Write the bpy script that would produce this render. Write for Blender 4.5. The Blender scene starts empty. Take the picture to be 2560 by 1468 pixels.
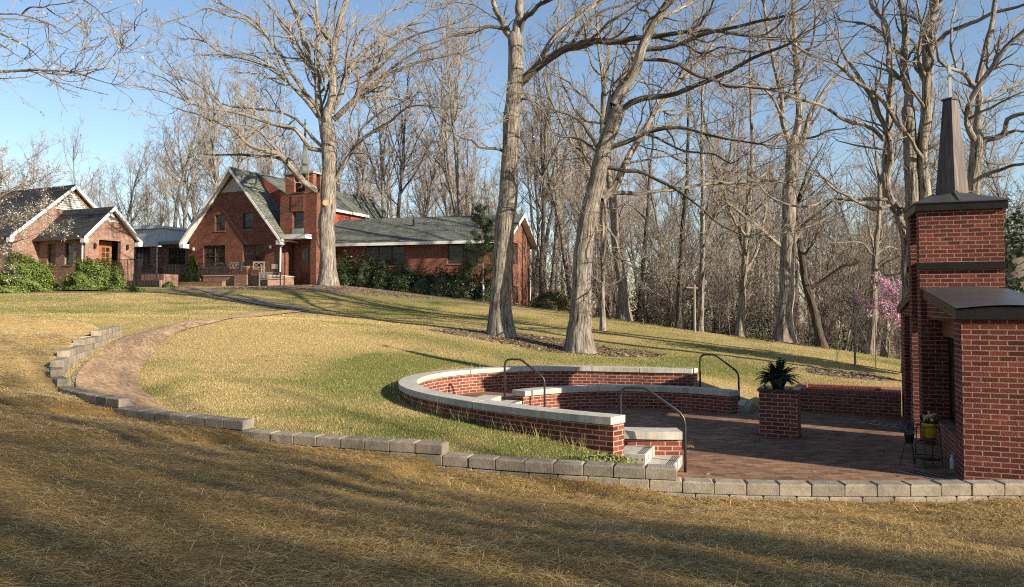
import bpy, math, random
import numpy as np
from mathutils import Vector, Matrix

random.seed(7)
RNG = np.random.default_rng(11)
SC = bpy.context.scene
COL = SC.collection

# ------------------------------------------------------------------ camera
F_PX, CX, CY, EYE = 1900.0, 1280.0, 691.0, 2.54      # measured on the 2560 x 1468 photograph
PITCH = math.radians(2.0)
cam_d = bpy.data.cameras.new('camera')
cam = bpy.data.objects.new('camera', cam_d)
COL.objects.link(cam)
cam_d.sensor_width = 36.0
cam_d.sensor_fit = 'HORIZONTAL'
cam_d.lens = 36.0 * F_PX / 2560.0
cam_d.shift_y = (CY - 734.0) / 2560.0
cam_d.clip_start = 0.1
cam_d.clip_end = 1500.0
cam.location = (0, 0, EYE)
cam.rotation_euler = (math.radians(90) + PITCH, 0, 0)
SC.camera = cam

# ------------------------------------------------------------------ light
SUN_AZ, SUN_EL = math.radians(124.2), math.radians(21.0)     # azimuth clockwise from +Y
W = bpy.data.worlds.new('World')
SC.world = W
W.use_nodes = True
wn = W.node_tree.nodes
bgn = wn['Background']
sky = wn.new('ShaderNodeTexSky')
sky.sky_type = 'NISHITA'
sky.sun_disc = False
sky.sun_elevation = SUN_EL
sky.sun_rotation = SUN_AZ
sky.altitude = 200
sky.air_density = 1.0
sky.dust_density = 0.4
sky.ozone_density = 1.6
W.node_tree.links.new(sky.outputs[0], bgn.inputs[0])
bgn.inputs[1].default_value = 0.09
sun_d = bpy.data.lights.new('sun', 'SUN')
sun_d.energy = 5.0
sun_d.angle = math.radians(0.5)
sun_d.color = (1.0, 0.885, 0.72)
sun = bpy.data.objects.new('sun', sun_d)
COL.objects.link(sun)
TO_SUN = Vector((math.sin(SUN_AZ) * math.cos(SUN_EL), math.cos(SUN_AZ) * math.cos(SUN_EL), math.sin(SUN_EL)))
sun.rotation_euler = TO_SUN.to_track_quat('Z', 'Y').to_euler()
sun.location = TO_SUN * 60
SC.view_settings.view_transform = 'Standard'
SC.view_settings.look = 'None'
SC.view_settings.gamma = 1.0
SC.view_settings.exposure = 0.98
SC.cycles.filter_width = 1.1
SC.cycles.use_denoising = False
SC.cycles.max_bounces = 5
SC.cycles.diffuse_bounces = 3
SC.cycles.glossy_bounces = 2
SC.cycles.transparent_max_bounces = 8

# ------------------------------------------------------------------ measuring helpers
CP, SP = math.cos(PITCH), math.sin(PITCH)
def ray(px, py):
    """direction (scaled to Y = 1) of a photograph pixel"""
    a = (px - CX) / F_PX
    b = (CY - py) / F_PX
    y = CP - b * SP
    z = SP + b * CP
    return Vector((a / y, 1.0, z / y))
def P(px, py, D):
    r = ray(px, py)
    return Vector((r.x * D, D, EYE + r.z * D))
def Pz(px, py, z):
    r = ray(px, py)
    return P(px, py, (z - EYE) / r.z)
def cropf(x0, y0, s):
    return lambda x, y: (x0 + x / s, y0 + y / s)
DSP = cropf(0, 0, 1 / 1.00827)             # from the whole view shown 2539 px wide
CA = cropf(0, 400, 4.044)
CB = cropf(400, 380, 4.044)
CC = cropf(800, 440, 4.045)
C5 = cropf(960, 880, 6.3475)
C6 = cropf(1360, 880, 4.854)
C4 = cropf(1860, 860, 5.6)
CK1 = cropf(2240, 480, 6.066)
CK2 = cropf(2240, 700, 7.28)
CK3 = cropf(2240, 900, 4.55)
T1C = cropf(340, 0, 2.9125)
T2C = cropf(1140, 0, 2.912)
T5C = cropf(1800, 0, 2.912)
M2 = cropf(1300, 440, 3.165)
M4 = cropf(1800, 440, 2.8)
def px_m(d, D):
    return d * D / F_PX

# ------------------------------------------------------------------ tagging
def tag(o, label=None, cat=None, group=None, kind=None):
    if label: o['label'] = label
    if cat: o['category'] = cat
    if group: o['group'] = group
    if kind: o['kind'] = kind
    return o
def empty(name, loc=(0, 0, 0), label=None, cat=None, group=None, rz=0.0):
    o = bpy.data.objects.new(name, None)
    o.empty_display_size = 0.2
    COL.objects.link(o)
    o.location = loc
    o.rotation_euler = (0, 0, rz)
    tag(o, label, cat, group)
    return o
def copy_tree(o, parent=None):
    c = o.copy()
    COL.objects.link(c)
    c.parent = parent
    for ch in [k for k in o.children]:
        copy_tree(ch, c)
    return c
def root_of(o):
    loc = Vector((0, 0, 0))
    while o is not None:
        loc += o.location
        o = o.parent
    return loc

# ------------------------------------------------------------------ mesh builder
class MB:
    """collects faces in world (or a thing's own) coordinates and links them as ONE mesh object"""
    def __init__(s):
        s.v = []; s.f = []; s.uv = []
    def face(s, pts, uv=None):
        i = len(s.v)
        s.v.extend([tuple(p) for p in pts])
        s.f.append(tuple(range(i, i + len(pts))))
        s.uv.append(uv)
    def mesh(s, verts, faces, uvs=None):
        i = len(s.v)
        s.v.extend([tuple(p) for p in verts])
        for k, f in enumerate(faces):
            s.f.append(tuple(a + i for a in f))
            s.uv.append(uvs[k] if uvs else None)
    def hexa(s, b, t):
        """b, t: four bottom and four top corners, anticlockwise seen from above"""
        s.mesh(list(b) + list(t), [(3, 2, 1, 0), (4, 5, 6, 7), (0, 1, 5, 4), (1, 2, 6, 5), (2, 3, 7, 6), (3, 0, 4, 7)])
    def box(s, lo, hi, fr=None):
        x0, y0, z0 = lo; x1, y1, z1 = hi
        c = [(x0, y0, z0), (x1, y0, z0), (x1, y1, z0), (x0, y1, z0), (x0, y0, z1), (x1, y0, z1), (x1, y1, z1), (x0, y1, z1)]
        if fr: c = [fr(*q) for q in c]
        s.hexa(c[:4], c[4:])
    def prism(s, poly, vec):
        """poly: planar loop of 3d points, extruded along vec"""
        n = len(poly); vec = Vector(vec)
        a = [Vector(p) for p in poly]; b = [p + vec for p in a]
        nrm = Vector((0, 0, 0))
        for i in range(n):
            nrm += a[i].cross(a[(i + 1) % n])
        fs = [tuple(range(n - 1, -1, -1)), tuple(range(n, 2 * n))] + [(i, (i + 1) % n, n + (i + 1) % n, n + i) for i in range(n)]
        if nrm.dot(vec) < 0:
            fs = [f[::-1] for f in fs]
        s.mesh(a + b, fs)
    def rod(s, p, q, r, n=6, r2=None):
        s.tube([p, q], [r, r if r2 is None else r2], n)
    def tube(s, pts, rad, n=8, cap=True):
        pts = [Vector(p) for p in pts]
        if not hasattr(rad, '__len__'): rad = [rad] * len(pts)
        rings = []
        up = None
        for i, p in enumerate(pts):
            t = (pts[min(i + 1, len(pts) - 1)] - pts[max(i - 1, 0)]).normalized()
            if up is None:
                up = Vector((0, 0, 1)) if abs(t.z) < .9 else Vector((1, 0, 0))
            a = (up - t * up.dot(t)).normalized(); b = t.cross(a); up = a
            rings.append([p + (a * math.cos(2 * math.pi * k / n) + b * math.sin(2 * math.pi * k / n)) * rad[i] for k in range(n)])
        vs = [q for r in rings for q in r]; fs = []
        for i in range(len(pts) - 1):
            for k in range(n):
                k2 = (k + 1) % n
                fs.append((i * n + k, i * n + k2, (i + 1) * n + k2, (i + 1) * n + k))
        if cap:
            fs.append(tuple(range(n - 1, -1, -1))); fs.append(tuple(range((len(pts) - 1) * n, len(pts) * n)))
        s.mesh(vs, fs)
    def lathe(s, prof, c, n=16):
        c = Vector(c); vs = []; fs = []
        for r, z in prof:
            for k in range(n):
                a = 2 * math.pi * k / n
                vs.append((c.x + r * math.cos(a), c.y + r * math.sin(a), c.z + z))
        m = len(prof)
        for i in range(m - 1):
            for k in range(n):
                k2 = (k + 1) % n
                fs.append((i * n + k, i * n + k2, (i + 1) * n + k2, (i + 1) * n + k))
        fs.append(tuple(range(n - 1, -1, -1))); fs.append(tuple(range((m - 1) * n, m * n)))
        s.mesh(vs, fs)
    def build(s, name, mat, parent=None, smooth=False, bevel=0.0, off=None):
        base = Vector(off) if off is not None else (root_of(parent) if parent is not None else Vector((0, 0, 0)))
        me = bpy.data.meshes.new(name)
        V = np.array(s.v, dtype=np.float64)
        me.from_pydata([tuple(q) for q in (V - np.array(base))], [], s.f)
        uvl = me.uv_layers.new(name='UVMap')
        data = np.zeros((len(me.loops), 2), dtype=np.float32)
        li = 0
        for f, uv in zip(s.f, s.uv):
            k = len(f)
            if uv is not None:
                data[li:li + k] = uv
            else:
                q = V[list(f)]
                n = np.zeros(3)
                for i in range(k):
                    n += np.cross(q[i], q[(i + 1) % k])
                l = np.linalg.norm(n)
                n = n / l if l > 1e-12 else np.array((0, 0, 1.))
                if abs(n[2]) > 0.75:
                    data[li:li + k] = q[:, :2]
                else:
                    t = np.cross((0, 0, 1.), n); t /= np.linalg.norm(t)
                    b = np.cross(n, t)
                    data[li:li + k, 0] = q @ t
                    data[li:li + k, 1] = q @ b if abs(n[2]) > .2 else q[:, 2]
            li += k
        uvl.data.foreach_set('uv', data.ravel())
        if mat is not None: me.materials.append(mat)
        if smooth:
            me.polygons.foreach_set('use_smooth', [True] * len(me.polygons))
        me.update()
        o = bpy.data.objects.new(name, me)
        COL.objects.link(o)
        if parent is not None: o.parent = parent
        if bevel > 0:
            m = o.modifiers.new('bevel', 'BEVEL'); m.width = bevel; m.segments = 2; m.limit_method = 'ANGLE'
        return o

def strip_wall(mb, A, B, z0, z1, closed_ends=True):
    """wall between the plan lines A and B (same count), from z0 to z1 (numbers or lists), UV along the run"""
    n = len(A)
    z0 = z0 if hasattr(z0, '__len__') else [z0] * n
    z1 = z1 if hasattr(z1, '__len__') else [z1] * n
    sA = [0]; sB = [0]
    for i in range(1, n):
        sA.append(sA[-1] + math.dist(A[i], A[i - 1])); sB.append(sB[-1] + math.dist(B[i], B[i - 1]))
    p = lambda L, i, z: (L[i][0], L[i][1], z)
    for i in range(n - 1):
        j = i + 1
        mb.face([p(A, i, z0[i]), p(A, j, z0[j]), p(A, j, z1[j]), p(A, i, z1[i])], [(sA[i], z0[i]), (sA[j], z0[j]), (sA[j], z1[j]), (sA[i], z1[i])])
        mb.face([p(B, j, z0[j]), p(B, i, z0[i]), p(B, i, z1[i]), p(B, j, z1[j])], [(sB[j], z0[j]), (sB[i], z0[i]), (sB[i], z1[i]), (sB[j], z1[j])])
        mb.face([p(A, i, z1[i]), p(A, j, z1[j]), p(B, j, z1[j]), p(B, i, z1[i])], [(sA[i], 0), (sA[j], 0), (sB[j], .4), (sB[i], .4)])
        mb.face([p(B, i, z0[i]), p(B, j, z0[j]), p(A, j, z0[j]), p(A, i, z0[i])])
    mb.face([p(B, 0, z0[0]), p(A, 0, z0[0]), p(A, 0, z1[0]), p(B, 0, z1[0])])
    mb.face([p(A, -1, z0[-1]), p(B, -1, z0[-1]), p(B, -1, z1[-1]), p(A, -1, z1[-1])])

# ------------------------------------------------------------------ materials
class NT:
    def __init__(s, name):
        s.m = bpy.data.materials.new(name); s.m.use_nodes = True
        s.t = s.m.node_tree; s.b = s.t.nodes['Principled BSDF']
    def n(s, typ, **kw):
        o = s.t.nodes.new(typ)
        for k, v in kw.items():
            if k[0] == 'i' and k[1:].isdigit(): s.inp(o, int(k[1:]), v)
            elif hasattr(o, k): setattr(o, k, v)
            else: s.inp(o, k.replace('_', ' '), v)
        return o
    def inp(s, o, k, v):
        if hasattr(v, 'bl_idname') and hasattr(v, 'outputs'): v = v.outputs[0]
        if isinstance(v, bpy.types.NodeSocket): s.t.links.new(v, o.inputs[k])
        else: o.inputs[k].default_value = v
    def uv(s): return s.n('ShaderNodeUVMap', uv_map='UVMap')
    def obj(s): return s.n('ShaderNodeTexCoord').outputs['Object']
    def pos(s): return s.n('ShaderNodeNewGeometry').outputs['Position']
    def mapv(s, v, sc=(1, 1, 1), rot=(0, 0, 0)): return s.n('ShaderNodeMapping', i0=v, i2=rot, i3=sc)
    def noise(s, v, sc, det=4, rough=.6, dist=0): return s.n('ShaderNodeTexNoise', Vector=v, Scale=sc, Detail=det, Roughness=rough, Distortion=dist)
    def ramp(s, fac, stops):
        r = s.n('ShaderNodeValToRGB', i0=fac)
        e = r.color_ramp.elements
        while len(e) < len(stops): e.new(.5)
        for q, (p, c) in zip(e, stops):
            q.position = p; q.color = (c[0], c[1], c[2], 1) if hasattr(c, '__len__') else (c, c, c, 1)
        return r
    def mix(s, fac, a, b, mode='MIX'):
        o = s.n('ShaderNodeMix', data_type='RGBA', blend_type=mode)
        for i, v in ((0, fac), (6, a), (7, b)):
            if not isinstance(v, bpy.types.NodeSocket) and not hasattr(v, 'outputs') and i > 0 and len(v) == 3: v = (*v, 1)
            s.inp(o, i, v)
        return o.outputs[2]
    def cell(s, uv, bw, bh, lo, hi, br):
        """a tone of its own for each brick of the bond, 1 in the joints"""
        sp = s.n('ShaderNodeSeparateXYZ', i0=uv)
        row = s.math('FLOOR', s.math('DIVIDE', sp.outputs[1], bh))
        even = s.math('SUBTRACT', 1.0, s.math('FLOORED_MODULO', row, 2.0))
        num = s.math('FLOOR', s.math('ADD', s.math('DIVIDE', sp.outputs[0], bw), s.math('MULTIPLY', even, .5)))
        w = s.n('ShaderNodeTexWhiteNoise', noise_dimensions='2D', i0=s.n('ShaderNodeCombineXYZ', i0=num, i1=row))
        return s.mix(br.outputs['Fac'], s.ramp(w.outputs[0], [(0, lo), (.5, (lo + hi) / 2), (1, hi)]), (1, 1, 1))
    def math(s, op, a, b=0.0, clamp=False):
        return s.n('ShaderNodeMath', operation=op, use_clamp=clamp, i0=a, i1=b).outputs[0]
    def fin(s, col, rough=.8, bump=None, bs=.3, bd=.02, metal=0, spec=.3):
        if not isinstance(col, bpy.types.NodeSocket) and not hasattr(col, 'outputs') and len(col) == 3: col = (*col, 1)
        s.inp(s.b, 'Base Color', col); s.inp(s.b, 'Roughness', rough); s.inp(s.b, 'Metallic', metal)
        s.inp(s.b, 'Specular IOR Level', spec)
        if bump is not None:
            bn = s.n('ShaderNodeBump', Strength=bs, Distance=bd, Height=bump)
            s.inp(s.b, 'Normal', bn)
        return s.m

def brick_mat(name, c1, c2, mortar, bw, bh, mw, rough_amt=.3, var=.35, bump_d=.012, smooth=.1):
    k = NT(name); uv = k.uv()
    br = k.n('ShaderNodeTexBrick', Vector=uv, Color1=(*c1, 1), Color2=(*c2, 1), Mortar=(*mortar, 1), Scale=1.0)
    br.inputs['Mortar Size'].default_value = mw; br.inputs['Mortar Smooth'].default_value = smooth
    br.inputs['Brick Width'].default_value = bw; br.inputs['Row Height'].default_value = bh
    br.inputs['Bias'].default_value = 0
    n1 = k.noise(uv, 45, 5, .7); n2 = k.noise(uv, 1.3, 3)
    c = k.mix(1.0, br, k.cell(uv, bw, bh, .62, 1.22, br), 'MULTIPLY')
    c = k.mix(var, c, k.ramp(n1, [(.3, .25), (.72, 1.0)]), 'MULTIPLY')
    c = k.mix(.5, c, k.ramp(n2, [(.3, .5), (.7, 1.15)]), 'MULTIPLY')
    c = k.mix(k.ramp(k.noise(uv, 2.6, 6, .75), [(.58, 0.), (.78, .35)]), c, (mortar[0] * .9, mortar[1] * .85, mortar[2] * .8))
    h = k.math('ADD', k.math('MULTIPLY', k.math('SUBTRACT', 1.0, br.outputs['Fac']), .6), k.math('MULTIPLY', n1.outputs[0], rough_amt))
    return k.fin(c, .9, h, .9, bump_d, spec=.2)

def plain(name, col, rough=.6, metal=0.0, nv=.25, ns=6, spec=.3, bs=.15):
    k = NT(name); v = k.obj()
    n = k.noise(v, ns, 5)
    n2 = k.noise(v, ns * 12, 3)
    c = k.mix(nv, (*col, 1), k.ramp(n, [(.25, .35), (.75, 1.25)]), 'MULTIPLY')
    return k.fin(c, rough, n2, bs, .004, metal, spec)

M = {}
M['kiosk_brick'] = brick_mat('kiosk_brick', (.27, .066, .042), (.165, .042, .03), (.44, .30, .23), .222, .0745, .0085, 1.1, .75, .022)
M['amph_brick'] = brick_mat('amph_brick', (.30, .075, .045), (.20, .052, .035), (.50, .40, .31), .222, .0745, .0085, .4, .45, .010)
M['church_brick'] = brick_mat('church_brick', (.245, .068, .038), (.15, .04, .026), (.27, .185, .14), .205, .068, .009, .3, .35)
M['wing_brick'] = brick_mat('wing_brick', (.30, .085, .045), (.18, .05, .03), (.33, .23, .17), .205, .068, .010, .3, .35)
M['hall_brick'] = brick_mat('hall_brick', (.36, .17, .11), (.17, .075, .055), (.40, .32, .26), .205, .068, .010, .3, .35)
M['terrace_brick'] = brick_mat('terrace_brick', (.34, .14, .085), (.21, .08, .05), (.42, .34, .27), .205, .068, .011, .3, .35)
M['planter_brick'] = brick_mat('planter_brick', (.30, .085, .055), (.21, .06, .04), (.42, .32, .25), .21, .0745, .008, .4, .4, .010)
def paver_mat(name, c1, c2, mo, bw, bh, mw):
    k = NT(name); uv = k.uv()
    br = k.n('ShaderNodeTexBrick', Vector=uv, Color1=(*c1, 1), Color2=(*c2, 1), Mortar=(*mo, 1), Scale=1.0)
    br.inputs['Mortar Size'].default_value = mw; br.inputs['Brick Width'].default_value = bw; br.inputs['Row Height'].default_value = bh
    n1 = k.noise(uv, 22, 5); n2 = k.noise(uv, .9, 5, .7); n3 = k.noise(uv, 6, 4, .7)
    c = k.mix(1.0, br, k.cell(uv, bw, bh, .62, 1.25, br), 'MULTIPLY')
    c = k.mix(.45, c, k.ramp(n1, [(.3, .4), (.7, 1.2)]), 'MULTIPLY')
    c = k.mix(.6, c, k.ramp(n2, [(.34, .5), (.64, 1.2)]), 'MULTIPLY')
    c = k.mix(k.ramp(n3, [(.55, 0.), (.72, .5)]), c, (mo[0] * 1.1, mo[1] * 1.1, mo[2] * 1.1, 1))
    h = k.math('ADD', k.math('SUBTRACT', 1.0, br.outputs['Fac']), k.math('MULTIPLY', n1.outputs[0], .5))
    return k.fin(c, .9, h, .8, .008, spec=.2)
M['path_paver'] = paver_mat('path_paver', (.66, .42, .235), (.48, .28, .15), (.56, .43, .27), .21, .11, .009)
M['paver'] = paver_mat('plaza_paver', (.33, .18, .105), (.21, .11, .068), (.24, .17, .115), .21, .105, .005)
def stone_mat(name, col, stain=(.5, .48, .42), st=.5, sc=3):
    k = NT(name); v = k.pos()
    n = k.noise(v, sc, 6, .65); n2 = k.noise(v, 90, 3); n3 = k.noise(k.mapv(v, (14, 14, 1.0)), 1.0, 4, .6)
    c = k.mix(k.ramp(n, [(.4, 0.), (.75, st)]), (*col, 1), (col[0] * stain[0], col[1] * stain[1], col[2] * stain[2], 1))
    c = k.mix(.5, c, k.ramp(n3, [(.35, .5), (.62, 1.05)]), 'MULTIPLY')
    c = k.mix(.25, c, k.ramp(n2, [(.3, .55), (.7, 1.1)]), 'MULTIPLY')
    return k.fin(c, .85, k.math('ADD', n.outputs[0], k.math('MULTIPLY', n2.outputs[0], .5)), .25, .006)
M['limestone'] = stone_mat('limestone', (.54, .505, .435))
def block_mat():
    k = NT('concrete_block'); v = k.pos()
    isl = k.n('ShaderNodeNewGeometry').outputs['Random Per Island']
    n = k.noise(v, 7, 6, .7); n2 = k.noise(v, 70, 4, .7)
    base = k.ramp(isl, [(0, (.27, .23, .175)), (.35, (.40, .335, .25)), (.7, (.32, .275, .21)), (1, (.23, .20, .16))])
    c = k.mix(.75, base, k.ramp(n, [(.3, .5), (.7, 1.2)]), 'MULTIPLY')
    c = k.mix(.4, c, k.ramp(n2, [(.3, .5), (.7, 1.15)]), 'MULTIPLY')
    return k.fin(c, .92, k.math('ADD', n.outputs[0], n2.outputs[0]), .7, .012, spec=.15)
M['block'] = block_mat()
M['bronze'] = plain('bronze_metal', (.036, .031, .029), .42, .75, .5, 3, .5)
M['bronze_roof'] = plain('weathered_bronze_sheet', (.088, .088, .084), .42, .4, .45, 1.3, .4)
def copper():
    k = NT('spire_copper'); v = k.obj()
    n = k.noise(k.mapv(v, (22, 22, .7)), 1, 5, .65)
    c = k.ramp(n, [(.3, (.022, .016, .013)), (.5, (.055, .038, .03)), (.75, (.16, .112, .09))])
    return k.fin(c, .5, n, .1, .004, .3, .4)
M['copper'] = copper()
M['patina_dark'] = plain('dark_patina_copper', (.10, .125, .11), .6, .1, .35, 3)
M['patina'] = plain('patina_copper', (.25, .31, .275), .6, .1, .35, 3)
M['rail'] = plain('black_painted_steel', (.022, .021, .021), .38, 0, .2, 9, .5)
M['steel'] = plain('polished_steel', (.62, .63, .62), .28, .9, .1, 9, .5)
M['white'] = plain('white_paint', (.74, .73, .69), .55, 0, .22, 3)
M['offwhite'] = plain('offwhite_siding_paint', (.62, .60, .55), .6, 0, .25, 4)
M['bluegrey'] = plain('pale_siding', (.66, .66, .64), .6, 0, .12, 2)
M['red_siding'] = plain('red_painted_siding', (.33, .075, .05), .6, 0, .3, 2)
M['window_frame'] = plain('brown_window_frame', (.075, .05, .04), .5, 0, .2, 3)
M['green_frame'] = plain('dark_green_window_frame', (.05, .055, .042), .5, 0, .2, 3)
M['door_wood'] = plain('stained_door_wood', (.19, .07, .025), .45, 0, .5, 5)
M['porch_wood'] = plain('orange_stained_wood', (.27, .10, .035), .45, 0, .4, 5)
M['teak'] = plain('weathered_teak', (.26, .22, .18), .8, 0, .4, 8)
M['black_slab'] = plain('polished_dark_granite', (.03, .03, .032), .22, 0, .4, 20, .6)
M['yellow_pot'] = plain('yellow_plastic', (.62, .47, .02), .4, 0, .1, 4)
M['terracotta'] = plain('terracotta', (.36, .14, .08), .8, 0, .3, 6)
M['white_plastic'] = plain('white_plastic', (.55, .55, .52), .4, 0, .1, 4)
M['soil'] = plain('dark_soil', (.045, .032, .022), .95, 0, .5, 14)
M['void'] = plain('dark_interior', (.02, .018, .016), .9, 0, .1, 3)
M['cream_blind'] = plain('cream_curtain', (.34, .30, .23), .8, 0, .4, 3)
M['groove'] = plain('tread_groove', (.035, .033, .03), .8, 0, .1, 3)
M['lichen_stone'] = plain('field_stone', (.33, .27, .2), .9, 0, .5, 9)
def glass():
    k = NT('window_glass')
    n = k.noise(k.mapv(k.obj(), (1.1, 1.1, 1.4)), 1.0, 3, .6, 2.0)
    c = k.ramp(n, [(.35, (.018, .014, .011)), (.55, (.06, .043, .03)), (.72, (.15, .11, .072))])
    return k.fin(c, .10, None, spec=.35)
M['glass'] = glass()
def shingle(name, a, b):
    k = NT(name); uv = k.uv()
    br = k.n('ShaderNodeTexBrick', Vector=uv, Color1=(*a, 1), Color2=(*b, 1), Mortar=(a[0] * .3, a[1] * .3, a[2] * .3, 1), Scale=1.0)
    br.inputs['Mortar Size'].default_value = .02; br.inputs['Brick Width'].default_value = .42; br.inputs['Row Height'].default_value = .19
    n = k.noise(uv, 2.2, 5, .7); n2 = k.noise(k.mapv(uv, (.5, 6, 1)), 1.5, 3)
    c = k.mix(.7, br, k.ramp(n, [(.3, .5), (.7, 1.2)]), 'MULTIPLY')
    c = k.mix(.7, c, k.ramp(n2, [(.3, .5), (.7, 1.2)]), 'MULTIPLY')
    return k.fin(c, .9, br.outputs['Fac'], .7, -.03, spec=.15)
M['shingle'] = shingle('grey_green_shingles', (.205, .215, .185), (.14, .15, .13))
M['shingle_dark'] = shingle('charcoal_shingles', (.075, .075, .075), (.05, .05, .052))
def bark(name, c0, c1, c2, sc=1.0, lich=0.0):
    k = NT(name); uv = k.uv()
    m = k.mapv(uv, (16 * sc, 2.4 * sc, 1))
    n = k.noise(m, 1.0, 6, .72, .5); n2 = k.noise(k.pos(), 1.1, 4); n3 = k.noise(k.mapv(uv, (40 * sc, 9 * sc, 1)), 1.0, 3)
    c = k.ramp(n, [(.38, c0), (.49, c1), (.62, c2)])
    c = k.mix(.55, c, k.ramp(n2, [(.3, .6), (.7, 1.15)]), 'MULTIPLY')
    h = k.math('ADD', n.outputs[0], k.math('MULTIPLY', n3.outputs[0], .35))
    return k.fin(c, .95, h, 1.0, .05 / sc, spec=.1)
M['bark'] = bark('grey_oak_bark', (.05, .041, .033), (.235, .202, .164), (.42, .372, .31), .6)
M['bark_dark'] = bark('dark_bark', (.03, .025, .02), (.085, .07, .056), (.16, .132, .108), .8)
M['bark_mid'] = bark('grey_brown_bark', (.07, .056, .044), (.22, .186, .147), (.37, .32, .26), .75)
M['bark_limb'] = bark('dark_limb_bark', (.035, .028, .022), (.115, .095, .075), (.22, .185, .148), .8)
def twig(name, a, b):
    k = NT(name)
    isl = k.n('ShaderNodeObjectInfo').outputs['Random']
    n = k.noise(k.pos(), .8, 3)
    return k.fin(k.mix(.45, k.mix(n, (*a, 1), (*b, 1)), k.ramp(isl, [(0, .6), (1, 1.2)]), 'MULTIPLY'), .9, spec=.1)
M['twig'] = twig('grey_twigs', (.24, .20, .155), (.43, .37, .30))
M['twig_red'] = twig('reddish_budding_twigs', (.29, .22, .185), (.46, .385, .33))
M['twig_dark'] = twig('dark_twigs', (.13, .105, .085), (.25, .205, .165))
def leafm(name, stops, rough=.6, trans=.0):
    k = NT(name)
    isl = k.n('ShaderNodeNewGeometry').outputs['Random Per Island']
    n = k.noise(k.pos(), 2.2, 3)
    c = k.mix(.45, k.ramp(isl, stops), k.ramp(n, [(.3, .5), (.7, 1.2)]), 'MULTIPLY')
    return k.fin(c, rough, spec=.25)
M['yew'] = leafm('yew_needles', [(0, (.04, .07, .012)), (.6, (.105, .15, .026)), (1, (.19, .23, .045))])
M['dark_leaf'] = leafm('dark_holly_leaves', [(0, (.02, .035, .012)), (.6, (.04, .065, .02)), (1, (.08, .10, .035))], .4)
M['pine'] = leafm('pine_needles', [(0, (.022, .042, .018)), (.6, (.045, .075, .026)), (1, (.09, .115, .045))])
M['hedge'] = leafm('hedge_leaves', [(0, (.03, .05, .014)), (.6, (.06, .085, .022)), (1, (.12, .14, .04))])
M['olive'] = leafm('olive_shrub_leaves', [(0, (.075, .06, .02)), (.6, (.13, .105, .035)), (1, (.19, .155, .06))])
M['fern'] = leafm('fern_fronds', [(0, (.012, .03, .014)), (.6, (.022, .055, .024)), (1, (.04, .085, .035))], .5)
M['redbud'] = leafm('redbud_blossom', [(0, (.50, .20, .38)), (.6, (.66, .34, .54)), (1, (.78, .50, .68))])
M['dogwood'] = leafm('dogwood_blossom', [(0, (.34, .31, .26)), (.6, (.5, .47, .40)), (1, (.68, .65, .58))])
M['bud'] = leafm('young_oak_buds', [(0, (.24, .22, .09)), (.6, (.36, .33, .14)), (1, (.46, .42, .20))])
M['flower'] = leafm('pale_flowers', [(0, (.46, .33, .16)), (.6, (.58, .45, .22)), (1, (.62, .52, .33))])
M['violet'] = leafm('violet_flowers', [(0, (.05, .04, .09)), (1, (.14, .11, .2))])
M['weed'] = leafm('weed_leaves', [(0, (.10, .14, .03)), (.6, (.19, .22, .06)), (1, (.27, .29, .10))])
M['litter'] = leafm('leaf_litter', [(0, (.11, .075, .045)), (.6, (.2, .14, .09)), (1, (.31, .24, .16))])
M['straw'] = leafm('straw_stalks', [(0, (.11, .065, .022)), (.35, (.32, .205, .07)), (.35, (.34, .205, .062)), (.75, (.60, .385, .135)), (1, (.82, .60, .27)), (1, (.78, .59, .30))], .7)
M['straw_sunlit'] = leafm('sunlit_straw_stalks', [(0, (.42, .28, .10)), (.4, (.70, .51, .21)), (1, (.92, .72, .38))], .7)  # straw colour brightened to stand in for sun on the left slope
def grass_mat():
    k = NT('grass_blades')
    g = k.n('ShaderNodeNewGeometry')
    a = k.n('ShaderNodeAttribute', attribute_name='tint')
    isl = g.outputs['Random Per Island']
    dry = k.ramp(isl, [(0, (.34, .235, .085)), (.5, (.56, .41, .17)), (1, (.72, .55, .27))])
    grn = k.ramp(isl, [(0, (.10, .12, .03)), (.6, (.205, .215, .065)), (1, (.40, .36, .15))])
    return k.fin(k.mix(a.outputs['Fac'], dry, grn), .8, spec=.15)
M['grass'] = grass_mat()
# ------------------------------------------------------------------ numeric noise
def vnoise(x, y, seed=0):
    x = np.asarray(x, float); y = np.asarray(y, float)
    xi = np.floor(x).astype(np.int64); yi = np.floor(y).astype(np.int64)
    fx = x - xi; fy = y - yi
    fx = fx * fx * (3 - 2 * fx); fy = fy * fy * (3 - 2 * fy)
    def h(a, b):
        n = (a * 374761393 + b * 668265263 + seed * 974711) & 0x7fffffff
        n = ((n ^ (n >> 13)) * 1274126177) & 0x7fffffff
        return ((n ^ (n >> 16)) & 0xffff) / 65535.0
    return (h(xi, yi) * (1 - fx) + h(xi + 1, yi) * fx) * (1 - fy) + (h(xi, yi + 1) * (1 - fx) + h(xi + 1, yi + 1) * fx) * fy
def fbm(x, y, sc, seed=0, o=4):
    s = 0; a = 1; t = 0
    for i in range(o):
        s = s + a * vnoise(np.asarray(x) * sc * 2 ** i, np.asarray(y) * sc * 2 ** i, seed + i); t += a; a *= .55
    return s / t

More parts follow.
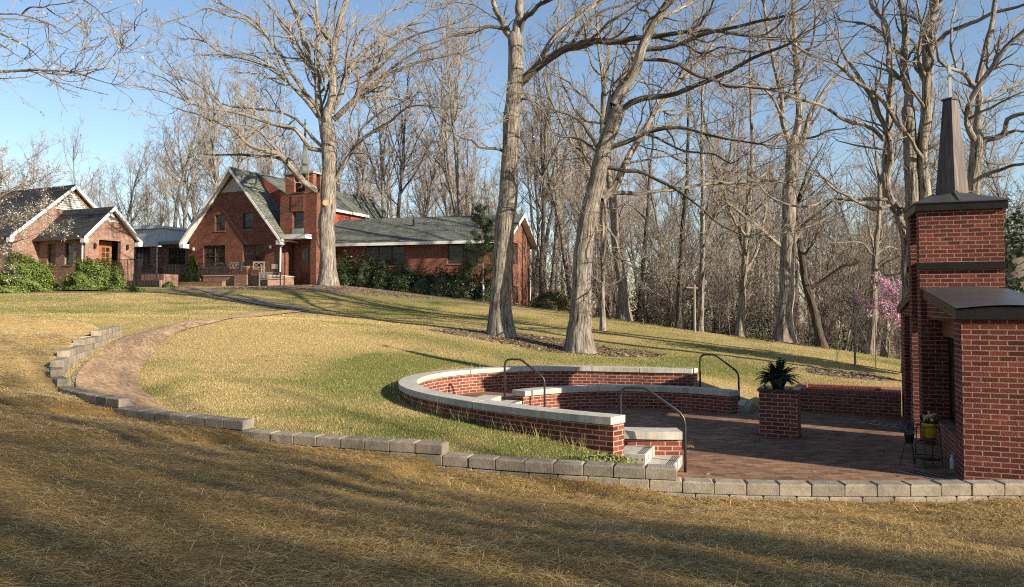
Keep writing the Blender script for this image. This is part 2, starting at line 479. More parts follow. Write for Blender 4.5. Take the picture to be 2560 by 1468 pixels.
# ------------------------------------------------------------------ terrain heights (thin plate through measured points)
CTRL = []
def cp(px, py, D):
    p = P(px, py, D); CTRL.append((p.x, p.y, p.z))
for q in [(-3.4, 3.7, 1.14), (0, 4.1, 1.0), (2.9, 4.5, .83), (6, 5, .6), (12, 6, .25), (0, 0, 1.15), (-6, 6, 1.3), (-10, 10, 1.5), (-8, -4, 1.7), (8, -6, .7), (0, -14, 1.5),
          (2.2, 7.2, .45), (-2.5, 8.2, .72), (6.5, 9.3, .07), (4.6, 9.3, .06), (2.1, 9.9, .05), (0, 10.8, .34), (-2.5, 11.6, .56), (-4.2, 12.2, .68),
          (-6.8, 13.6, .84), (-8.0, 14.8, .92), (-8.9, 16.6, 1.06), (-10.1, 19.5, 1.26), (-12.2, 24.4, 1.47),
          (1.3, 10.75, .34), (2.3, 11.0, .05), (0.2, 11.6, .47), (-1.2, 13.2, .56), (-2.7, 15.9, .66), (-2.3, 18.3, .76), (-.8, 19.9, .80), (2.2, 20.4, .76), (4.6, 19.9, .55),
          (5.9, 19.2, .05), (7, 18.9, -.02), (9.5, 17.5, -.05), (12, 16, -.1), (12, 11, 0), (20, 12, -.4), (-4.5, 15, .8), (-5.5, 20, 1.15), (-16, 15, 1.9), (-14.5, 20, 1.75)]:
    CTRL.append(q)
for q in [(0, 790, 28), (205, 806, 26.5), (455, 805, 24), (600, 792, 29), (720, 775, 36), (840, 772, 38), (60, 735, 42), (300, 733, 42), (500, 722, 47), (700, 716, 48.5), (812, 712, 48),
          (1000, 735, 48.5), (1200, 752, 50), (1315, 767, 54), (1390, 776, 52), (1252, 838, 29), (1446, 880, 27), (1000, 810, 31), (1562, 800, 46), (1755, 832, 44), (1850, 846, 42),
          (1965, 857, 38), (2050, 873, 39), (2180, 890, 36), (2250, 899, 34), (1900, 905, 26), (1650, 860, 30)]:
    cp(*q)
for q in [(-40, 30, 2.6), (-60, 60, 4.2), (-30, 75, 4.6), (-90, 150, 7), (0, 80, 2.2), (10, 70, .2), (22, 62, -1.6), (30, 50, -2.2), (20, 30, -.8), (40, 30, -2.4), (60, 80, -5),
          (0, 150, 3), (90, 150, -5), (90, 20, -3), (60, -20, -.5), (-60, -20, 3.5), (30, -25, .6)]:
    CTRL.append(q)
CA_ = np.array(CTRL)
def _phi(r2): return np.where(r2 > 0, .5 * r2 * np.log(np.maximum(r2, 1e-12)), 0)
def _tps():
    n = len(CA_); d2 = ((CA_[:, None, :2] - CA_[None, :, :2]) ** 2).sum(-1)
    A = np.zeros((n + 3, n + 3)); A[:n, :n] = _phi(d2) + np.eye(n) * .05
    A[:n, n] = 1; A[:n, n + 1:] = CA_[:, :2]; A[n:, :n] = A[:n, n:].T
    return np.linalg.solve(A, np.r_[CA_[:, 2], 0, 0, 0])
TW = _tps()
def H_in0(x, y):
    x = np.atleast_1d(np.asarray(x, float)); y = np.atleast_1d(np.asarray(y, float))
    sh = x.shape; x = x.ravel(); y = y.ravel(); out = np.empty_like(x)
    for i in range(0, len(x), 20000):
        xs = x[i:i + 20000]; ys = y[i:i + 20000]
        d2 = (xs[:, None] - CA_[None, :, 0]) ** 2 + (ys[:, None] - CA_[None, :, 1]) ** 2
        out[i:i + 20000] = _phi(d2) @ TW[:len(CA_)] + TW[len(CA_)] + TW[len(CA_) + 1] * xs + TW[len(CA_) + 2] * ys
    return out.reshape(sh)
# outer face of the retaining wall, right to left
WALL = np.array([(10.5, 8.6), (8.0, 9.3), (6.6, 9.62), (4.66, 9.58), (3.3, 9.62), (2.11, 9.79), (.5, 10.18), (-.97, 10.67), (-2.5, 11.15), (-4.15, 11.8), (-5.6, 12.5), (-6.8, 13.2),
                 (-7.9, 14.05), (-9.0, 15.1), (-9.55, 15.75), (-10.0, 16.7), (-10.7, 18.5), (-11.4, 20.6), (-12.15, 22.6), (-12.9, 24.6)])
def catmull(pts, k=8):
    pts = np.array(pts, float); out = []
    q = np.vstack([2 * pts[0] - pts[1], pts, 2 * pts[-1] - pts[-2]])
    for i in range(1, len(q) - 2):
        for j in range(k):
            t = j / k
            out.append(.5 * ((2 * q[i]) + (-q[i - 1] + q[i + 1]) * t + (2 * q[i - 1] - 5 * q[i] + 4 * q[i + 1] - q[i + 2]) * t * t + (-q[i - 1] + 3 * q[i] - 3 * q[i + 1] + q[i + 2]) * t ** 3))
    out.append(q[-2])
    return np.array(out)
WP = catmull(WALL, 10)
WS = np.r_[0, np.cumsum(np.hypot(*np.diff(WP, axis=0).T))]
EDGE = np.vstack([[(95, 2), (40, 5), (16, 7.6)], WP, [(-14.6, 26.2), (-19, 28), (-34, 31), (-75, 40)]])
EO = np.argsort(EDGE[:, 0])
EX, EY = EDGE[EO, 0], EDGE[EO, 1]
def edge_y(x): return np.interp(x, EX, EY)
OFF_S = np.interp
def wall_near(x, y):
    x = np.asarray(x, float).ravel(); y = np.asarray(y, float).ravel()
    d = np.empty(len(x)); s = np.empty(len(x))
    for i in range(0, len(x), 8000):
        dd = np.hypot(x[i:i + 8000, None] - WP[None, ::2, 0], y[i:i + 8000, None] - WP[None, ::2, 1])
        j = dd.argmin(1); d[i:i + 8000] = dd[np.arange(len(j)), j]; s[i:i + 8000] = WS[::2][j]
    return d, s
def s_of(px):
    a = (px - CX) / F_PX
    e = np.searchsorted(WS, 21.6); k = np.argmin(np.abs(WP[20:e, 0] / WP[20:e, 1] - a)) + 20
    return WS[k]
def s_at_y(y): return WS[60 + np.argmin(np.abs(WP[60:, 1] - y))]
S_STEP = [s_of(1690), s_of(1100), s_of(617), s_of(300), s_of(147), s_at_y(15.5), s_at_y(16.0), s_at_y(16.8), s_at_y(18.6), s_at_y(20.7)]
_OX = [0, 8.6, 9.0, 11.8, 12.0, 15.0, 15.2, 18.1, 18.3, 20.8, 21.3, 22.3, 23.3, 25.5, 27.5, WS[-1]]
_OY = [.05, .06, .17, .25, .37, .43, .55, .60, .71, .79, .96, 1.16, 1.36, 1.60, 1.76, 1.70]
_IX = [0, 8.6, 9.3, 11.8, 12.1, 15.0, 15.3, 18.1, 18.4, 20.8, 22, 24, 27, WS[-1]]
_IY = [-.03, -.03, .30, .39, .47, .53, .64, .69, .79, .85, .98, 1.12, 1.30, 1.47]
_HW = H_in0(WP[:, 0], WP[:, 1])
def H_out(x, y):
    h = H_in0(x, y); sh = h.shape
    d, s = wall_near(x, y)
    fade = np.clip((24.5 - np.asarray(y, float).ravel()) / 4, 0, 1)
    return h + ((np.interp(s, _OX, _OY) - np.interp(s, WS, _HW)) * np.exp(-(d / 2.0) ** 2) * np.maximum(fade, .25)).reshape(sh)
def H_in(x, y):
    h = H_in0(x, y); sh = h.shape
    d, s = wall_near(x, y)
    return h + ((np.interp(s, _IX, _IY) - np.interp(s, WS, _HW)) * np.exp(-(d / 1.3) ** 2)).reshape(sh)
def H(x, y):
    x = np.atleast_1d(np.asarray(x, float)); y = np.atleast_1d(np.asarray(y, float))
    return np.where(y < edge_y(x), H_out(x, y), H_in(x, y))
def h1(x, y): return float(H(x, y)[0])
def ground(px, py, lo=3.0, hi=160.0, H=H):
    r = ray(px, py)
    ys = np.arange(lo, hi, .2)
    g = EYE + r.z * ys - H(r.x * ys, ys)
    k = np.argmax(g < 0)
    if g[k] >= 0: return P(px, py, 60)
    a, b = ys[max(k - 1, 0)], ys[k]
    for _ in range(18):
        m = (a + b) / 2
        if EYE + r.z * m - float(H(r.x * m, m)[0]) < 0: b = m
        else: a = m
    return Vector((r.x * b, b, float(H(r.x * b, b)[0])))

def in_poly(x, y, poly):
    x = np.asarray(x); y = np.asarray(y); c = np.zeros(x.shape, bool)
    j = len(poly) - 1
    for i in range(len(poly)):
        xi, yi = poly[i]; xj, yj = poly[j]
        c ^= ((yi > y) != (yj > y)) & (x < (xj - xi) * (y - yi) / ((yj - yi) + 1e-12) + xi)
        j = i
    return c

# ------------------------------------------------------------------ amphitheatre plan
ZC, ZB, ZW = .88, .53, .30                 # top of outer coping, top of bench, walkway
kq = (EYE - ZC)
_ro = []
for q in [(1528, 1043.8), (1352, 1026.8), (1212, 1010), (1109, 993.4), (1070, 984), (1023, 973), (999.8, 955.6), (1038.7, 934.3), (1109.6, 925.7), (1149, 921.7), (1227.7, 917.5), (1360, 914.6), (1541, 915.4), (1745, 920)]:
    p = Pz(q[0], q[1], ZC); _ro.append((p.x, p.y))
_ro = np.array(_ro); RC = np.array((2.0, 15.75))
_an = np.unwrap(np.arctan2(-(_ro[:, 1] - RC[1]), -(_ro[:, 0] - RC[0])))
_rr = np.hypot(*(_ro - RC).T)
_pf = np.polyfit(_an, _rr, 5)
_aa = np.linspace(_an[0], _an[-1], 72)
def ring(off):
    r = np.polyval(_pf, _aa) + off
    q = np.c_[RC[0] - np.cos(_aa) * r, RC[1] - np.sin(_aa) * r]
    d = q[0] - q[1]; q[0] = q[0] + d / np.linalg.norm(d) * (-off) * .62
    return q
RING_O, RING_I = ring(0), ring(-.39)
BC = np.array((2.6, 15.3))
def bench_arc(a0, a1, off, n=30):
    a = np.radians(np.linspace(a0, a1, n))
    base = 3.10 - .12 * np.clip((np.degrees(a) - 180) / 90, 0, 1)
    r = base + off
    return np.c_[BC[0] + np.cos(a) * r, BC[1] + np.sin(a) * r]
PLAZA = [(2.0, 9.95), (3.3, 9.8), (4.66, 9.72), (6.6, 9.75), (9, 9.3), (13, 8.6), (14, 12), (13.2, 15.4), (9.9, 16.6), (8.9, 17.0), (6.85, 18.1), (5.75, 18.75), (4.9, 19.1), (4.3, 18.6), (3, 12.5), (2.5, 11.7), (2.0, 11.0), (1.85, 10.4)]
RINGPOLY = [tuple(p) for p in ring(-.1)] + [(4.5, 17.5), (3.6, 12.2), (2.5, 11.2)]

# ------------------------------------------------------------------ ground sheets
def mulch_mask(x, y):
    m = np.zeros(x.shape)
    n = fbm(x, y, .9, 5) - .5
    for (px, py, D, rx, ry) in [(1245, 838, 29, 2.3, 2.2), (1440, 884, 27, 2.6, 1.3), (812, 712, 48, 6.5, 4.5), (1965, 857, 38, 2.4, 2.0), (1950, 857, 37, 1.2, 1.2), (1560, 800, 46, 3.2, 2.0), (2120, 921, 24.5, 1.5, .9), (1330, 845, 28.5, 1.6, 1.2)]:
        p = P(px, py, D)
        e = np.hypot((x - p.x) / rx, (y - p.y) / ry) + n * .9
        m = np.maximum(m, np.clip((1.12 - e) / .25, 0, 1))
    # planting beds along the buildings
    bx = x - P(1000, 735, 50).x; by = y - 51.5
    a = math.radians(16)
    u = bx * math.cos(a) - by * math.sin(a); v = bx * math.sin(a) + by * math.cos(a)
    m = np.maximum(m, np.clip((2.4 + n * 2.2 - np.abs(v)) / .8, 0, 1) * (np.abs(u) < 11))
    m = np.maximum(m, np.clip((2.2 + n * 2 - np.abs(y - 44.5)) / .8, 0, 1) * (x < -17) * (x > -36))
    # woodland floor beyond the lawn
    cy_ = np.interp(x, [-60, -25, -3, 2, 6.4, 11, 13.6, 16, 19, 40], [57, 60, 58, 54.5, 46.5, 44, 40, 39, 36, 30])
    m = np.maximum(m, np.clip((y - cy_ + n * 4) / 1.2, 0, 1))
    return m
def tint_mask(x, y):
    t = .16 + .5 * np.clip((fbm(x, y, .16, 21) - .47) * 5, 0, 1) + .5 * np.clip((fbm(x, y, .55, 31) - .52) * 5, 0, 1)
    for (cx, cy, rx, ry, k) in [(-3.2, 16.8, 1.9, 3.4, 1.0), (-.9, 12.4, 2.2, .9, .7), (-2.0, 20.8, 2.2, .9, .55), (3.4, 22.2, 2.6, 1.3, .35), (.9, 11.0, 1.5, .7, .9), (-3.5, 13.2, 1.8, .7, .6), (-3.5, 20, 2.5, 2, .5), (1.5, 24, 6, 2, .45), (7.5, 22.5, 3, 2, .4), (-5.2, 16.5, 1.8, .5, .45), (-7.0, 15.0, .5, 1.7, .7), (-4, 38, 7, 3, .3)]:
        e = np.hypot((x - cx) / rx, (y - cy) / ry)
        t = t + k * np.clip(1.25 - e, 0, 1)
    for (cx, cy, rx, ry, k) in [(-7, 24, 3.5, 4.5, .75), (6.2, 20.3, 1.4, .7, .7), (-9.5, 32, 5, 3, .3), (-5.0, 13.8, 2, 1.6, .25)]:
        e = np.hypot((x - cx) / rx, (y - cy) / ry)
        t = t - k * np.clip(1.3 - e, 0, 1)
    return np.clip(t, 0, 1)
xs = np.r_[np.arange(-90, -18, 1.5), np.arange(-18, 14, .16), np.arange(14, 95, 1.2)]
ys = np.r_[np.arange(-24, 1, 1.0), np.arange(1, 30, .16), np.arange(30, 62, .5), np.arange(62, 190, 4)]
GX, GY = np.meshgrid(xs, ys)
ZI = H_in(GX, GY); ZO = H_out(GX, GY)
near = np.exp(-np.maximum(GY - 14, 0) / 8)
ZO = ZO + near * ((fbm(GX, GY, 1.1, 3) - .5) * .10 + (fbm(GX, GY, 4.2, 4, 3) - .5) * .035)
ZI_n = ZI + (fbm(GX, GY, .8, 8) - .5) * .05 * np.clip((GY - 12) / 10, .25, 1)
under = in_poly(GX, GY, PLAZA) | in_poly(GX, GY, RINGPOLY)
PATHMASK = None
def sheet(name, Z, keep_cell, mat, attrs, label):
    ny, nx = Z.shape
    idx = np.arange(ny * nx).reshape(ny, nx)
    cells = np.stack([idx[:-1, :-1], idx[:-1, 1:], idx[1:, 1:], idx[1:, :-1]], -1)[keep_cell]
    used = np.unique(cells); remap = -np.ones(ny * nx, np.int64); remap[used] = np.arange(len(used))
    V = np.c_[GX.ravel(), GY.ravel(), Z.ravel()][used]
    F = remap[cells]
    me = bpy.data.meshes.new(name)
    me.vertices.add(len(V)); me.vertices.foreach_set('co', V.astype(np.float32).ravel())
    me.loops.add(F.size); me.loops.foreach_set('vertex_index', F.astype(np.int32).ravel())
    me.polygons.add(len(F)); me.polygons.foreach_set('loop_start', np.arange(0, F.size, 4, dtype=np.int32))
    me.polygons.foreach_set('use_smooth', np.ones(len(F), bool))
    me.update(calc_edges=True)
    for an, av in attrs.items():
        a = me.attributes.new(an, 'FLOAT', 'POINT'); a.data.foreach_set('value', av.ravel()[used].astype(np.float32))
    me.materials.append(mat)
    o = bpy.data.objects.new(name, me); COL.objects.link(o)
    tag(o, kind='structure', label=label)
    return o
def lawn_mat():
    k = NT('dry_lawn'); p = k.pos()
    t = k.n('ShaderNodeAttribute', attribute_name='tint').outputs['Fac']; mu = k.n('ShaderNodeAttribute', attribute_name='mulch').outputs['Fac']
    n1 = k.noise(p, 26, 6, .75); n2 = k.noise(p, 3.1, 5, .7); n3 = k.noise(p, 40, 5, .8); nm = k.noise(p, 14, 6, .75)
    dry = k.mix(n1, (.27, .185, .065, 1), (.70, .53, .255, 1)); grn = k.mix(n1, (.10, .115, .025, 1), (.27, .275, .075, 1))
    tt = k.math('ADD', t, k.math('MULTIPLY', k.math('SUBTRACT', n2.outputs[0], .5), 1.5), True)
    c = k.mix(tt, dry, grn)
    c = k.mix(.85, c, k.ramp(n3, [(.34, .3), (.64, 1.35)]), 'MULTIPLY')
    c = k.mix(.45, c, k.ramp(n2, [(.3, .6), (.7, 1.15)]), 'MULTIPLY')
    ml = k.ramp(nm, [(.32, (.08, .055, .038)), (.5, (.20, .145, .10)), (.66, (.40, .31, .225))])
    c = k.mix(k.math('MULTIPLY', mu, .95), c, ml)
    h = k.math('ADD', n1.outputs[0], k.math('MULTIPLY', n3.outputs[0], .5))
    return k.fin(c, .95, h, .9, .05, spec=.1)
def straw_mat():
    k = NT('straw_cover'); p = k.pos()
    m = k.mapv(p, (9, 40, 20), (0, 0, .35)); m2 = k.mapv(p, (60, 12, 20), (0, 0, .2))
    n1 = k.noise(m, 1, 5, .75, .6); n2 = k.noise(m2, 1, 4, .75, .6); n3 = k.noise(p, 1.6, 5, .7); n4 = k.noise(p, 60, 3)
    c = k.mix(k.math('MAXIMUM', n1.outputs[0], n2.outputs[0]), (.075, .042, .013, 1), (.60, .385, .125, 1))
    c = k.mix(.5, c, k.ramp(n3, [(.3, .55), (.7, 1.15)]), 'MULTIPLY')
    c = k.mix(.6, c, k.ramp(n4, [(.3, .4), (.7, 1.2)]), 'MULTIPLY')
    fr_ = k.n('ShaderNodeAttribute', attribute_name='sunlit').outputs['Fac']
    c = k.mix(fr_, c, k.mix(.8, k.mix(n2, (.44, .29, .10, 1), (.98, .72, .33, 1)), k.ramp(n4, [(.3, .5), (.7, 1.2)]), 'MULTIPLY'))  # sunlit look of the far left slope is mixed into the colour
    return k.fin(c, .9, k.math('ADD', n1.outputs[0], n2.outputs[0]), .9, .04, spec=.15)
cxm = (GX[:-1, :-1] + GX[1:, 1:]) / 2; cym = (GY[:-1, :-1] + GY[1:, 1:]) / 2
# sheets meet under the middle of the wall (12 cm behind its outer face)
mid = edge_y(cxm) + .10
inside = cym > mid
TINT = tint_mask(GX, GY); MUL = mulch_mask(GX, GY)
ZL = np.where(under, np.minimum(ZI_n, -.12), ZI_n)
LAWN = sheet('lawn', ZL, inside, lawn_mat(), {'tint': TINT, 'mulch': MUL}, 'rolling lawn of dry winter grass with greener patches')
STRAWG = sheet('straw_ground', ZO, ~inside, straw_mat(), {'sunlit': np.clip((GY - 13.5 + (fbm(GX, GY, .6, 77) - .5) * 3) / 2.5, 0, 1)}, 'newly seeded slope spread with golden straw')

# ------------------------------------------------------------------ path
def drape(Ls, Rs, name, mat, lift, n=8, label=None, patch=None):
    Ls = np.array([(p.x, p.y) for p in Ls]) if patch else catmull([(p.x, p.y) for p in Ls], 6); Rs = np.array([(p.x, p.y) for p in Rs]) if patch else catmull([(p.x, p.y) for p in Rs], 6)
    def resamp(L, m):
        s = np.r_[0, np.cumsum(np.hypot(*np.diff(L, axis=0).T))]; t = np.linspace(0, s[-1], m)
        return np.c_[np.interp(t, s, L[:, 0]), np.interp(t, s, L[:, 1])]
    m = 90
    Ls = resamp(Ls, m); Rs = resamp(Rs, m)
    mb = MB(); C = (Ls + Rs) / 2; s = np.r_[0, np.cumsum(np.hypot(*np.diff(C, axis=0).T))]
    grid = []
    for i in range(m):
        t = np.linspace(0, 1, n + 1)
        q = Ls[i] * (1 - t[:, None]) + Rs[i] * t[:, None]
        z = H_in(q[:, 0], q[:, 1]) + lift
        w = math.dist(Ls[i], Rs[i])
        grid.append([((a, b, c), (tt * w, s[i])) for (a, b), c, tt in zip(q, z, t)])
    for i in range(m - 1):
        for j in range(n):
            c = [grid[i][j], grid[i][j + 1], grid[i + 1][j + 1], grid[i + 1][j]]
            mb.face([k[0] for k in c], [k[1] for k in c])
    if patch:                                   # the fillet between the first row and the wall foot
        m2 = len(patch)
        for i in range(m2 - 1):
            q = []
            for k in (i, i + 1):
                t = k / (m2 - 1); c_ = Ls[0] * (1 - t) + Rs[0] * t; d_ = Ls[2] * (1 - t) + Rs[2] * t
                q.append(((patch[k].x, patch[k].y), tuple(c_ * .9 + d_ * .1)))
            pts = [q[0][0], q[1][0], q[1][1], q[0][1]]
            zs_ = H_in([p[0] for p in pts], [p[1] for p in pts]) + lift - .004
            mb.face([(p[0], p[1], z) for p, z in zip(pts, zs_)], [(p[0] * .84 - p[1] * .54, p[0] * .54 + p[1] * .84) for p in pts])
    o = mb.build(name, mat, smooth=True)
    tag(o, kind='structure', label=label)
    return o
g = lambda x, y: ground(*DSP(x, y), 8, 60, H_in)
def wpt(px, off):
    s = s_of(px); x = np.interp(s, WS, WP[:, 0]); y = np.interp(s, WS, WP[:, 1]); x2 = np.interp(s + .1, WS, WP[:, 0]); y2 = np.interp(s + .1, WS, WP[:, 1])
    t = np.array((x2 - x, y2 - y)); t /= np.linalg.norm(t); return Vector((x + t[1] * off, y - t[0] * off, 0))
PL = [wpt(176, .14), g(187, 950), g(190, 933), g(208, 908), g(243, 880), g(282, 855), g(334, 826), g(403, 808), g(470, 797), g(560, 786), g(640, 777), g(720, 769)]
PR = [wpt(412, .14), g(397, 1004), g(372, 988), g(345, 965), g(342, 945), g(350, 920), g(365, 895), g(385, 870), g(410, 845), g(440, 826), g(490, 811), g(550, 800), g(620, 789), g(690, 780), g(760, 772)]
def soft(L):
    q = [L[0]]
    for a, b in zip(L[:-1], L[1:]): q += [a * .75 + b * .25, a * .25 + b * .75]
    return q + [L[-1]]
PL, PR = soft(soft(PL)), soft(soft(PR))
drape(PL, PR, 'brick_path', M['path_paver'], .035, 8, 'curving red brick paver path climbing the lawn', [wpt(p, .16) for p in np.linspace(174, 412, 12)])
def gravel_mat():
    k = NT('pale_gravel'); v = k.pos()
    vo = k.n('ShaderNodeTexVoronoi', Vector=v, Scale=26.0)
    c = k.mix(.8, k.ramp(k.n('ShaderNodeSeparateColor', i0=vo.outputs['Color']).outputs[0], [(0, (.20, .17, .13)), (.5, (.40, .35, .28)), (1, (.58, .52, .44))]), k.ramp(vo.outputs['Distance'], [(.2, 1.1), (.75, .25)]), 'MULTIPLY')
    return k.fin(c, .9, vo.outputs['Distance'], 1, -.03)
GL = [Vector((x + .05, y, 0)) for x, y in [(-8.62, 15.2), (-9.2, 15.85), (-9.65, 16.8), (-10.35, 18.6), (-11.05, 20.7), (-11.8, 22.7), (-12.5, 24.6)]]
GR = [Vector((p.x, p.y, 0)) for p in [g(187, 950), g(190, 933), g(208, 908), g(243, 880), g(282, 855), g(306, 842), g(314, 838)]]
drape(GL, GR, 'gravel_strip', gravel_mat(), .022, 4, 'narrow strip of pale gravel between path and block wall')
DL = [g(560, 735), g(600, 750), g(650, 762), g(715, 768), g(780, 768), g(850, 764)]
DR = [g(520, 722), g(575, 738), g(640, 749), g(700, 757), g(770, 761), g(850, 761)]
asph = plain('worn_asphalt', (.22, .18, .135), .9, 0, .4, 3)
drape([g(455, 712), g(520, 728), g(575, 742), g(640, 756), g(700, 765), g(760, 771)], [g(470, 712), g(540, 724), g(600, 735), g(660, 746), g(720, 757), g(790, 767)], 'walkway', asph, .03, 4, 'asphalt walk leading up to the terrace')

# ------------------------------------------------------------------ retaining wall of concrete blocks
def wall_pt(s, off=0.0):
    x = np.interp(s, WS, WP[:, 0]); y = np.interp(s, WS, WP[:, 1])
    x2 = np.interp(s + .05, WS, WP[:, 0]); y2 = np.interp(s + .05, WS, WP[:, 1]); x1 = np.interp(s - .05, WS, WP[:, 0]); y1 = np.interp(s - .05, WS, WP[:, 1])
    t = np.array((x2 - x1, y2 - y1)); t /= np.linalg.norm(t)
    n = np.array((t[1], -t[0]))            # towards the lawn
    return np.array((x, y)) + n * off
mbw = MB()
rw = random.Random(5)
for L in range(-2, 11):
    zt = .27 + .152 * L; zb_ = zt - .152
    s0 = 0.0 if L <= 0 else S_STEP[L - 1]
    s1 = WS[-1]
    s = s0 if L > 0 else s0 + (.2 if L % 2 else 0)
    if L > 0: s = s0
    first = True
    while s < s1 - .1:
        ln = .406 * rw.uniform(.96, 1.03)
        if first and L > 0 and L % 2: ln = .406
        first = False
        e = min(s + ln, s1)
        m = wall_pt((s + e) / 2)
        mi = wall_pt((s + e) / 2, .4)
        lo = min(h1(m[0], m[1] - .05), float(H_in(mi[0], mi[1])[0]))
        if zt > lo - .02 and zb_ < max(2, lo + 2):
            j = rw.uniform(-.006, .006); tz = rw.uniform(-.003, .002)
            a0, a1 = wall_pt(s + .004, j), wall_pt(e - .004, j); b0, b1 = wall_pt(s + .004, .25 + j), wall_pt(e - .004, .25 + j)
            c = .018
            # split-face block: pillowed outer faces, chamfered arrises
            am = wall_pt((s + e) / 2, j - .008)
            bot = [(a0[0], a0[1], zb_ + .003), (b0[0], b0[1], zb_ + .003), (b1[0], b1[1], zb_ + .003), (a1[0], a1[1], zb_ + .003)]
            ch = lambda p, q, w: (p[0] + (q[0] - p[0]) * w, p[1] + (q[1] - p[1]) * w)
            t0, t1, u0, u1 = ch(a0, b1, .06), ch(a1, b0, .06), ch(b0, a1, .06), ch(b1, a0, .06)
            mid_ = [(p[0], p[1], zt - c + tz) for p in (a0, b0, b1, a1)]
            top = [(p[0], p[1], zt - .001 + tz) for p in (t0, u0, u1, t1)]
            i = len(mbw.v)
            mbw.v.extend(bot + mid_ + top)
            q = lambda *f: (mbw.f.append(tuple(i + k for k in f)), mbw.uv.append(None))
            q(0, 1, 2, 3)
            for k in range(4):
                k2 = (k + 1) % 4
                q(k2, k, 4 + k, 4 + k2); q(4 + k2, 4 + k, 8 + k, 8 + k2)
            q(11, 10, 9, 8)
        s = e
ow = mbw.build('retaining_wall', M['block'], bevel=.007)
tag(ow, 'long curving low wall of tan and grey concrete blocks stepping down across the slope', 'wall')

# ------------------------------------------------------------------ plaza, walkway, amphitheatre
mb = MB()
mb.face([(x, y, 0.0) for x, y in [(13.5, 15.2), (9.9, 16.6), (8.9, 17.0), (6.85, 18.1), (5.75, 18.75), (4.9, 19.1)] + [tuple(p) for p in ring(-.2)[::-1][6:-4]] + [(2.1, 11.3), (1.9, 10.6), (1.9, 9.98), (3.3, 9.80), (4.66, 9.76), (6.6, 9.80), (9, 9.45), (13.5, 8.6)]])
tag(mb.build('plaza', M['paver']), kind='structure', label='red brick paved plaza inside the amphitheatre')
mb = MB()
wo = ring(-.30); wi = np.array([BC + (p - BC) / np.linalg.norm(p - BC) * 3.2 for p in wo])
strip_wall(mb, wo, wi, .02, ZW)
tag(mb.build('raised_walkway', M['paver']), kind='structure', label='raised brick walkway between the coping wall and the bench')

E_ = empty('curved_wall', (1.4, 11.0, 0), 'curved brick outer wall of the amphitheatre under a pale limestone coping', 'wall')
mb = MB(); strip_wall(mb, ring(-.05), ring(-.34), -.2, ZC - .11); mb.build('brick_wall', M['amph_brick'], E_)
mb = MB()
n = len(_aa)
cuts = [0, 12, 24, 35, 44, 52, 59, 65, n - 1]
for a, b in zip(cuts[:-1], cuts[1:]):
    A = ring(0)[a:b + 1].copy(); B = ring(-.39)[a:b + 1].copy()
    for Q in (A, B):
        d = (Q[-1] - Q[-2]); d /= np.linalg.norm(d); Q[-1] -= d * .009
        d = (Q[1] - Q[0]); d /= np.linalg.norm(d); Q[0] += d * .009
    strip_wall(mb, A, B, ZC - .11, ZC)
mb.build('coping', M['limestone'], E_, bevel=.008)
def bench(a0, a1, label):
    p = bench_arc(a0, a0, 0, 2)[0]
    e = empty('curved_bench', (p[0], p[1], 0), label, 'bench')
    mb = MB(); strip_wall(mb, bench_arc(a0, a1, .40 - .06), bench_arc(a0, a1, .05), 0, ZB - .12); mb.build('brick_base', M['amph_brick'], e)
    mb = MB()
    k = max(2, round((a1 - a0) / 21)); st = (a1 - a0) / k
    for i in range(k):
        strip_wall(mb, bench_arc(a0 + i * st + .05, a0 + (i + 1) * st - .05, .40, 9), bench_arc(a0 + i * st + .05, a0 + (i + 1) * st - .05, 0, 9), ZB - .12, ZB)
    mb.build('stone_seat', M['limestone'], e, bevel=.008)
bench(41, 138, 'far curved brick bench with pale stone seat, in front of the far wall')
bench(156, 271, 'near curved brick bench with pale stone seat, behind the near end of the coping wall')

KB = math.radians(20.5)
E1 = Vector((math.cos(KB), -math.sin(KB), 0)); E2 = Vector((math.sin(KB), math.cos(KB), 0))
def frame(o, u, v):
    o = Vector(o); u = Vector(u); v = Vector(v)
    return lambda a, b, c: o + u * a + v * b + Vector((0, 0, c))
def steps(o, u, v, width, label):
    """two limestone treads going down along u from the walkway; v is across"""
    fr = frame(o, u, v); e = empty('stone_steps', o, label, 'steps')
    for k, (a, z0, z1) in enumerate([(0.0, .15, ZW + .004), (.40, .0, .15)]):
        mb = MB(); mb.box((a, 0, z0), (a + .43, width, z1), fr)
        if k == 0: mb.box((a, 0.002, -.05), (a + .40, width - .002, z0 - .001), fr)
        t = mb.build('tread', M['limestone'], e, bevel=.006)
        mb = MB()
        for i in range(4):
            mb.box((a + .30 + i * .028, .03, z1 - .002), (a + .313 + i * .028, width - .03, z1 + .0015), fr)
        mb.build('grip_groove', M['groove'], t)
        mb = MB()
        for yy in (.28, .82):
            mb = MB(); mb.box((a + .43, yy * width - .02, z0 + .035), (a + .434, yy * width + .02, z1 - .045), fr)
            mb.build('step_light', M['groove'], t)
steps(Vector((1.56, 11.42, 0)), E1, E2, .98, 'near pale stone steps of two treads at the end of the coping wall')
steps(Vector((-.52, 16.72, 0)), Vector((.93, -.37, 0)).normalized(), Vector((.37, .93, 0)).normalized(), .98, 'middle pale stone steps in the gap between the two curved benches')
steps(Vector((4.75, 18.05, 0)), E1, E2, 1.05, 'far pale stone steps at the far end of the curved bench')

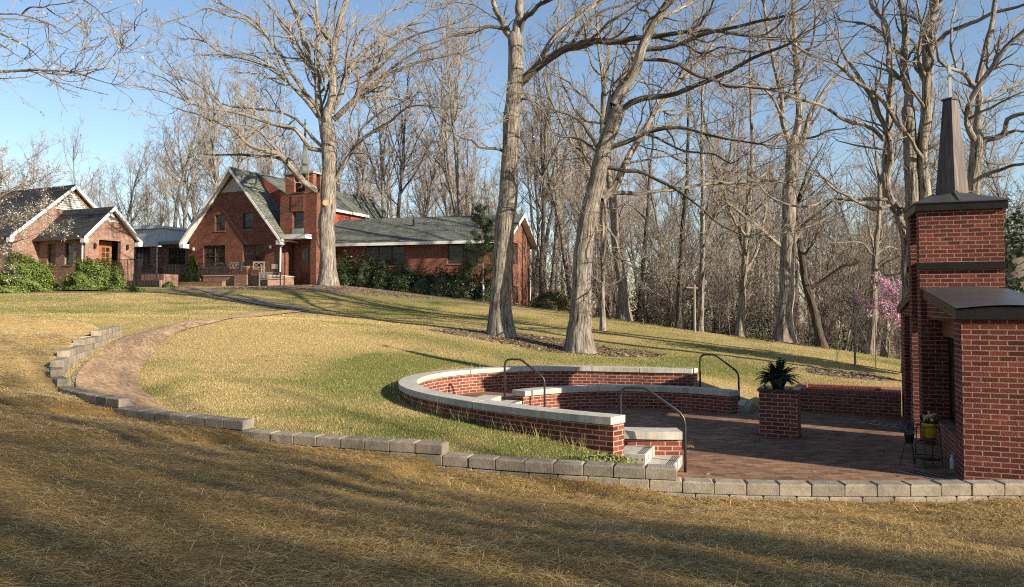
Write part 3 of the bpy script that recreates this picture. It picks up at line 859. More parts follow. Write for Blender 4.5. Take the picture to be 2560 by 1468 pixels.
def handrail(pu, pl, zu, zl, h, label):
    pu = Vector(pu); pl = Vector(pl); d = pl - pu; L = d.length; d.normalize()
    pts = [(0, zu - .02), (0, zu + h * .55), (0, zu + h - .14), (.02, zu + h - .06), (.07, zu + h - .012), (.16, zu + h), (.34, zu + h), (.40, zu + h - .016)]
    slope_end = zl + h - .03
    pts += [(L - .14, slope_end + .02), (L - .07, slope_end - .035), (L - .02, slope_end - .11), (L, slope_end - .2), (L, zl + h * .4), (L, zl - .01)]
    mb = MB(); mb.tube([Vector((pu.x + d.x * a, pu.y + d.y * a, z)) for a, z in pts], .0235, 10)
    o = mb.build('handrail', M['rail'], None, smooth=True)
    tag(o, label, 'handrail', 'black handrails at the amphitheatre steps')
handrail((1.66, 11.70, 0), (2.60, 11.50, 0), .30, 0, .945, 'black bent steel handrail over the near steps at the end of the coping wall')
handrail((-.17, 17.55, 0), (.74, 17.35, 0), .30, 0, .945, 'black bent steel handrail at the gap between the curved benches')
handrail((4.72, 19.15, 0), (5.55, 18.68, 0), .30, 0, .945, 'black bent steel handrail at the far end of the amphitheatre beside grass')

# weathered line of joints on the bed edge: a field stone by the near steps
mb = MB(); mb.lathe([(.02, .0), (.22, .02), (.26, .07), (.16, .13), (.02, .145)], (1.98, 10.55, .0), 9)
o = mb.build('field_stone', M['lichen_stone']); tag(o, 'rough tan field stone at the foot of the near steps', 'stone')

# ------------------------------------------------------------------ pedestal with fern
pf = frame((4.68, 14.52, 0), (.903, -.43, 0), (.43, .903, 0))
E_ = empty('pedestal', (4.68, 14.52, 0), 'square brick pedestal with a dark polished stone top in the plaza', 'pedestal')
mb = MB(); mb.box((.01, .01, 0), (.71, .61, .86), pf); mb.build('brick_base', M['amph_brick'], E_, bevel=.004)
mb = MB(); mb.box((-.015, -.015, .86), (.735, .635, .915), pf); mb.build('stone_top', M['black_slab'], E_, bevel=.006)
pc = pf(.33, .30, .915)
E_ = empty('potted_fern', pc, 'dark leafy fern in a low dark pot on the brick pedestal', 'potted plant')
mb = MB(); mb.lathe([(.10, 0), (.15, .10), (.17, .17), (.155, .18), (.13, .165)], pc, 18); mb.build('pot', M['black_slab'], E_, smooth=True)
rf = random.Random(3); mb = MB()
for i in range(130):
    az = rf.uniform(0, 2 * math.pi); el = rf.uniform(.05, 1.45); L = rf.uniform(.30, .50)
    d = Vector((math.cos(az) * math.cos(el), math.sin(az) * math.cos(el), math.sin(el)))
    p = pc + Vector((d.x * .06, d.y * .06, .17)); n = 9; side = Vector((-math.sin(az), math.cos(az), 0)); pts = []
    for k in range(n):
        pts.append(p.copy()); p = p + d * (L / n); d = (d + Vector((0, 0, -.13 - .05 * rf.random()))).normalized()
    for k in range(n - 1):
        w = .058 * math.sin(math.pi * (k + .8) / n) + .008
        a, b = pts[k], pts[k + 1]
        for sgn in (-1, 1):
            tip = a + side * sgn * w + (b - a) * 1.1 - Vector((0, 0, w * .35))
            mb.face([a, b, tip]); 
            tip2 = a + side * sgn * w * .8 + (b - a) * .5 - Vector((0, 0, w * .2))
            mb.face([a - (b - a) * .3, a + (b - a) * .4, tip2])
mb.build('fronds', M['fern'], E_)

# ------------------------------------------------------------------ planter
qf = frame((6.62, 18.02, 0), (.887, -.462, 0), (.462, .887, 0))
E_ = empty('brick_planter', (6.62, 18.02, 0), 'long low open brick planter at the back of the plaza', 'planter')
mb = MB(); Lq, Wq, Hq = 2.28, 1.25, .54
for lo, hi in [((0, 0, 0), (Lq, .22, Hq - .075)), ((0, Wq - .22, 0), (Lq, Wq, Hq - .075)), ((0, .22, 0), (.22, Wq - .22, Hq - .075)), ((Lq - .42, .22, 0), (Lq, Wq - .22, Hq - .075))]:
    mb.box(lo, hi, qf)
mb.build('brick_wall', M['planter_brick'], E_)
mb = MB(); rr = random.Random(2)
def rowlock(x0, x1, y0, y1, along_x, w=.075):
    L = x1 - x0 if along_x else y1 - y0
    nn = int(L / w)
    for i in range(nn):
        a = i * L / nn + .004; b = (i + 1) * L / nn - .004; z = Hq + rr.uniform(-.003, .003)
        if along_x: mb.box((x0 + a, y0, Hq - .075), (x0 + b, y1, z), qf)
        else: mb.box((x0, y0 + a, Hq - .075), (x1, y0 + b, z), qf)
rowlock(0, Lq, -.008, .224, True); rowlock(0, Lq, Wq - .224, Wq + .008, True); rowlock(0, .224, .226, Wq - .226, False, .2); rowlock(Lq - .424, Lq, .226, Wq - .226, False, .4)
mb.build('rowlock_cap', plain('red_cap_brick', (.34, .115, .075), .85, 0, .5, 9), E_, bevel=.004)
mb = MB(); mb.box((.22, .22, .1), (Lq - .42, Wq - .22, .40), qf); mb.build('soil', M['soil'], E_)

# drain strips let into the paving
for (o, a, L, lab) in [((6.55, 10.6, 0), math.radians(112), 1.15, 'narrow metal edged drain strip in the paving by the memorial'), ((8.15, 15.7, 0), math.radians(125), .9, 'short metal edged drain strip in the paving by the planter')]:
    ff = frame(o, (math.cos(a), math.sin(a), 0), (-math.sin(a), math.cos(a), 0))
    e = empty('drain_strip', o, lab, 'drain')
    mb = MB(); mb.box((0, .012, .002), (L, .288, .006), ff); mb.build('drain_grate', M['groove'], e)
    mb = MB(); mb.box((0, 0, .001), (L, .012, .012), ff); mb.box((0, .288, .001), (L, .30, .012), ff); mb.box((0, .144, .006), (L, .154, .011), ff); mb.build('metal_edge', M['steel'], e)

# ------------------------------------------------------------------ memorial tower
K0 = Vector((7.41, 13.8, 0))
kf = frame(K0, E1, E2)
TWd, TD = 1.33, 1.45
E_ = empty('memorial_tower', K0, 'red brick memorial tower with a dark copper spire and cross', 'memorial')
mb = MB()
mb.box((0, 0, 0), (TWd, .34, 4.2), kf)                      # wall facing the lawn path
mb.box((0, TD - .34, 0), (TWd, TD, 4.2), kf)                # rear wall
mb.box((TWd - .22, .34, 2.45), (TWd, TD - .34, 3.72), kf)   # bridging panel
mb.build('brick_tower', M['kiosk_brick'], E_)
mb = MB()
for (z0, z1, o) in [(3.14, 3.27, .05)]:
    mb.box((-.03, -o, z0), (TWd + o, -.001, z1), kf); mb.box((TWd + .001, -o, z0), (TWd + o, TD + o, z1), kf); mb.box((-.03, TD + .001, z0), (TWd + o, TD + o, z1), kf)
mb.build('metal_belt', M['bronze'], E_, bevel=.004)
mb = MB(); o = .06
mb.box((-o, -o, 4.2), (TWd + o, TD + o, 4.36), kf)
mb.build('metal_fascia', M['bronze'], E_, bevel=.004)
mb = MB(); o = .085; cx_, cy_ = TWd / 2, TD / 2
base = [kf(-o, -o, 4.362), kf(TWd + o, -o, 4.362), kf(TWd + o, TD + o, 4.362), kf(-o, TD + o, 4.362)]
s45 = .30
dia = [kf(cx_, cy_ - s45, 4.585), kf(cx_ + s45, cy_, 4.585), kf(cx_, cy_ + s45, 4.585), kf(cx_ - s45, cy_, 4.585)]
lowb = [Vector(p) - Vector((0, 0, .02)) for p in base]
mb.mesh(lowb, [(3, 2, 1, 0)])
for k in range(4):
    k2 = (k + 1) % 4
    mb.face([lowb[k], lowb[k2], base[k2], base[k]])
    mb.face([base[k], base[k2], dia[k]]); mb.face([base[k2], dia[k2], dia[k]])
    mid_ = (base[k] + base[k2]) / 2
    sd = (base[k2] - base[k]).normalized() * .035
    mb.hexa([mid_ - sd, mid_ + sd, dia[k] + sd, dia[k] - sd], [p + Vector((0, 0, .025)) for p in (mid_ - sd, mid_ + sd, dia[k] + sd, dia[k] - sd)])
mb.build('hip_roof', M['bronze_roof'], E_)
mb = MB()
top = [kf(cx_, cy_ - .125, 6.36), kf(cx_ + .125, cy_, 6.36), kf(cx_, cy_ + .125, 6.36), kf(cx_ - .125, cy_, 6.36)]
dib = [kf(cx_, cy_ - .285, 4.5), kf(cx_ + .285, cy_, 4.5), kf(cx_, cy_ + .285, 4.5), kf(cx_ - .285, cy_, 4.5)]
mb.hexa(dib, top)
sp = mb.build('spire', M['copper'], E_)
mb = MB()
capq = lambda r, z: [kf(cx_, cy_ - r, z), kf(cx_ + r, cy_, z), kf(cx_, cy_ + r, z), kf(cx_ - r, cy_, z)]
mb.hexa(capq(.155, 6.36), capq(.155, 6.395)); mb.build('spire_cap', M['bronze'], sp)
mb = MB(); mb.box((cx_ - .025, cy_ - .025, 6.395), (cx_ + .025, cy_ + .025, 7.03), kf); mb.box((cx_ - .024, cy_ - .18, 6.81), (cx_ + .024, cy_ + .18, 6.86), kf)
mb.build('cross', M['offwhite'], E_)
def arm(b0, b1, a0, a1, sgn, name, label):
    """low wing of the memorial from the tower (b0) outwards to b1 under a curved sloping metal roof"""
    e = empty(name, kf(a0, b0, 0), label, 'memorial wing')
    zt, zf = 2.70, 2.30
    lo, hi = min(b0, b1), max(b0, b1)
    th = .30
    be = b1 - sgn * .56                                   # inner edge of the end wall
    mb = MB()
    mb.box((a0, min(b1, be), 0), (a1, max(b1, be), zf), kf)          # end wall
    mb.box((a1 - th, min(b0, be), 0), (a1, max(b0, be), zf), kf)      # back wall
    mb.prism([kf(a0, b0, 2.25), kf(a0, be, 2.25), kf(a0, b1, zf), kf(a0, b1, zf + .02), kf(a0, b0, zt)], E1 * .25)  # gable over the opening
    mb.prism([kf(a1 - .25, b0, 2.25), kf(a1 - .25, be, 2.25), kf(a1 - .25, b1, zf), kf(a1 - .25, b1, zf + .02), kf(a1 - .25, b0, zt)], E1 * .25)
    mb.build('brick_wall', M['kiosk_brick'], e)
    # roof
    mb = MB(); n = 12; o = .07
    rows = []
    for (b, zz) in [(b0, zt + .09), (b1 + sgn * .06, zf + .16)]:
        rows.append([kf(a0 - o + (a1 - a0 + 2 * o) * i / n, b, zz + .05 * math.sin(math.pi * i / n)) for i in range(n + 1)])
    for i in range(n):
        q = [rows[0][i], rows[0][i + 1], rows[1][i + 1], rows[1][i]]
        if sgn < 0: q = q[::-1]
        mb.face(q)
    for i in range(n):
        q = [p - Vector((0, 0, .03)) for p in (rows[0][i], rows[0][i + 1], rows[1][i + 1], rows[1][i])]
        mb.face(q if sgn < 0 else q[::-1])
    r_ = mb.build('metal_roof', M['bronze_roof'], e)
    mb = MB(); b = b1 + sgn * .05
    mb.prism([kf(a0 - o, b, zf + .005)] + [kf(a0 - o + (a1 - a0 + 2 * o) * i / n, b, zf + .128 + .05 * math.sin(math.pi * i / n)) for i in range(n + 1)] + [kf(a1 + o, b, zf + .005)], E2 * (-sgn * .045))
    for aa in (a0 - o, a1 + o - .03):
        q = [kf(aa, b1 + sgn * .002, zf + .005), kf(aa, b0, zt - .07), kf(aa, b0, zt + .085), kf(aa, b1 + sgn * .002, zf + .155)]
        mb.prism(q, E1 * .03)
    mb.build('metal_fascia', M['bronze'], e)
    # niche: wood header, framed glass panel, low base
    n0, n1 = min(b0, be) , max(b0, be)
    c0 = a0 + .24
    mb = MB(); mb.box((c0, n0, 1.95), (a1 - th - .002, n1, 2.25), kf); mb.build('wood_header', M['door_wood'], e)
    mb = MB(); mb.box((a0 + .10, n0, 0), (a1 - th - .002, n1, .45), kf); mb.build('niche_base', M['planter_brick'], e)
    mb = MB(); mb.box((c0 + .12, n0, .45), (c0 + .14, n1, 1.95), kf); pn = mb.build('glass_panel', M['glass'], e)
    mb = MB()
    for t in np.linspace(n0 + .02, n1 - .05, 4): mb.box((c0 + .09, t, .45), (c0 + .12, t + .03, 1.95), kf)
    mb.box((c0 + .092, n0, 1.90), (c0 + .119, n1, 1.949), kf); mb.box((c0 + .092, n0, .451), (c0 + .119, n1, .50), kf); mb.box((c0 + .092, n0, 1.5), (c0 + .119, n1, 1.53), kf)
    mb.build('metal_frame', M['bronze'], pn)
arm(-.002, -3.05, .10, 1.30, -1, 'memorial_wing', 'low brick memorial wing nearest the camera under a curved metal roof')
arm(TD + .002, TD + 2.25, .10, 1.30, 1, 'memorial_wing', 'low brick memorial wing on the far side of the tower, mostly hidden behind it')

# plant stand with yellow pot, and white bottle
ps = Vector((6.50, 11.95, 0))
E_ = empty('plant_stand', ps, 'black wire plant stand in the shade against the memorial wing', 'plant stand')
mb = MB()
for (x, y) in ((-.14, -.14), (.14, -.14), (.14, .14), (-.14, .14)):
    mb.tube([ps + Vector((x, y, 0)), ps + Vector((x * .92, y * .92, .30)), ps + Vector((x * .8, y * .8, .62))], .009, 6)
mb.build('frame', M['rail'], E_)
mb = MB()
for z, r in ((.14, .185), (.36, .165), (.62, .155)):
    mb = MB(); mb.tube([ps + Vector((r * math.cos(a), r * math.sin(a), z)) for a in np.linspace(0, 2 * math.pi, 17)], .007, 5); mb.build('hoop', M['rail'], E_)
mb = MB(); mb.box((-.12, -.12, .10), (.12, .12, .118), lambda a, b, c: ps + Vector((a, b, c))); mb.build('shelf', M['rail'], E_)
pp = ps + Vector((.02, 0, .44))
E_ = empty('flower_pot', pp, 'yellow scalloped flower pot with pale dried blooms in the plant stand', 'flower pot')
mb = MB(); mb.lathe([(.085, .0), (.115, .21), (.122, .215), (.118, .225), (.10, .20)], pp, 20); mb.build('pot', M['yellow_pot'], E_, smooth=True)
mb = MB(); rf = random.Random(9)
for i in range(40):
    c = pp + Vector((rf.gauss(0, .07), rf.gauss(0, .07), .27 + rf.random() * .10)); r = rf.uniform(.014, .027)
    mb.lathe([(r * .3, -r), (r, -r * .2), (r * .8, r * .6), (r * .2, r)], c, 6)
mb.build('blooms', M['flower'], E_)
mb = MB()
for i in range(60):
    a = rf.uniform(0, 6.28); p = pp + Vector((0, 0, .2)); q = pp + Vector((math.cos(a) * rf.uniform(.03, .16), math.sin(a) * rf.uniform(.03, .16), rf.uniform(.2, .32)))
    mb.face([p, q, q + Vector((.02, .02, .03))])
mb.build('leaves', M['fern'], E_)
p2 = ps + Vector((-.27, .05, 0))
E_ = empty('flower_pot', p2 + Vector((0, 0, .0)), 'small dark pot of violet flowers on thin legs left of the yellow pot', 'flower pot')
mb = MB(); mb.lathe([(.05, .34), (.075, .48), (.085, .5), (.06, .49)], p2, 12); mb.build('pot', M['rail'], E_, smooth=True)
for a in (.5, 2.6, 4.7):
    mb = MB(); mb.rod(p2 + Vector((.13 * math.cos(a), .13 * math.sin(a), 0)), p2 + Vector((.06 * math.cos(a), .06 * math.sin(a), .36)), .008, 5); mb.build('leg', M['rail'], E_)
mb = MB()
for i in range(150):
    a = rf.uniform(0, 6.28); rr_ = rf.uniform(0, .15); c = p2 + Vector((math.cos(a) * rr_, math.sin(a) * rr_, .5 + rf.random() * .17 + (.15 - rr_) * .2))
    d = Vector((rf.gauss(0, 1), rf.gauss(0, 1), rf.gauss(0, 1))).normalized() * .03; u = d.cross(Vector((.3, .4, .8))).normalized() * .022
    mb.face([c - d, c + u, c + d])
mb.build('blooms', M['violet'], E_)
mb = MB(); mb.lathe([(.034, 0), (.037, .01), (.037, .15), (.022, .175), (.02, .20), (.021, .215)], Vector((6.74, 11.72, 0)), 16)
o = mb.build('bottle', M['white_plastic'], smooth=True); tag(o, 'white plastic bottle standing on the bricks beside the plant stand', 'bottle')
# ------------------------------------------------------------------ buildings
class Fac:
    """a facade plane: o = a point on it, ang = clockwise turn of its run from +X; n looks out of the building"""
    def __init__(s, o, ang):
        s.o = Vector((o[0], o[1], 0)); a = math.radians(ang)
        s.u = Vector((math.cos(a), -math.sin(a), 0)); s.n = Vector((-math.sin(a), -math.cos(a), 0))
    def uv(s, px, py):
        r = ray(px, py); c = Vector((0, 0, EYE))
        t = (s.o - c).dot(s.n) / r.dot(s.n)
        p = c + r * t
        return (p - s.o).dot(s.u), p.z
    def uz(s, q): return s.uv(*q)
    def pt(s, u, z, d=0.0): return s.o + s.u * u + s.n * d + Vector((0, 0, z))
    def rect(s, a, b):
        u0, z1 = s.uv(*a); u1, z0 = s.uv(*b)
        return (min(u0, u1), min(z0, z1), max(u0, u1), max(z0, z1))
    def shift(s, d):
        f = Fac(s.o + s.n * d, 0); f.u = s.u; f.n = s.n; return f
    def fr(s): return lambda a, b, c: s.o + s.u * a - s.n * b + Vector((0, 0, c))   # b goes into the building
def clip_poly(poly, conv):
    """clip a 2d polygon by a convex anticlockwise one"""
    out = poly
    for i in range(len(conv)):
        a = conv[i]; b = conv[(i + 1) % len(conv)]; inp = out; out = []
        side = lambda p: (b[0] - a[0]) * (p[1] - a[1]) - (b[1] - a[1]) * (p[0] - a[0])
        for k in range(len(inp)):
            p, q = inp[k], inp[(k + 1) % len(inp)]; sp_, sq = side(p), side(q)
            if sp_ >= -1e-9: out.append(p)
            if (sp_ > 1e-9 and sq < -1e-9) or (sp_ < -1e-9 and sq > 1e-9):
                t = sp_ / (sp_ - sq); out.append((p[0] + (q[0] - p[0]) * t, p[1] + (q[1] - p[1]) * t))
        if not out: return []
    return out
def wall_face(mb, f, poly, holes=(), reveal=.14):
    us = sorted(set([min(p[0] for p in poly), max(p[0] for p in poly)] + [h[0] for h in holes] + [h[2] for h in holes]))
    zs = sorted(set([min(p[1] for p in poly), max(p[1] for p in poly)] + [h[1] for h in holes] + [h[3] for h in holes]))
    for i in range(len(us) - 1):
        for j in range(len(zs) - 1):
            cu, cz = (us[i] + us[i + 1]) / 2, (zs[j] + zs[j + 1]) / 2
            if any(h[0] < cu < h[2] and h[1] < cz < h[3] for h in holes): continue
            c = clip_poly([(us[i], zs[j]), (us[i + 1], zs[j]), (us[i + 1], zs[j + 1]), (us[i], zs[j + 1])], poly)
            if len(c) >= 3: mb.face([f.pt(u, z) for u, z in c])
    for (u0, z0, u1, z1) in holes:
        r = -reveal
        for a, b in (((u0, z0), (u1, z0)), ((u1, z0), (u1, z1)), ((u1, z1), (u0, z1)), ((u0, z1), (u0, z0))):
            mb.face([f.pt(*a), f.pt(*b), f.pt(*b, r), f.pt(*a, r)])
def window(parent, f, r, cols=2, rows=2, mat='window_frame', depth=.10, fw=.055, sill=True, lites=0, name='window', glass='glass', curtain=False):
    u0, z0, u1, z1 = r; fr = f.fr()
    mb = MB()
    for lo, hi in [((u0, depth, z0), (u0 + fw, depth + .06, z1)), ((u1 - fw, depth, z0), (u1, depth + .06, z1)), ((u0 + fw, depth, z0), (u1 - fw, depth + .06, z0 + fw)), ((u0 + fw, depth, z1 - fw), (u1 - fw, depth + .06, z1))]:
        mb.box(lo, hi, fr)
    for i in range(1, cols):
        u = u0 + (u1 - u0) * i / cols; mb.box((u - fw * .6, depth + .002, z0 + fw), (u + fw * .6, depth + .055, z1 - fw), fr)
    for j in range(1, rows):
        z = z0 + (z1 - z0) * j / rows; mb.box((u0 + fw, depth + .004, z - .025), (u1 - fw, depth + .05, z + .025), fr)
    if lites:
        nu, nz = cols * lites, rows * 2
        for i in range(1, nu): u = u0 + (u1 - u0) * i / nu; mb.box((u - .01, depth + .028, z0 + fw), (u + .01, depth + .04, z1 - fw), fr)
        for j in range(1, nz): z = z0 + (z1 - z0) * j / nz; mb.box((u0 + fw, depth + .03, z - .01), (u1 - fw, depth + .042, z + .01), fr)
    w = mb.build(name, M[mat], parent)
    mb = MB(); mb.box((u0 + .01, depth + .045, z0 + .01), (u1 - .01, depth + .052, z1 - .01), fr); mb.build('pane', M[glass], w)
    if curtain:
        mb = MB(); mb.box((u0 + .02, depth + .056, z0 + .3), (u0 + (u1 - u0) * .30, depth + .06, z1 - .02), fr); mb.build('curtain', M['cream_blind'], w)
    if sill:
        mb = MB(); mb.box((u0 - .06, -.05, z0 - .09), (u1 + .06, .13, z0 - .002), fr); mb.build('sill', M['terrace_brick'] if mat == 'window_frame' else M['hall_brick'], w)
    return w
def slab(mb, pts, th):
    """roof slab: planar loop (top side), thickened downwards"""
    mb.prism(pts, (0, 0, -th))
def bar(mb, p, q, w, h, side):
    """rectangular board from p to q: w along side vector, h downwards"""
    s_ = Vector(side) * w; d = Vector((0, 0, -h)); p = Vector(p); q = Vector(q)
    mb.hexa([p + d, q + d, q + d + s_, p + d + s_], [p, q, q + s_, p + s_])

# ---- main church
AM = 22
pO = P(709, 640, 55)
f0 = Fac(pO, AM); f0.o = Vector((pO.x, pO.y, 0))
V_ = -f0.n
CH = empty('church', (pO.x, pO.y, h1(pO.x, pO.y)), 'red brick church with steep gable roof and bell tower', 'church')
uL = f0.uz(CB(298, 900))[0]; uR = f0.uz(CB(1225, 850))[0]; uM = (uL + uR) / 2 - .05
zL = f0.uz(CB(300, 905))[1]; zR = f0.uz(CB(1225, 850))[1]; ze = (zL + zR) / 2 + .15
zr = f0.uz(CB(712, 178))[1]
gb = h1(pO.x, pO.y) - 1.2
poly = [(uL, gb), (uR, gb), (uR, ze), (uM, zr - .25), (uL, ze)]
wr = [f0.rect(CB(555, 635), CB(655, 795)), f0.rect(CB(838, 617), CB(940, 780))]
wl = [f0.rect(CB(438, 950), CB(655, 1165)), f0.rect(CB(838, 940), CB(1060, 1165))]
mb = MB(); wall_face(mb, f0, poly, wr + wl)
LEN = 19.0
fr0 = f0.fr()
for u in (uL, uR):
    mb.face([fr0(u, .0, gb), fr0(u, LEN, gb), fr0(u, LEN, ze), fr0(u, .0, ze)] if u == uR else [fr0(u, LEN, gb), fr0(u, 0, gb), fr0(u, 0, ze), fr0(u, LEN, ze)])
mb.face([fr0(uR, LEN, gb), fr0(uL, LEN, gb), fr0(uL, LEN, ze), fr0(uM, LEN, zr - .25), fr0(uR, LEN, ze)])
WB = mb.build('wall', M['church_brick'], CH)
for r in wr: window(CH, f0, r, 1, 2)
for r in wl: window(CH, f0, r, 2, 2, curtain=True)
# roof
OH = .58; sl = (zr - ze) / (uR - uM)
eL = (uL - .38, ze - .38 * sl); eR = (uR + .38, ze - .38 * sl)
zt = zr + .12
def q3(u, v, z): return fr0(u, v, z)
vd0, vd1 = 2.3, 12.6; ud, zd = -1.25, 10.35
mb = MB()
slab(mb, [q3(eL[0], -OH, eL[1] + .12), q3(uM, -OH, zt), q3(uM, LEN + .3, zt), q3(eL[0], LEN + .3, eL[1] + .12)], .14)
slab(mb, [q3(uM + .003, -OH, zt), q3(eR[0], -OH, eR[1] + .12), q3(eR[0], vd0, eR[1] + .12), q3(uM + .003, vd0, zt)], .14)
slab(mb, [q3(uM + .003, vd1, zt), q3(eR[0], vd1, eR[1] + .12), q3(eR[0], LEN + .3, eR[1] + .12), q3(uM + .003, LEN + .3, zt)], .14)
slab(mb, [q3(uM + .003, vd0 + .003, zt + .02), q3(ud + .35, vd0 + .003, zd), q3(ud + .35, vd1 - .003, zd), q3(uM + .003, vd1 - .003, zt + .02)], .12)
RF = mb.build('roof', M['shingle'], CH)
mb = MB()
for (e, sgn) in ((eL, -1), (eR, 1)):
    p = q3(e[0] + sgn * .02, -OH - .03, e[1] + .10); q = q3(uM, -OH - .03, zt - .02)
    bar(mb, p, q, .03, .26, f0.n * 1.0)
    # soffit
    mb.face([q3(e[0], -OH, e[1] - .03), q3(uM, -OH, zr - .04), q3(uM, -.004, zr - .04), q3(e[0], -.004, e[1] - .03)])
for (u, z) in (eL, eR):
    s_ = 1 if u > uM else -1
    mb.box((min(u, u - s_ * .36), -OH - .02, z - .32), (max(u, u - s_ * .36), -.003, z + .0), fr0)
mb.build('rake_trim', M['white'], RF)
mb = MB(); bar(mb, q3(eR[0] + .03, -OH, eR[1] + .06), q3(eR[0] + .03, vd0, eR[1] + .06), .10, .13, f0.u); mb.build('gutter', M['white'], RF)
mb = MB()
u_, z_ = eR[0] + .05, eR[1]
zg = h1(pO.x, pO.y) + .1
mb.tube([q3(u_, -.2, z_ - .02), q3(u_ - .05, -.14, z_ - .2), q3(uR + .02, -.08, z_ - .5), q3(uR + .0, -.08, zg)], .055, 8); mb.build('downspout', M['white'], CH)
lou = [f0.uz(CB(735, 245)), f0.uz(CB(618, 412)), f0.uz(CB(857, 402))]
lou = [(uM, zr - .62), (lou[1][0], lou[1][1]), (lou[2][0], lou[1][1])]
mb = MB(); zb0, zb1 = lou[1][1], lou[0][1]
nl = 17
for i in range(nl):
    z = zb0 + (zb1 - zb0) * i / nl; z2 = zb0 + (zb1 - zb0) * (i + .8) / nl; t = i / nl
    ua = lou[1][0] + (uM - lou[1][0]) * (i + .8) / nl; ub = lou[2][0] + (uM - lou[2][0]) * (i + .8) / nl
    mb.hexa([f0.pt(ua, z, .07), f0.pt(ub, z, .07), f0.pt(ub, z, .003), f0.pt(ua, z, .003)], [f0.pt(ua, z2, .02), f0.pt(ub, z2, .02), f0.pt(ub, z2, .003), f0.pt(ua, z2, .003)])
mb.build('gable_louver', M['offwhite'], CH)
# dormer (red siding) on the sunny side of the roof
fd = Fac(fr0(ud, 0, 0), AM - 90)          # run = into depth, looks towards +u
fd.u = V_; fd.n = f0.u
zs = lambda u: zt - (u - uM) * sl
mb = MB()
vv = np.linspace(vd0, vd1, 2)
mb.face([fd.pt(vd0 + .01, zs(ud) - .3), fd.pt(vd1 - .01, zs(ud) - .3), fd.pt(vd1 - .01, zd), fd.pt(vd0 + .01, zd)])
for v in (vd0 + .005, vd1 - .005):
    mb.face([q3(ud, v, zs(ud) - .3), q3(ud, v, zd + .1), q3(uM, v, zt - .05)] if v < 5 else [q3(uM, v, zt - .05), q3(ud, v, zd + .1), q3(ud, v, zs(ud) - .3)])
DM = mb.build('dormer', M['red_siding'], CH)
mb = MB(); mb.box((vd0 - .05, -.32, zd - .28), (vd1 + .05, -.36, zd - .06), lambda a, b, c: fd.o + fd.u * a - fd.n * b + Vector((0, 0, c))); mb.build('fascia', M['white'], DM)
mb = MB()
for k in range(1, 8):
    z = zs(ud) - .3 + k * .3
    if z < zd - .1: mb.box((vd0, -.012, z), (vd1, -.001, z + .02), lambda a, b, c: fd.o + fd.u * a - fd.n * b + Vector((0, 0, c)))
mb.build('siding_lap', M['red_siding'], DM)
# wall lamps and plaque
for q in (CB(350, 985), CB(1127, 962)):
    u, z = f0.uz(q)
    mb = MB(); mb.lathe([(.03, -.12), (.09, -.1), (.10, .06), (.05, .12), (.01, .14)], f0.pt(u, z, .12), 10); mb.build('wall_lamp', M['white'], CH)
u0, z0, u1, z1 = f0.rect(CB(1130, 1135), CB(1192, 1182)); mb = MB(); mb.box((u0, -.03, z0), (u1, -.002, z1), fr0); mb.build('plaque', M['limestone'], CH)

# ---- bell tower
ft = f0.shift(-.35)
frt = ft.fr()
TW_ = empty('bell_tower', ft.pt(ft.uz(CB(1212, 800))[0], h1(pO.x, pO.y), 0), 'square brick bell tower with patina copper cap beside the church gable', 'tower')
a0 = ft.uz(CB(1212, 800))[0]; a1 = ft.uz(CB(1582, 800))[0]; zsh = ft.uz(CB(1212, 432))[1]
b0 = ft.uz(CB(1258, 300))[0]; b1 = ft.uz(CB(1536, 300))[0]; ztp = ft.uz(CB(1258, 232))[1]
tz0 = gb
TDp = 1.5
door = ft.rect(CB(1272, 880), CB(1520, 1230)); door = (door[0], tz0, door[2], door[3])
win = ft.rect(CB(1340, 606), CB(1450, 770)); opn = ft.rect(CB(1347, 240), CB(1455, 418))
mb = MB()
wall_face(mb, ft, [(a0, tz0), (a1, tz0), (a1, zsh), (a0, zsh)], [door, win], .22)
mb.face([frt(a1, 0, tz0), frt(a1, TDp, tz0), frt(a1, TDp, zsh), frt(a1, 0, zsh)])
mb.face([frt(a0, TDp, tz0), frt(a0, 0, tz0), frt(a0, 0, zsh), frt(a0, TDp, zsh)])
mb.face([frt(a1, TDp, tz0), frt(a0, TDp, tz0), frt(a0, TDp, zsh), frt(a1, TDp, zsh)])
mb.face([frt(a0, 0, zsh), frt(a1, 0, zsh), frt(a1, TDp, zsh), frt(a0, TDp, zsh)])
mb.build('lower_shaft', M['church_brick'], TW_)
o = .10; ub = 1.3; e_ = .0
ob = (opn[0], opn[2])
for (va, vb) in ((o, o + .42), (o + ub - .42, o + ub)):
    mb = MB()
    mb.box((b0, va, zsh + .003), (ob[0], vb, ztp), frt); mb.box((ob[1], va, zsh + .003), (b1, vb, ztp), frt)
    mb.box((ob[0], va, opn[3]), (ob[1], vb, ztp), frt)
    mb.build('belfry_wall', M['wing_brick'], TW_)
mb = MB()
for i in range(9):
    u = a0 + (a1 - a0) * .335 + i * (a1 - a0) * .315 / 8; z0_, z1_ = ft.uz(CB(1400, 600))[1], ft.uz(CB(1400, 440))[1]
    mb.box((u - .045, -.05, z0_), (u + .045, -.002, z1_), frt)
mb.build('brick_fins', M['church_brick'], TW_)
mb = MB(); mb.box((a0 - .03, -.04, zsh + .002), (b0 + .25, .1, zsh + .07), frt); mb.box((b1 - .1, -.04, zsh + .002), (a1 + .03, .1, zsh + .07), frt); mb.box((ob[0] - .1, -.06, zsh + .002), (ob[1] + .1, .11, zsh + .09), frt); mb.build('ledge', M['window_frame'], TW_)
mb = MB(); cc = frt((ob[0] + ob[1]) / 2, o + ub / 2, opn[3] - 1.05)
mb.lathe([(.33, 0), (.31, .05), (.22, .25), (.18, .42), (.10, .52), (.02, .55)], cc, 16); mb.rod(cc + Vector((0, 0, .5)), cc + Vector((0, 0, 1.1)), .03)
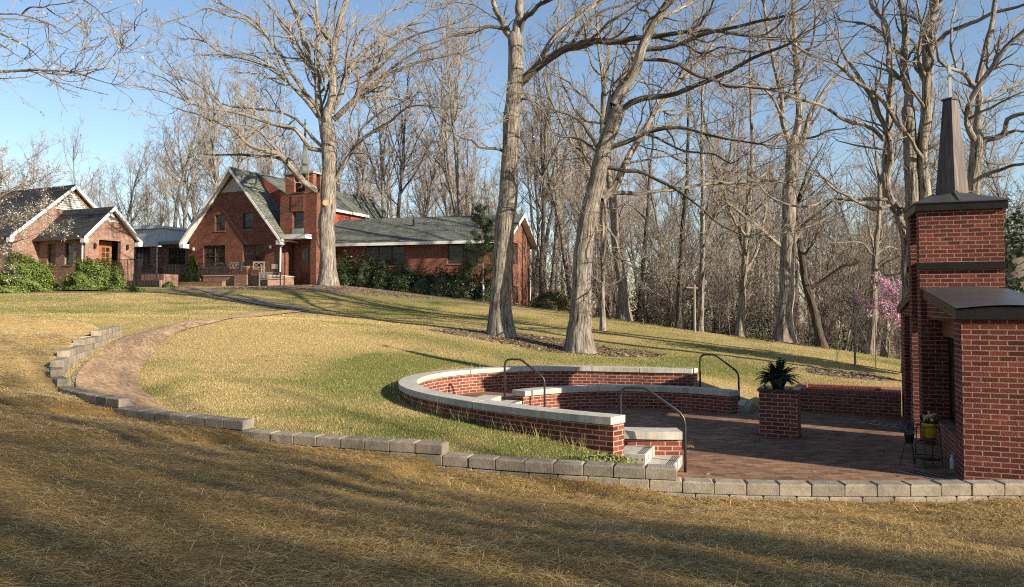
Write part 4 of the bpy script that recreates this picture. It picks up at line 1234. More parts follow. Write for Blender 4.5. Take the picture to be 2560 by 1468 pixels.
mb.build('bell', M['bronze'], TW_)
mb = MB(); o2 = .10
bs = [frt(b0 - o2, o - o2, ztp + .002), frt(b1 + o2, o - o2, ztp + .002), frt(b1 + o2, o + ub + o2, ztp + .002), frt(b0 - o2, o + ub + o2, ztp + .002)]
mb.hexa(bs, [p + Vector((0, 0, .14)) for p in bs])
cx0, cy0 = (b0 + b1) / 2, o + ub / 2
b2 = [p + Vector((0, 0, .142)) for p in bs]
ttz = ft.uz(CB(1440, 150))[1]
r_ = .42
tq = [frt(cx0 - r_, cy0 - r_, ttz - .28), frt(cx0 + r_, cy0 - r_, ttz - .28), frt(cx0 + r_, cy0 + r_, ttz - .28), frt(cx0 - r_, cy0 + r_, ttz - .28)]
mb.hexa(b2, tq)
CAP = mb.build('copper_cap', M['patina'], TW_)
zspire = ft.uz(T1C(1205, 850))[1]
mb = MB(); r1, r2 = .26, .05
lq = lambda r, z: [frt(cx0, cy0 - r, z), frt(cx0 + r, cy0, z), frt(cx0, cy0 + r, z), frt(cx0 - r, cy0, z)]
mb.hexa(lq(r1, ttz - .3), lq(r2, zspire)); mb.build('spire', M['patina_dark'], TW_)
window(TW_, ft, win, 1, 2, 'green_frame', .15, .05, False)
r = ft.rect(CB(1335, 778), CB(1450, 838)); mb = MB(); mb.box((r[0], -.03, r[1]), (r[2], -.002, r[3]), frt); mb.build('metal_panel', M['patina'], TW_)
r = ft.rect(CB(1255, 840), CB(1535, 880)); mb = MB(); mb.box((r[0], -.75, r[1]), (r[2], -.002, r[3] - .05), frt); mb.build('canopy', M['offwhite'], TW_)
mb = MB(); dd = .9
mb.box((door[0] + .01, dd, door[1]), (door[2] - .01, dd + .06, door[3]), frt)
DR_ = mb.build('entrance_wall', M['church_brick'], TW_)
rd = ft.rect(CB(1360, 930), CB(1512, 1210))
mb = MB(); um_ = (rd[0] + rd[2]) / 2
mb.box((rd[0], dd - .06, rd[1]), (um_ - .01, dd - .002, rd[3]), frt); d1 = mb.build('door', M['door_wood'], TW_)
mb = MB(); mb.box((um_ + .01, dd - .06, rd[1]), (rd[2], dd - .002, rd[3]), frt); d2 = mb.build('door', M['door_wood'], TW_)
zc_ = ft.uz(CB(1440, 1030))[1]; rad = .62
for (dob, s_) in ((d1, -1), (d2, 1)):
    mb = MB(); an = np.linspace(-math.pi / 2, math.pi / 2, 9)
    mb.prism([frt(um_ + s_ * (.06 + rad * math.cos(t) * .9), dd - .065, zc_ + rad * math.sin(t)) for t in an], -f0.n * -.02)
    mb.build('round_pane', M['glass'], dob)

# ---- long wing
AW = 16
pW = P(830, 640, 57)
fw_ = Fac(pW, AW); frw = fw_.fr()
WG = empty('church_wing', (pW.x, pW.y, h1(pW.x, pW.y)), 'long low brick wing of the church with a wide grey roof', 'building')
u0 = fw_.uv(795, 640)[0]; u1 = fw_.uv(1262, 640)[0]
zeW = fw_.uz(CC(120, 655))[1]; zeW2 = fw_.uz(CC(1525, 610))[1]; zeW = (zeW + zeW2) / 2
DW = 7.0
ridge_z = None
fmid = fw_.shift(-DW / 2)
zrW = (fmid.uz(CC(300, 458))[1] + fmid.uz(CC(1700, 402))[1]) / 2
gw = 1.0
g1 = fw_.rect(CC(455, 668), CC(852, 905)); g2 = fw_.rect(CC(1288, 648), CC(1600, 885))
mb = MB(); wall_face(mb, fw_, [(u0, gw), (u1, gw), (u1, zeW), (u0, zeW)], [g1, g2])
fe = Fac(frw(u1, 0, 0), AW); fe.u = -fw_.n; fe.n = fw_.u
h1_ = fe.rect(CC(1948, 670), CC(2005, 900)); h2_ = fe.rect(CC(1950, 1115), CC(2005, 1285))
wall_face(mb, fe, [(0, gw), (DW, gw), (DW, zeW), (DW / 2, zrW - .2), (0, zeW)], [h1_, h2_])
mb.face([frw(u1, DW, gw), frw(u0, DW, gw), frw(u0, DW, zeW), frw(u1, DW, zeW)])
mb.face([frw(u0, DW, gw), frw(u0, 0, gw), frw(u0, 0, zeW), frw(u0, DW / 2, zrW - .2), frw(u0, DW, zeW)])
mb.build('wall', M['wing_brick'], WG)
window(WG, fw_, g1, 3, 2, fw=.07, curtain=True); window(WG, fw_, g2, 2, 2, fw=.07, curtain=True)
window(WG, fe, h1_, 1, 2, fw=.05); window(WG, fe, h2_, 1, 2, fw=.05)
mb = MB(); slw = (zrW - zeW) / (DW / 2); oh = .45
oh = .75
e0 = (-oh, zeW - oh * slw + .10)
uu0, uu1 = u0 - .1, u1 + .5
slab(mb, [frw(uu0, -oh, e0[1]), frw(uu1, -oh, e0[1]), frw(uu1, DW / 2, zrW + .1), frw(uu0, DW / 2, zrW + .1)], .12)
slab(mb, [frw(uu0, DW / 2 + .003, zrW + .1), frw(uu1, DW / 2 + .003, zrW + .1), frw(uu1, DW + oh, e0[1]), frw(uu0, DW + oh, e0[1])], .12)
WR = mb.build('roof', M['shingle'], WG)
mb = MB()
mb.box((uu0, -oh - .03, e0[1] - .24), (uu1, -oh - .002, e0[1] - .03), frw)
mb.box((uu0, -oh, e0[1] - .20), (uu1, -.004, e0[1] - .14), frw)
bar(mb, frw(uu1 + .002, -oh, e0[1]), frw(uu1 + .002, DW / 2, zrW + .1), .03, .24, fw_.u)
bar(mb, frw(uu1 + .002, DW / 2, zrW + .1), frw(uu1 + .002, DW + oh, e0[1]), .03, .24, fw_.u)
mb.face([frw(u1 + .004, -oh, e0[1] - .14), frw(uu1, -oh, e0[1] - .14), frw(uu1, DW / 2, zrW - .04), frw(u1 + .004, DW / 2, zrW - .04)])
mb.face([frw(uu1, DW + oh, e0[1] - .14), frw(u1 + .004, DW + oh, e0[1] - .14), frw(u1 + .004, DW / 2, zrW - .04), frw(uu1, DW / 2, zrW - .04)])
mb.build('eave_trim', M['white'], WR)
for q in (CC(942, 490),):
    uu, zz = fw_.shift(-1.8).uz(q); mb = MB(); p = frw(uu, 1.9, e0[1] + (1.9 + oh) * slw - .1); mb.rod(p, p + Vector((0, 0, .62)), .07, 8); mb.build('vent_pipe', M['void'], WR)

# ---- parish hall on the left
pH = P(213, 600, 50)
fs = Fac(pH, 0); a25 = math.radians(25)
fs.u = Vector((-math.cos(a25), math.sin(a25), 0)); fs.n = Vector((-math.sin(a25), -math.cos(a25), 0))     # side wall, run towards the left
fg = Fac(pH, 0); fg.u = Vector((math.sin(a25), math.cos(a25), 0)); fg.n = Vector((math.cos(a25), -math.sin(a25), 0))  # entrance gable
HL = empty('parish_hall', (pH.x, pH.y, h1(pH.x, pH.y)), 'brown brick hall with dark shingle roofs and white rake boards', 'building')
gz = h1(pH.x, pH.y) - 1.0
LS = fs.uz(CA(395, 755))[0]; LG = fg.uz(CA(1358, 770))[0]
zeH = (fs.uz(CA(850, 752))[1] + fg.uz(CA(1358, 775))[1]) / 2; zrH = fg.shift(0).uz(CA(1150, 490))[1]
wA = fs.rect(CA(480, 848), CA(560, 1060)); wB = fs.rect(CA(657, 838), CA(737, 1057))
dr = fg.rect(CA(1002, 805), CA(1216, 1180)); dr = (dr[0], gz, dr[2], dr[3])
# local frame: x = along side to the left, y = along gable to the back
fh = lambda a, b, c: Vector((pH.x, pH.y, 0)) + fs.u * a + fg.u * b + Vector((0, 0, c))
mb = MB()
def wf_flip(f, poly, holes):
    m2 = MB(); wall_face(m2, f, poly, holes)
    for pf_ in m2.f: mb.face([m2.v[i] for i in pf_][::-1])
ccw = lambda p: p if sum(p[i][0] * p[(i + 1) % len(p)][1] - p[(i + 1) % len(p)][0] * p[i][1] for i in range(len(p))) > 0 else p[::-1]
wf_flip(fs, [(0, gz), (LS, gz), (LS, zeH), (0, zeH)], [wA, wB])
wall_face(mb, fg, [(0, gz), (LG, gz), (LG, zeH), (LG / 2, zrH - .15), (0, zeH)], [dr], .3)
mb.face([fh(0, LG, gz), fh(LS, LG, gz), fh(LS, LG, zeH), fh(0, LG, zeH)])
# big gable behind
fB = Fac(fh(LS, 0, 0), 0); fB.u = fg.u; fB.n = fg.n
bL = fB.uz(CA(125, 735))[0]; zBe = fB.uz(CA(125, 735))[1]; bM, zBr = fB.uz(CA(735, 268))
bR = bM + (bM - bL)
wall_face(mb, fB, [(bL, gz), (bR, gz), (bR, zBe), (bM, zBr - .15), (bL, zBe)], [])
fBs = Fac(fB.pt(bL, 0), 0); fBs.u = fs.u; fBs.n = fs.n
wS = (1.6, zBe - 2.4, 2.6, zBe - .6)
wf_flip(fBs, [(0, gz), (14, gz), (14, zBe), (0, zBe)], [wS])
mb.build('wall', M['hall_brick'], HL)
class FlipFac(Fac):
    pass
for r in (wA, wB):
    window(HL, fs, r, 1, 2, 'green_frame', .10, .05)
window(HL, fBs, wS, 1, 2, 'green_frame')
mb = MB(); ohh = .38; slh = (zrH - zeH) / (LG / 2)
slab(mb, [fh(-ohh, -.35, zeH - .35 * slh + .1), fh(LS, -.35, zeH - .35 * slh + .1), fh(LS, LG / 2, zrH + .1), fh(-ohh, LG / 2, zrH + .1)][::-1], .12)
slab(mb, [fh(-ohh, LG / 2 + .003, zrH + .1), fh(LS, LG / 2 + .003, zrH + .1), fh(LS, LG + .35, zeH - .35 * slh + .1), fh(-ohh, LG + .35, zeH - .35 * slh + .1)][::-1], .12)
slB = (zBr - zBe) / (bM - bL)
fb3 = lambda a, b, c: fB.o + fs.u * a + fg.u * b + Vector((0, 0, c))
slab(mb, [fb3(-ohh, bL - .4, zBe - .4 * slB + .12), fb3(14, bL - .4, zBe - .4 * slB + .12), fb3(14, bM, zBr + .12), fb3(-ohh, bM, zBr + .12)][::-1], .12)
slab(mb, [fb3(-ohh, bM + .003, zBr + .12), fb3(14, bM + .003, zBr + .12), fb3(14, bR + .4, zBe - .4 * slB + .12), fb3(-ohh, bR + .4, zBe - .4 * slB + .12)][::-1], .12)
HR = mb.build('roof', M['shingle_dark'], HL)
mb = MB()
for (f3, lo, hi, zl_, zm_, md_) in ((fh, -.35, LG + .35, zeH - .35 * slh, zrH, LG / 2), (fb3, bL - .4, bR + .4, zBe - .4 * slB, zBr, bM)):
    for e in (lo, hi):
        p = f3(-ohh - .005, e, zl_ + .10); q = f3(-ohh - .005, md_, zm_ + .10)
        bar(mb, p, q, .03, .27, -fs.u)
        mb.face([f3(-ohh, e, zl_ - .03), f3(-ohh, md_, zm_ - .03), f3(-.004, md_, zm_ - .03), f3(-.004, e, zl_ - .03)])
        s_ = 1 if e > md_ else -1
        mb.box((-ohh - .002, min(e, e - s_ * .3), zl_ - .28), (-.003, max(e, e - s_ * .3), zl_ + .0), f3)
mb.build('rake_trim', M['white'], HR)
mb = MB(); bar(mb, fh(-.1, -.36, zeH - .35 * slh + .09), fh(LS - .1, -.36, zeH - .35 * slh + .09), .12, .16, fs.n); mb.build('gutter', M['window_frame'], HR)
mb = MB(); mb.tube([fh(.22, -.38, zeH - .2), fh(.2, -.2, zeH - .35), fh(.16, -.07, zeH - .55), fh(.16, -.07, gz + .9)], .05, 8); mb.build('downspout', M['white'], HL)
def louver(f, uc, zb, zt_, hw, flip=False):
    mb = MB(); n = 9
    for i in range(n):
        za = zb + (zt_ - zb) * i / n; zb2 = zb + (zt_ - zb) * (i + .8) / n; w = hw * (1 - (i + .8) / n)
        mb.hexa([f.pt(uc - w, za, .06), f.pt(uc + w, za, .06), f.pt(uc + w, za, .003), f.pt(uc - w, za, .003)], [f.pt(uc - w, zb2, .02), f.pt(uc + w, zb2, .02), f.pt(uc + w, zb2, .003), f.pt(uc - w, zb2, .003)])
    return mb.build('gable_louver', M['offwhite'], HL)
louver(fg, LG / 2, zrH - .95, zrH - .3, .62); louver(fB, bM, zBr - 1.75, zBr - .35, 1.35)
frg = lambda a, b, c: fg.o + fg.u * a - fg.n * b + Vector((0, 0, c))
mb = MB(); mb.box((dr[0] + .01, .9, gz), (dr[2] - .01, .95, dr[3]), frg); mb.build('porch_wall', M['hall_brick'], HL)
rd = fg.shift(-.9).rect(CA(1012, 860), CA(1108, 1060))
mb = MB(); mb.box((rd[0] - .55, .82, rd[1] - .8), (rd[2], .895, rd[3]), frg); DD = mb.build('door', M['porch_wood'], HL)
mb = MB()
for k in range(2):
    for j in range(4):
        w = (rd[2] - rd[0]); mb.box((rd[0] + w * (.1 + .42 * k), .80, rd[1] - .2 + j * .36), (rd[0] + w * (.42 + .42 * k), .818, rd[1] + .08 + j * .36), frg)
mb.build('pane', M['glass'], DD)
for q in (CA(952, 868), CA(1280, 884)):
    u, z = fg.uz(q); mb = MB(); mb.lathe([(.05, -.16), (.08, -.12), (.08, .1), (.10, .12), (.02, .2)], fg.pt(u, z, .12), 8); mb.build('wall_lamp', M['void'], HL)

# ---- link building
pK = P(393, 600, 61.5); fk = Fac(pK, AM); frk = fk.fr()
LK = empty('link_building', (pK.x, pK.y, h1(pK.x, pK.y)), 'low flat roofed link between hall and church with a white upper box', 'building')
k0 = fk.uz(CA(1300, 700))[0]; k1 = fk.uz(CA(1590, 700))[0]; k2 = fk.uz(CA(1905, 860))[0]
zb1_ = fk.uz(CA(1480, 835))[1]; zt1 = fk.uz(CA(1480, 690))[1]; zl1 = fk.uz(CA(1750, 850))[1]
wk1 = fk.rect(CA(1368, 885), CA(1518, 1083)); fk2 = fk.shift(-.5); wk2 = fk2.rect(CA(1700, 890), CA(1872, 1062))
mb = MB(); wall_face(mb, fk, [(k0, gz), (k1, gz), (k1, zb1_ - .35), (k0, zb1_ - .35)], [wk1]); wall_face(mb, fk2, [(k1, gz), (k2 + 1, gz), (k2 + 1, zl1), (k1, zl1)], [wk2])
mb.face([frk(k1, 0, gz), frk(k1, .5, gz), frk(k1, .5, zb1_ - .35), frk(k1, 0, zb1_ - .35)])
mb.box((k0, 3, gz), (k2 + 1, 3.1, zl1), frk); mb.build('wall', M['hall_brick'], LK)
mb = MB(); mb.box((k0, .045, zb1_), (k1, 3.0, zt1), frk); mb.build('upper_box', M['bluegrey'], LK)
mb = MB(); mb.box((k0, -.15, zb1_ - .352), (k1 + .05, .04, zb1_ + .06), frk); mb.box((k0, -.16, zt1 - .06), (k1 + .18, .04, zt1 + .24), frk); mb.box((k0, .041, zt1 + .002), (k1 + .15, 3.1, zt1 + .2), frk); mb.box((k1 + .002, -.05, zb1_), (k1 + .06, .04, zt1), frk); mb.build('cornice', M['white'], LK)
mb = MB(); mb.box((k1 + .06, .05, zl1 + .002), (k2 + 1, 3.0, zl1 + .26), frk); mb.build('flat_roof', M['patina'], LK)
window(LK, fk, wk1, 2, 2, 'green_frame', .08, .06, lites=2); window(LK, fk2, wk2, 2, 2, 'green_frame', .08, .06)
mb = MB(); mb.rod(frk(k1 + .12, -.08, zb1_ - .3), frk(k1 + .12, -.08, gz + .8), .05); mb.build('downspout', M['white'], LK)

# ---- terrace, railings, furniture
fT = f0.shift(3.4); frT = fT.fr()
t0 = fT.uz(CB(440, 1300))[0]; t1 = fT.uz(CB(1032, 1300))[0]; zT = fT.uz(CB(700, 1245))[1]
gt = h1(*fT.pt((t0 + t1) / 2, 0).xy) - .8
TE = empty('brick_terrace', fT.pt(t0, gt + .8), 'raised brick terrace in front of the church gable', 'terrace')
mb = MB(); mb.box((t0, 0, gt), (t1, 3.38, zT - .06), frT); pa = fT.uz(CB(785, 1300))[0]; pb = fT.uz(CB(910, 1300))[0]
mb.box((pa, -.32, gt), (pb, -.003, zT + .02), frT); mb.build('brick_base', M['terrace_brick'], TE)
mb = MB(); mb.box((t0 - .03, -.05, zT - .058), (t1 + .03, 3.37, zT), frT); mb.build('slab_edge', M['limestone'], TE)
fT2 = f0.shift(4.4); frT2 = fT2.fr()
s0 = fT2.uz(CB(-50, 1320))[0]; s1 = fT2.uz(CB(628, 1320))[0]; zs2 = fT2.uz(CB(400, 1312))[1]
LW = empty('brick_planter_wall', fT2.pt(s0, gt + .8), 'long low brick planter wall below the terrace railing', 'low wall')
mb = MB(); mb.box((s0, 0, gt), (s1, .32, zs2 - .07), frT2); mb.build('brick_base', M['terrace_brick'], LW)
mb = MB(); mb.box((s0 - .02, -.02, zs2 - .068), (s1 + .02, .34, zs2), frT2); mb.build('cap', M['terrace_brick'], LW)
fT3 = Fac(P(352, 700, 51), AM); frT3 = fT3.fr()
s0 = fT3.uz(CA(1285, 1200))[0]; s1 = fT3.uz(CA(1610, 1200))[0]; zs3 = fT3.uz(CA(1450, 1155))[1]; zs4 = fT3.uz(CA(1450, 1218))[1]
EN = empty('entrance_steps', fT3.pt(s0, gt + .8), 'red brick stoop and steps in front of the hall entrance', 'steps')
mb = MB(); mb.box((s0, 0, gt), (s1, 1.6, zs4), frT3); mb.box((s0 + .9, .35, zs4 + .002), (s1, 1.6, zs3), frT3); mb.build('brick_base', M['terrace_brick'], EN)
def railing(f, u0, u1, z0, z1, label, step=.13):
    o = f.pt(u0, z0); e = empty('iron_railing', o, label, 'railing', 'black iron railings of the terrace'); fr_ = f.fr(); mb = MB()
    for z in (z0 + .1, z1 - .03): mb.box((u0, -.015, z), (u1, .015, z + .03), fr_)
    mb.build('rail', M['rail'], e)
    n = max(2, int((u1 - u0) / step)); mb = MB()
    for i in range(n + 1):
        u = u0 + (u1 - u0) * i / n; w = .02 if i % 8 == 0 else .009
        mb.box((u - w, -w - .001, z0), (u + w, w + .001, z1 - .031), fr_)
    o_ = mb.build('balusters', M['rail'], e)
    o_['kind'] = 'stuff'
    return e
fR = f0.shift(3.3)
r0 = fR.uz(CB(385, 1240))[0]; r1 = fR.uz(CB(690, 1240))[0]; zz0 = zT; zz1 = fR.uz(CB(500, 1152))[1]
railing(fR, r0, r1, zz0 - .5, zz1, 'black iron railing along the terrace left of the brick pier')
fR2 = f0.shift(1.2)
r0 = fR2.uz(CB(385, 1100))[0]; r1 = fR2.uz(CB(900, 1100))[0]
railing(fR2, r0, r1, zT, zT + 1.05, 'black iron railing close to the church wall behind the chairs')
fR3 = f0.shift(4.0); r0 = fR3.uz(CB(40, 1200))[0]; r1 = fR3.uz(CB(185, 1200))[0]
railing(fR3, r0, r1, zs2 + .1, fR3.uz(CB(100, 1135))[1], 'pale lit iron railing at the steps left of the small conifer')
fR4 = fT3.shift(-.4)
r0 = fR4.uz(CA(1170, 1100))[0]; r1 = fR4.uz(CA(1420, 1100))[0]
railing(fR4, r0, r1, zs4 - .3, fR4.uz(CA(1300, 1005))[1], 'black iron railing at the hall entrance by the lamp post')
r0 = fR4.uz(CA(1420, 1200))[0]; r1 = fR4.uz(CA(1760, 1200))[0]
railing(fR4.shift(.6), r0, r1, zs4 - .45, zs4 + .45, 'low black iron railing on the brick stoop of the hall')
pL = ground(*CA(1168, 1215)); LP = empty('lamp_post', pL, 'slim black lamp post with a pale globe by the hall entrance', 'lamp post')
pz = P(*CA(1168, 912), pL.y).z
mb = MB(); mb.tube([pL, pL + Vector((0, 0, .3)), Vector((pL.x, pL.y, pz - .15))], [.06, .04, .035], 8); mb.build('post', M['rail'], LP)
mb = MB(); mb.lathe([(.05, -.16), (.12, -.05), (.13, .05), (.07, .14), (.02, .16)], Vector((pL.x, pL.y, pz)), 10); mb.build('globe', plain('lamp_globe', (.8, .74, .5), .3), LP)

def garden_bench(w, mat, name, label, loc, rz, back=.92, lattice=False, group=None, cat='bench'):
    e = empty(name, (0, 0, 0), label, cat, group); d = .48
    for sx in (-1, 1):
        for (y, z1) in ((-d / 2, .62), (d / 2, back)):
            mb = MB(); mb.box((sx * w / 2 - .03, y - .03, 0), (sx * w / 2 + .03, y + .03, z1)); mb.build('leg', mat, e)
        mb = MB(); mb.box((sx * w / 2 - .035, -d / 2 - .05, .622), (sx * w / 2 + .035, d / 2 - .031, .655)); mb.build('armrest', mat, e)
    mb = MB()
    for i in range(6): mb.box((-w / 2 + .031, -d / 2 + .01 + i * .078, .41), (w / 2 - .031, -d / 2 + .07 + i * .078, .44))
    mb.build('seat', mat, e)
    mb = MB(); mb.box((-w / 2 + .031, d / 2 - .02, back - .09), (w / 2 - .031, d / 2 + .02, back)); mb.box((-w / 2 + .031, d / 2 - .02, .5), (w / 2 - .031, d / 2 + .02, .55))
    if lattice:
        n = max(2, int(w / .28))
        for i in range(n):
            a = -w / 2 + .03 + i * (w - .06) / n; b = a + (w - .06) / n
            for (p, q) in (((a, .55), (b, back - .09)), ((b, .55), (a, back - .09))):
                mb.rod((p[0], d / 2, p[1]), (q[0], d / 2, q[1]), .016, 5)
    else:
        n = int(w / .095)
        for i in range(1, n): x = -w / 2 + w * i / n; mb.box((x - .018, d / 2 - .012, .551), (x + .018, d / 2 + .012, back - .091))
    mb.build('backrest', mat, e)
    e.location = loc; e.rotation_euler = (0, 0, rz)
    return e
pb_ = ground(*CB(1130, 1355))
garden_bench(1.55, M['teak'], 'garden_bench', 'weathered grey slatted wooden bench at the foot of the terrace', pb_, math.radians(-AM + 180 + 8))
for q, w, lab, rz in ((CB(560, 1230), 1.0, 'grey lattice back armchair nearest the left railing on the terrace', -10), (CB(728, 1240), 1.25, 'grey lattice back settee in the middle of the terrace', 0), (CB(985, 1240), .75, 'grey lattice back armchair at the right end of the terrace', 20), (CB(850, 1240), .6, 'small grey armchair beside the terracotta pot on the terrace', 150)):
    u, z = f0.shift(2.2).uz(q); p = f0.shift(2.2).pt(u, zT)
    garden_bench(w, M['teak'], 'patio_chair', lab, p, math.radians(-AM + rz), .98, True)
for q, lab in ((CB(898, 1180), 'terracotta pot on the brick pier of the terrace'),):
    u, z = fT.shift(.1).uz(q); p = fT.pt(u, zT + .02, .12)
    mb = MB(); mb.lathe([(.15, 0), (.22, .36), (.25, .37), (.25, .44), (.20, .44), (.18, .40)], p, 14)
    o = mb.build('terracotta_pot', M['terracotta']); tag(o, lab, 'flower pot')
pu = ground(*M2(1383, 1240)); UP = empty('utility_pole', pu, 'thin pale pole with a short crossbar at the edge of the woods', 'pole')
ptop = P(*M2(1380, 860), pu.y); mb = MB(); mb.rod(pu - Vector((0, 0, .3)), Vector((pu.x, pu.y, ptop.z)), .065, 8, .055); mb.build('pole', M['teak'], UP)
mb = MB(); pa_ = P(*M2(1315, 884), pu.y); pb2 = P(*M2(1408, 888), pu.y); mb.rod(pa_, pb2, .045, 6); mb.build('crossbar', M['teak'], UP)
# ------------------------------------------------------------------ tree building (vectorised tubes)
class Tubes:
    def __init__(s): s.V = []; s.F = []; s.UV = []; s.n = 0
    def add(s, PP, PR, sides, rough=0.0, seed=0, furrow=0.0):
        """PP (N,n,3) centre lines, PR (N,n) radii"""
        PP = np.asarray(PP, float); PR = np.asarray(PR, float); N, n, _ = PP.shape
        if N == 0: return
        T = np.empty_like(PP); T[:, 1:-1] = PP[:, 2:] - PP[:, :-2]; T[:, 0] = PP[:, 1] - PP[:, 0]; T[:, -1] = PP[:, -1] - PP[:, -2]
        T /= np.linalg.norm(T, axis=2, keepdims=True) + 1e-9
        m = T.mean(1); ref = np.where(np.abs(m[:, 2:3]) < .8, np.array([[0, 0, 1.]]), np.array([[1., .3, 0]]))
        A = ref[:, None, :] - T * (T * ref[:, None, :]).sum(2, keepdims=True)
        A /= np.linalg.norm(A, axis=2, keepdims=True) + 1e-9
        B = np.cross(T, A)
        ph = np.arange(sides) * 2 * math.pi / sides
        ring_ = A[:, :, None, :] * np.cos(ph)[None, None, :, None] + B[:, :, None, :] * np.sin(ph)[None, None, :, None]
        R = np.repeat(PR[:, :, None], sides, 2)
        if rough > 0:
            k = np.arange(n)[None, :, None] * .7 + np.arange(N)[:, None, None] * 17.3
            a = np.broadcast_to(np.arange(sides)[None, None, :] * (7.0 / sides), (N, n, sides))
            R = R * (1 + rough * 2 * (vnoise(a + seed, np.broadcast_to(k, a.shape), seed) - .5))
        if furrow > 0:
            Ls_ = np.concatenate([np.zeros((N, 1)), np.cumsum(np.linalg.norm(np.diff(PP, axis=1), axis=2), 1)], 1)
            a = np.broadcast_to(np.arange(sides)[None, None, :] * 1.0, (N, n, sides)); l_ = np.broadcast_to(Ls_[:, :, None], a.shape)
            f1 = np.abs(vnoise(a * .55 + .6 * vnoise(a * .2, l_ * 1.3, seed + 9), l_ * 1.1, seed + 3) - .5) * 2; f2 = vnoise(a * .12, l_ * .9, seed + 5) - .5; f3 = vnoise(a * .9, l_ * 4.0, seed + 7) - .5
            R = R + furrow * (f1 - .5 + f3 * .7) + R * .10 * f2
        V = PP[:, :, None, :] + ring_ * R[..., None]
        L = np.concatenate([np.zeros((N, 1)), np.cumsum(np.linalg.norm(np.diff(PP, axis=1), axis=2), 1)], 1)
        idx = np.arange(N * n * sides).reshape(N, n, sides) + s.n
        nx = np.roll(idx, -1, 2)
        F = np.stack([idx[:, :-1], nx[:, :-1], nx[:, 1:], idx[:, 1:]], -1).reshape(-1, 4)
        circ = (PR[:, :1] * 2 * math.pi)[:, :, None] * np.ones((1, n, sides))
        fr_ = (np.arange(sides) / sides)[None, None, :] * circ; fr2 = ((np.arange(sides) + 1) / sides)[None, None, :] * circ
        LL = np.broadcast_to(L[:, :, None], circ.shape)
        uv = np.stack([np.stack([fr_[:, :-1], LL[:, :-1]], -1), np.stack([fr2[:, :-1], LL[:, :-1]], -1), np.stack([fr2[:, 1:], LL[:, 1:]], -1), np.stack([fr_[:, 1:], LL[:, 1:]], -1)], -2).reshape(-1, 2)
        s.V.append(V.reshape(-1, 3)); s.F.append(F); s.UV.append(uv); s.n += N * n * sides
    def build(s, name, mat, parent=None, off=(0, 0, 0), smooth=True):
        V = np.concatenate(s.V) - np.array(off); F = np.concatenate(s.F); UV = np.concatenate(s.UV)
        return raw_mesh(name, V, F, 4, mat, parent, UV, smooth)
def raw_mesh(name, V, F, k, mat, parent=None, UV=None, smooth=False, attrs=None):
    me = bpy.data.meshes.new(name)
    me.vertices.add(len(V)); me.vertices.foreach_set('co', np.ascontiguousarray(V, np.float32).ravel())
    me.loops.add(F.size); me.loops.foreach_set('vertex_index', np.ascontiguousarray(F, np.int32).ravel())
    me.polygons.add(len(F)); me.polygons.foreach_set('loop_start', np.arange(0, F.size, k, dtype=np.int32))
    if smooth: me.polygons.foreach_set('use_smooth', np.ones(len(F), bool))
    me.update(calc_edges=True)
    if UV is not None:
        u = me.uv_layers.new(name='UVMap'); u.data.foreach_set('uv', np.ascontiguousarray(UV, np.float32).ravel())
    for an, av in (attrs or {}).items():
        a = me.attributes.new(an, 'FLOAT', 'POINT'); a.data.foreach_set('value', av.astype(np.float32))
    me.materials.append(mat)
    o = bpy.data.objects.new(name, me); COL.objects.link(o)
    if parent is not None: o.parent = parent
    return o
def norm(a): return a / (np.linalg.norm(a, axis=-1, keepdims=True) + 1e-9)
def curves(rng, S, D, L, R0, R1, n, wander, up):
    N = len(S); PP = np.empty((N, n, 3)); PP[:, 0] = S; d = norm(D); st = (L / (n - 1))[:, None]
    for i in range(1, n):
        d = norm(d + rng.normal(0, wander, (N, 3)) + np.array([0, 0, up]))
        PP[:, i] = PP[:, i - 1] + d * st
    t = np.linspace(0, 1, n)[None, :]
    return PP, R0[:, None] * (1 - t) + R1[:, None] * t
def grow(rng, PP, PR, PL, dens, t0, t1, ang, lf, n, wander, up, rmin, rfac=.62, lmin=.15, taper=.35, bias=None):
    N, m, _ = PP.shape
    cnt = rng.poisson(np.maximum(PL * dens, .01)) if dens > 0 else np.full(N, int(-dens))
    idx = np.repeat(np.arange(N), cnt); M_ = len(idx)
    t = rng.uniform(t0, t1, M_); f = t * (m - 1); i0 = np.minimum(f.astype(int), m - 2); w = (f - i0)[:, None]
    S = PP[idx, i0] * (1 - w) + PP[idx, i0 + 1] * w; T = norm(PP[idx, i0 + 1] - PP[idx, i0])
    R = PR[idx, i0] * (1 - w[:, 0]) + PR[idx, i0 + 1] * w[:, 0]
    q = norm(np.cross(T, rng.normal(0, 1, (M_, 3))))
    if bias is not None: q = norm(q + np.array(bias))
    a = rng.normal(ang, .22, M_)[:, None]
    D = T * np.cos(a) + q * np.sin(a)
    L = np.maximum(PL[idx] * lf * (1.15 - .75 * t) * rng.uniform(.5, 1.35, M_), lmin)
    R0 = np.maximum(np.minimum(R * rfac * rng.uniform(.6, 1.1, M_), .028 * L + .004), rmin)
    P2, R2 = curves(rng, S, D, L, R0, np.maximum(R0 * taper, rmin * .7), n, wander, up)
    return P2, R2, L
def resample(L, R, n):
    L = np.asarray(L, float); R = np.asarray(R, float)
    if len(L) > 2:
        c = catmull(np.c_[L, R], 6)
    else: c = np.c_[L, R]
    s = np.r_[0, np.cumsum(np.linalg.norm(np.diff(c[:, :3], axis=0), axis=1))]; t = np.linspace(0, s[-1], n)
    return np.stack([np.interp(t, s, c[:, k]) for k in range(3)], 1), np.interp(t, s, c[:, 3]), s[-1]

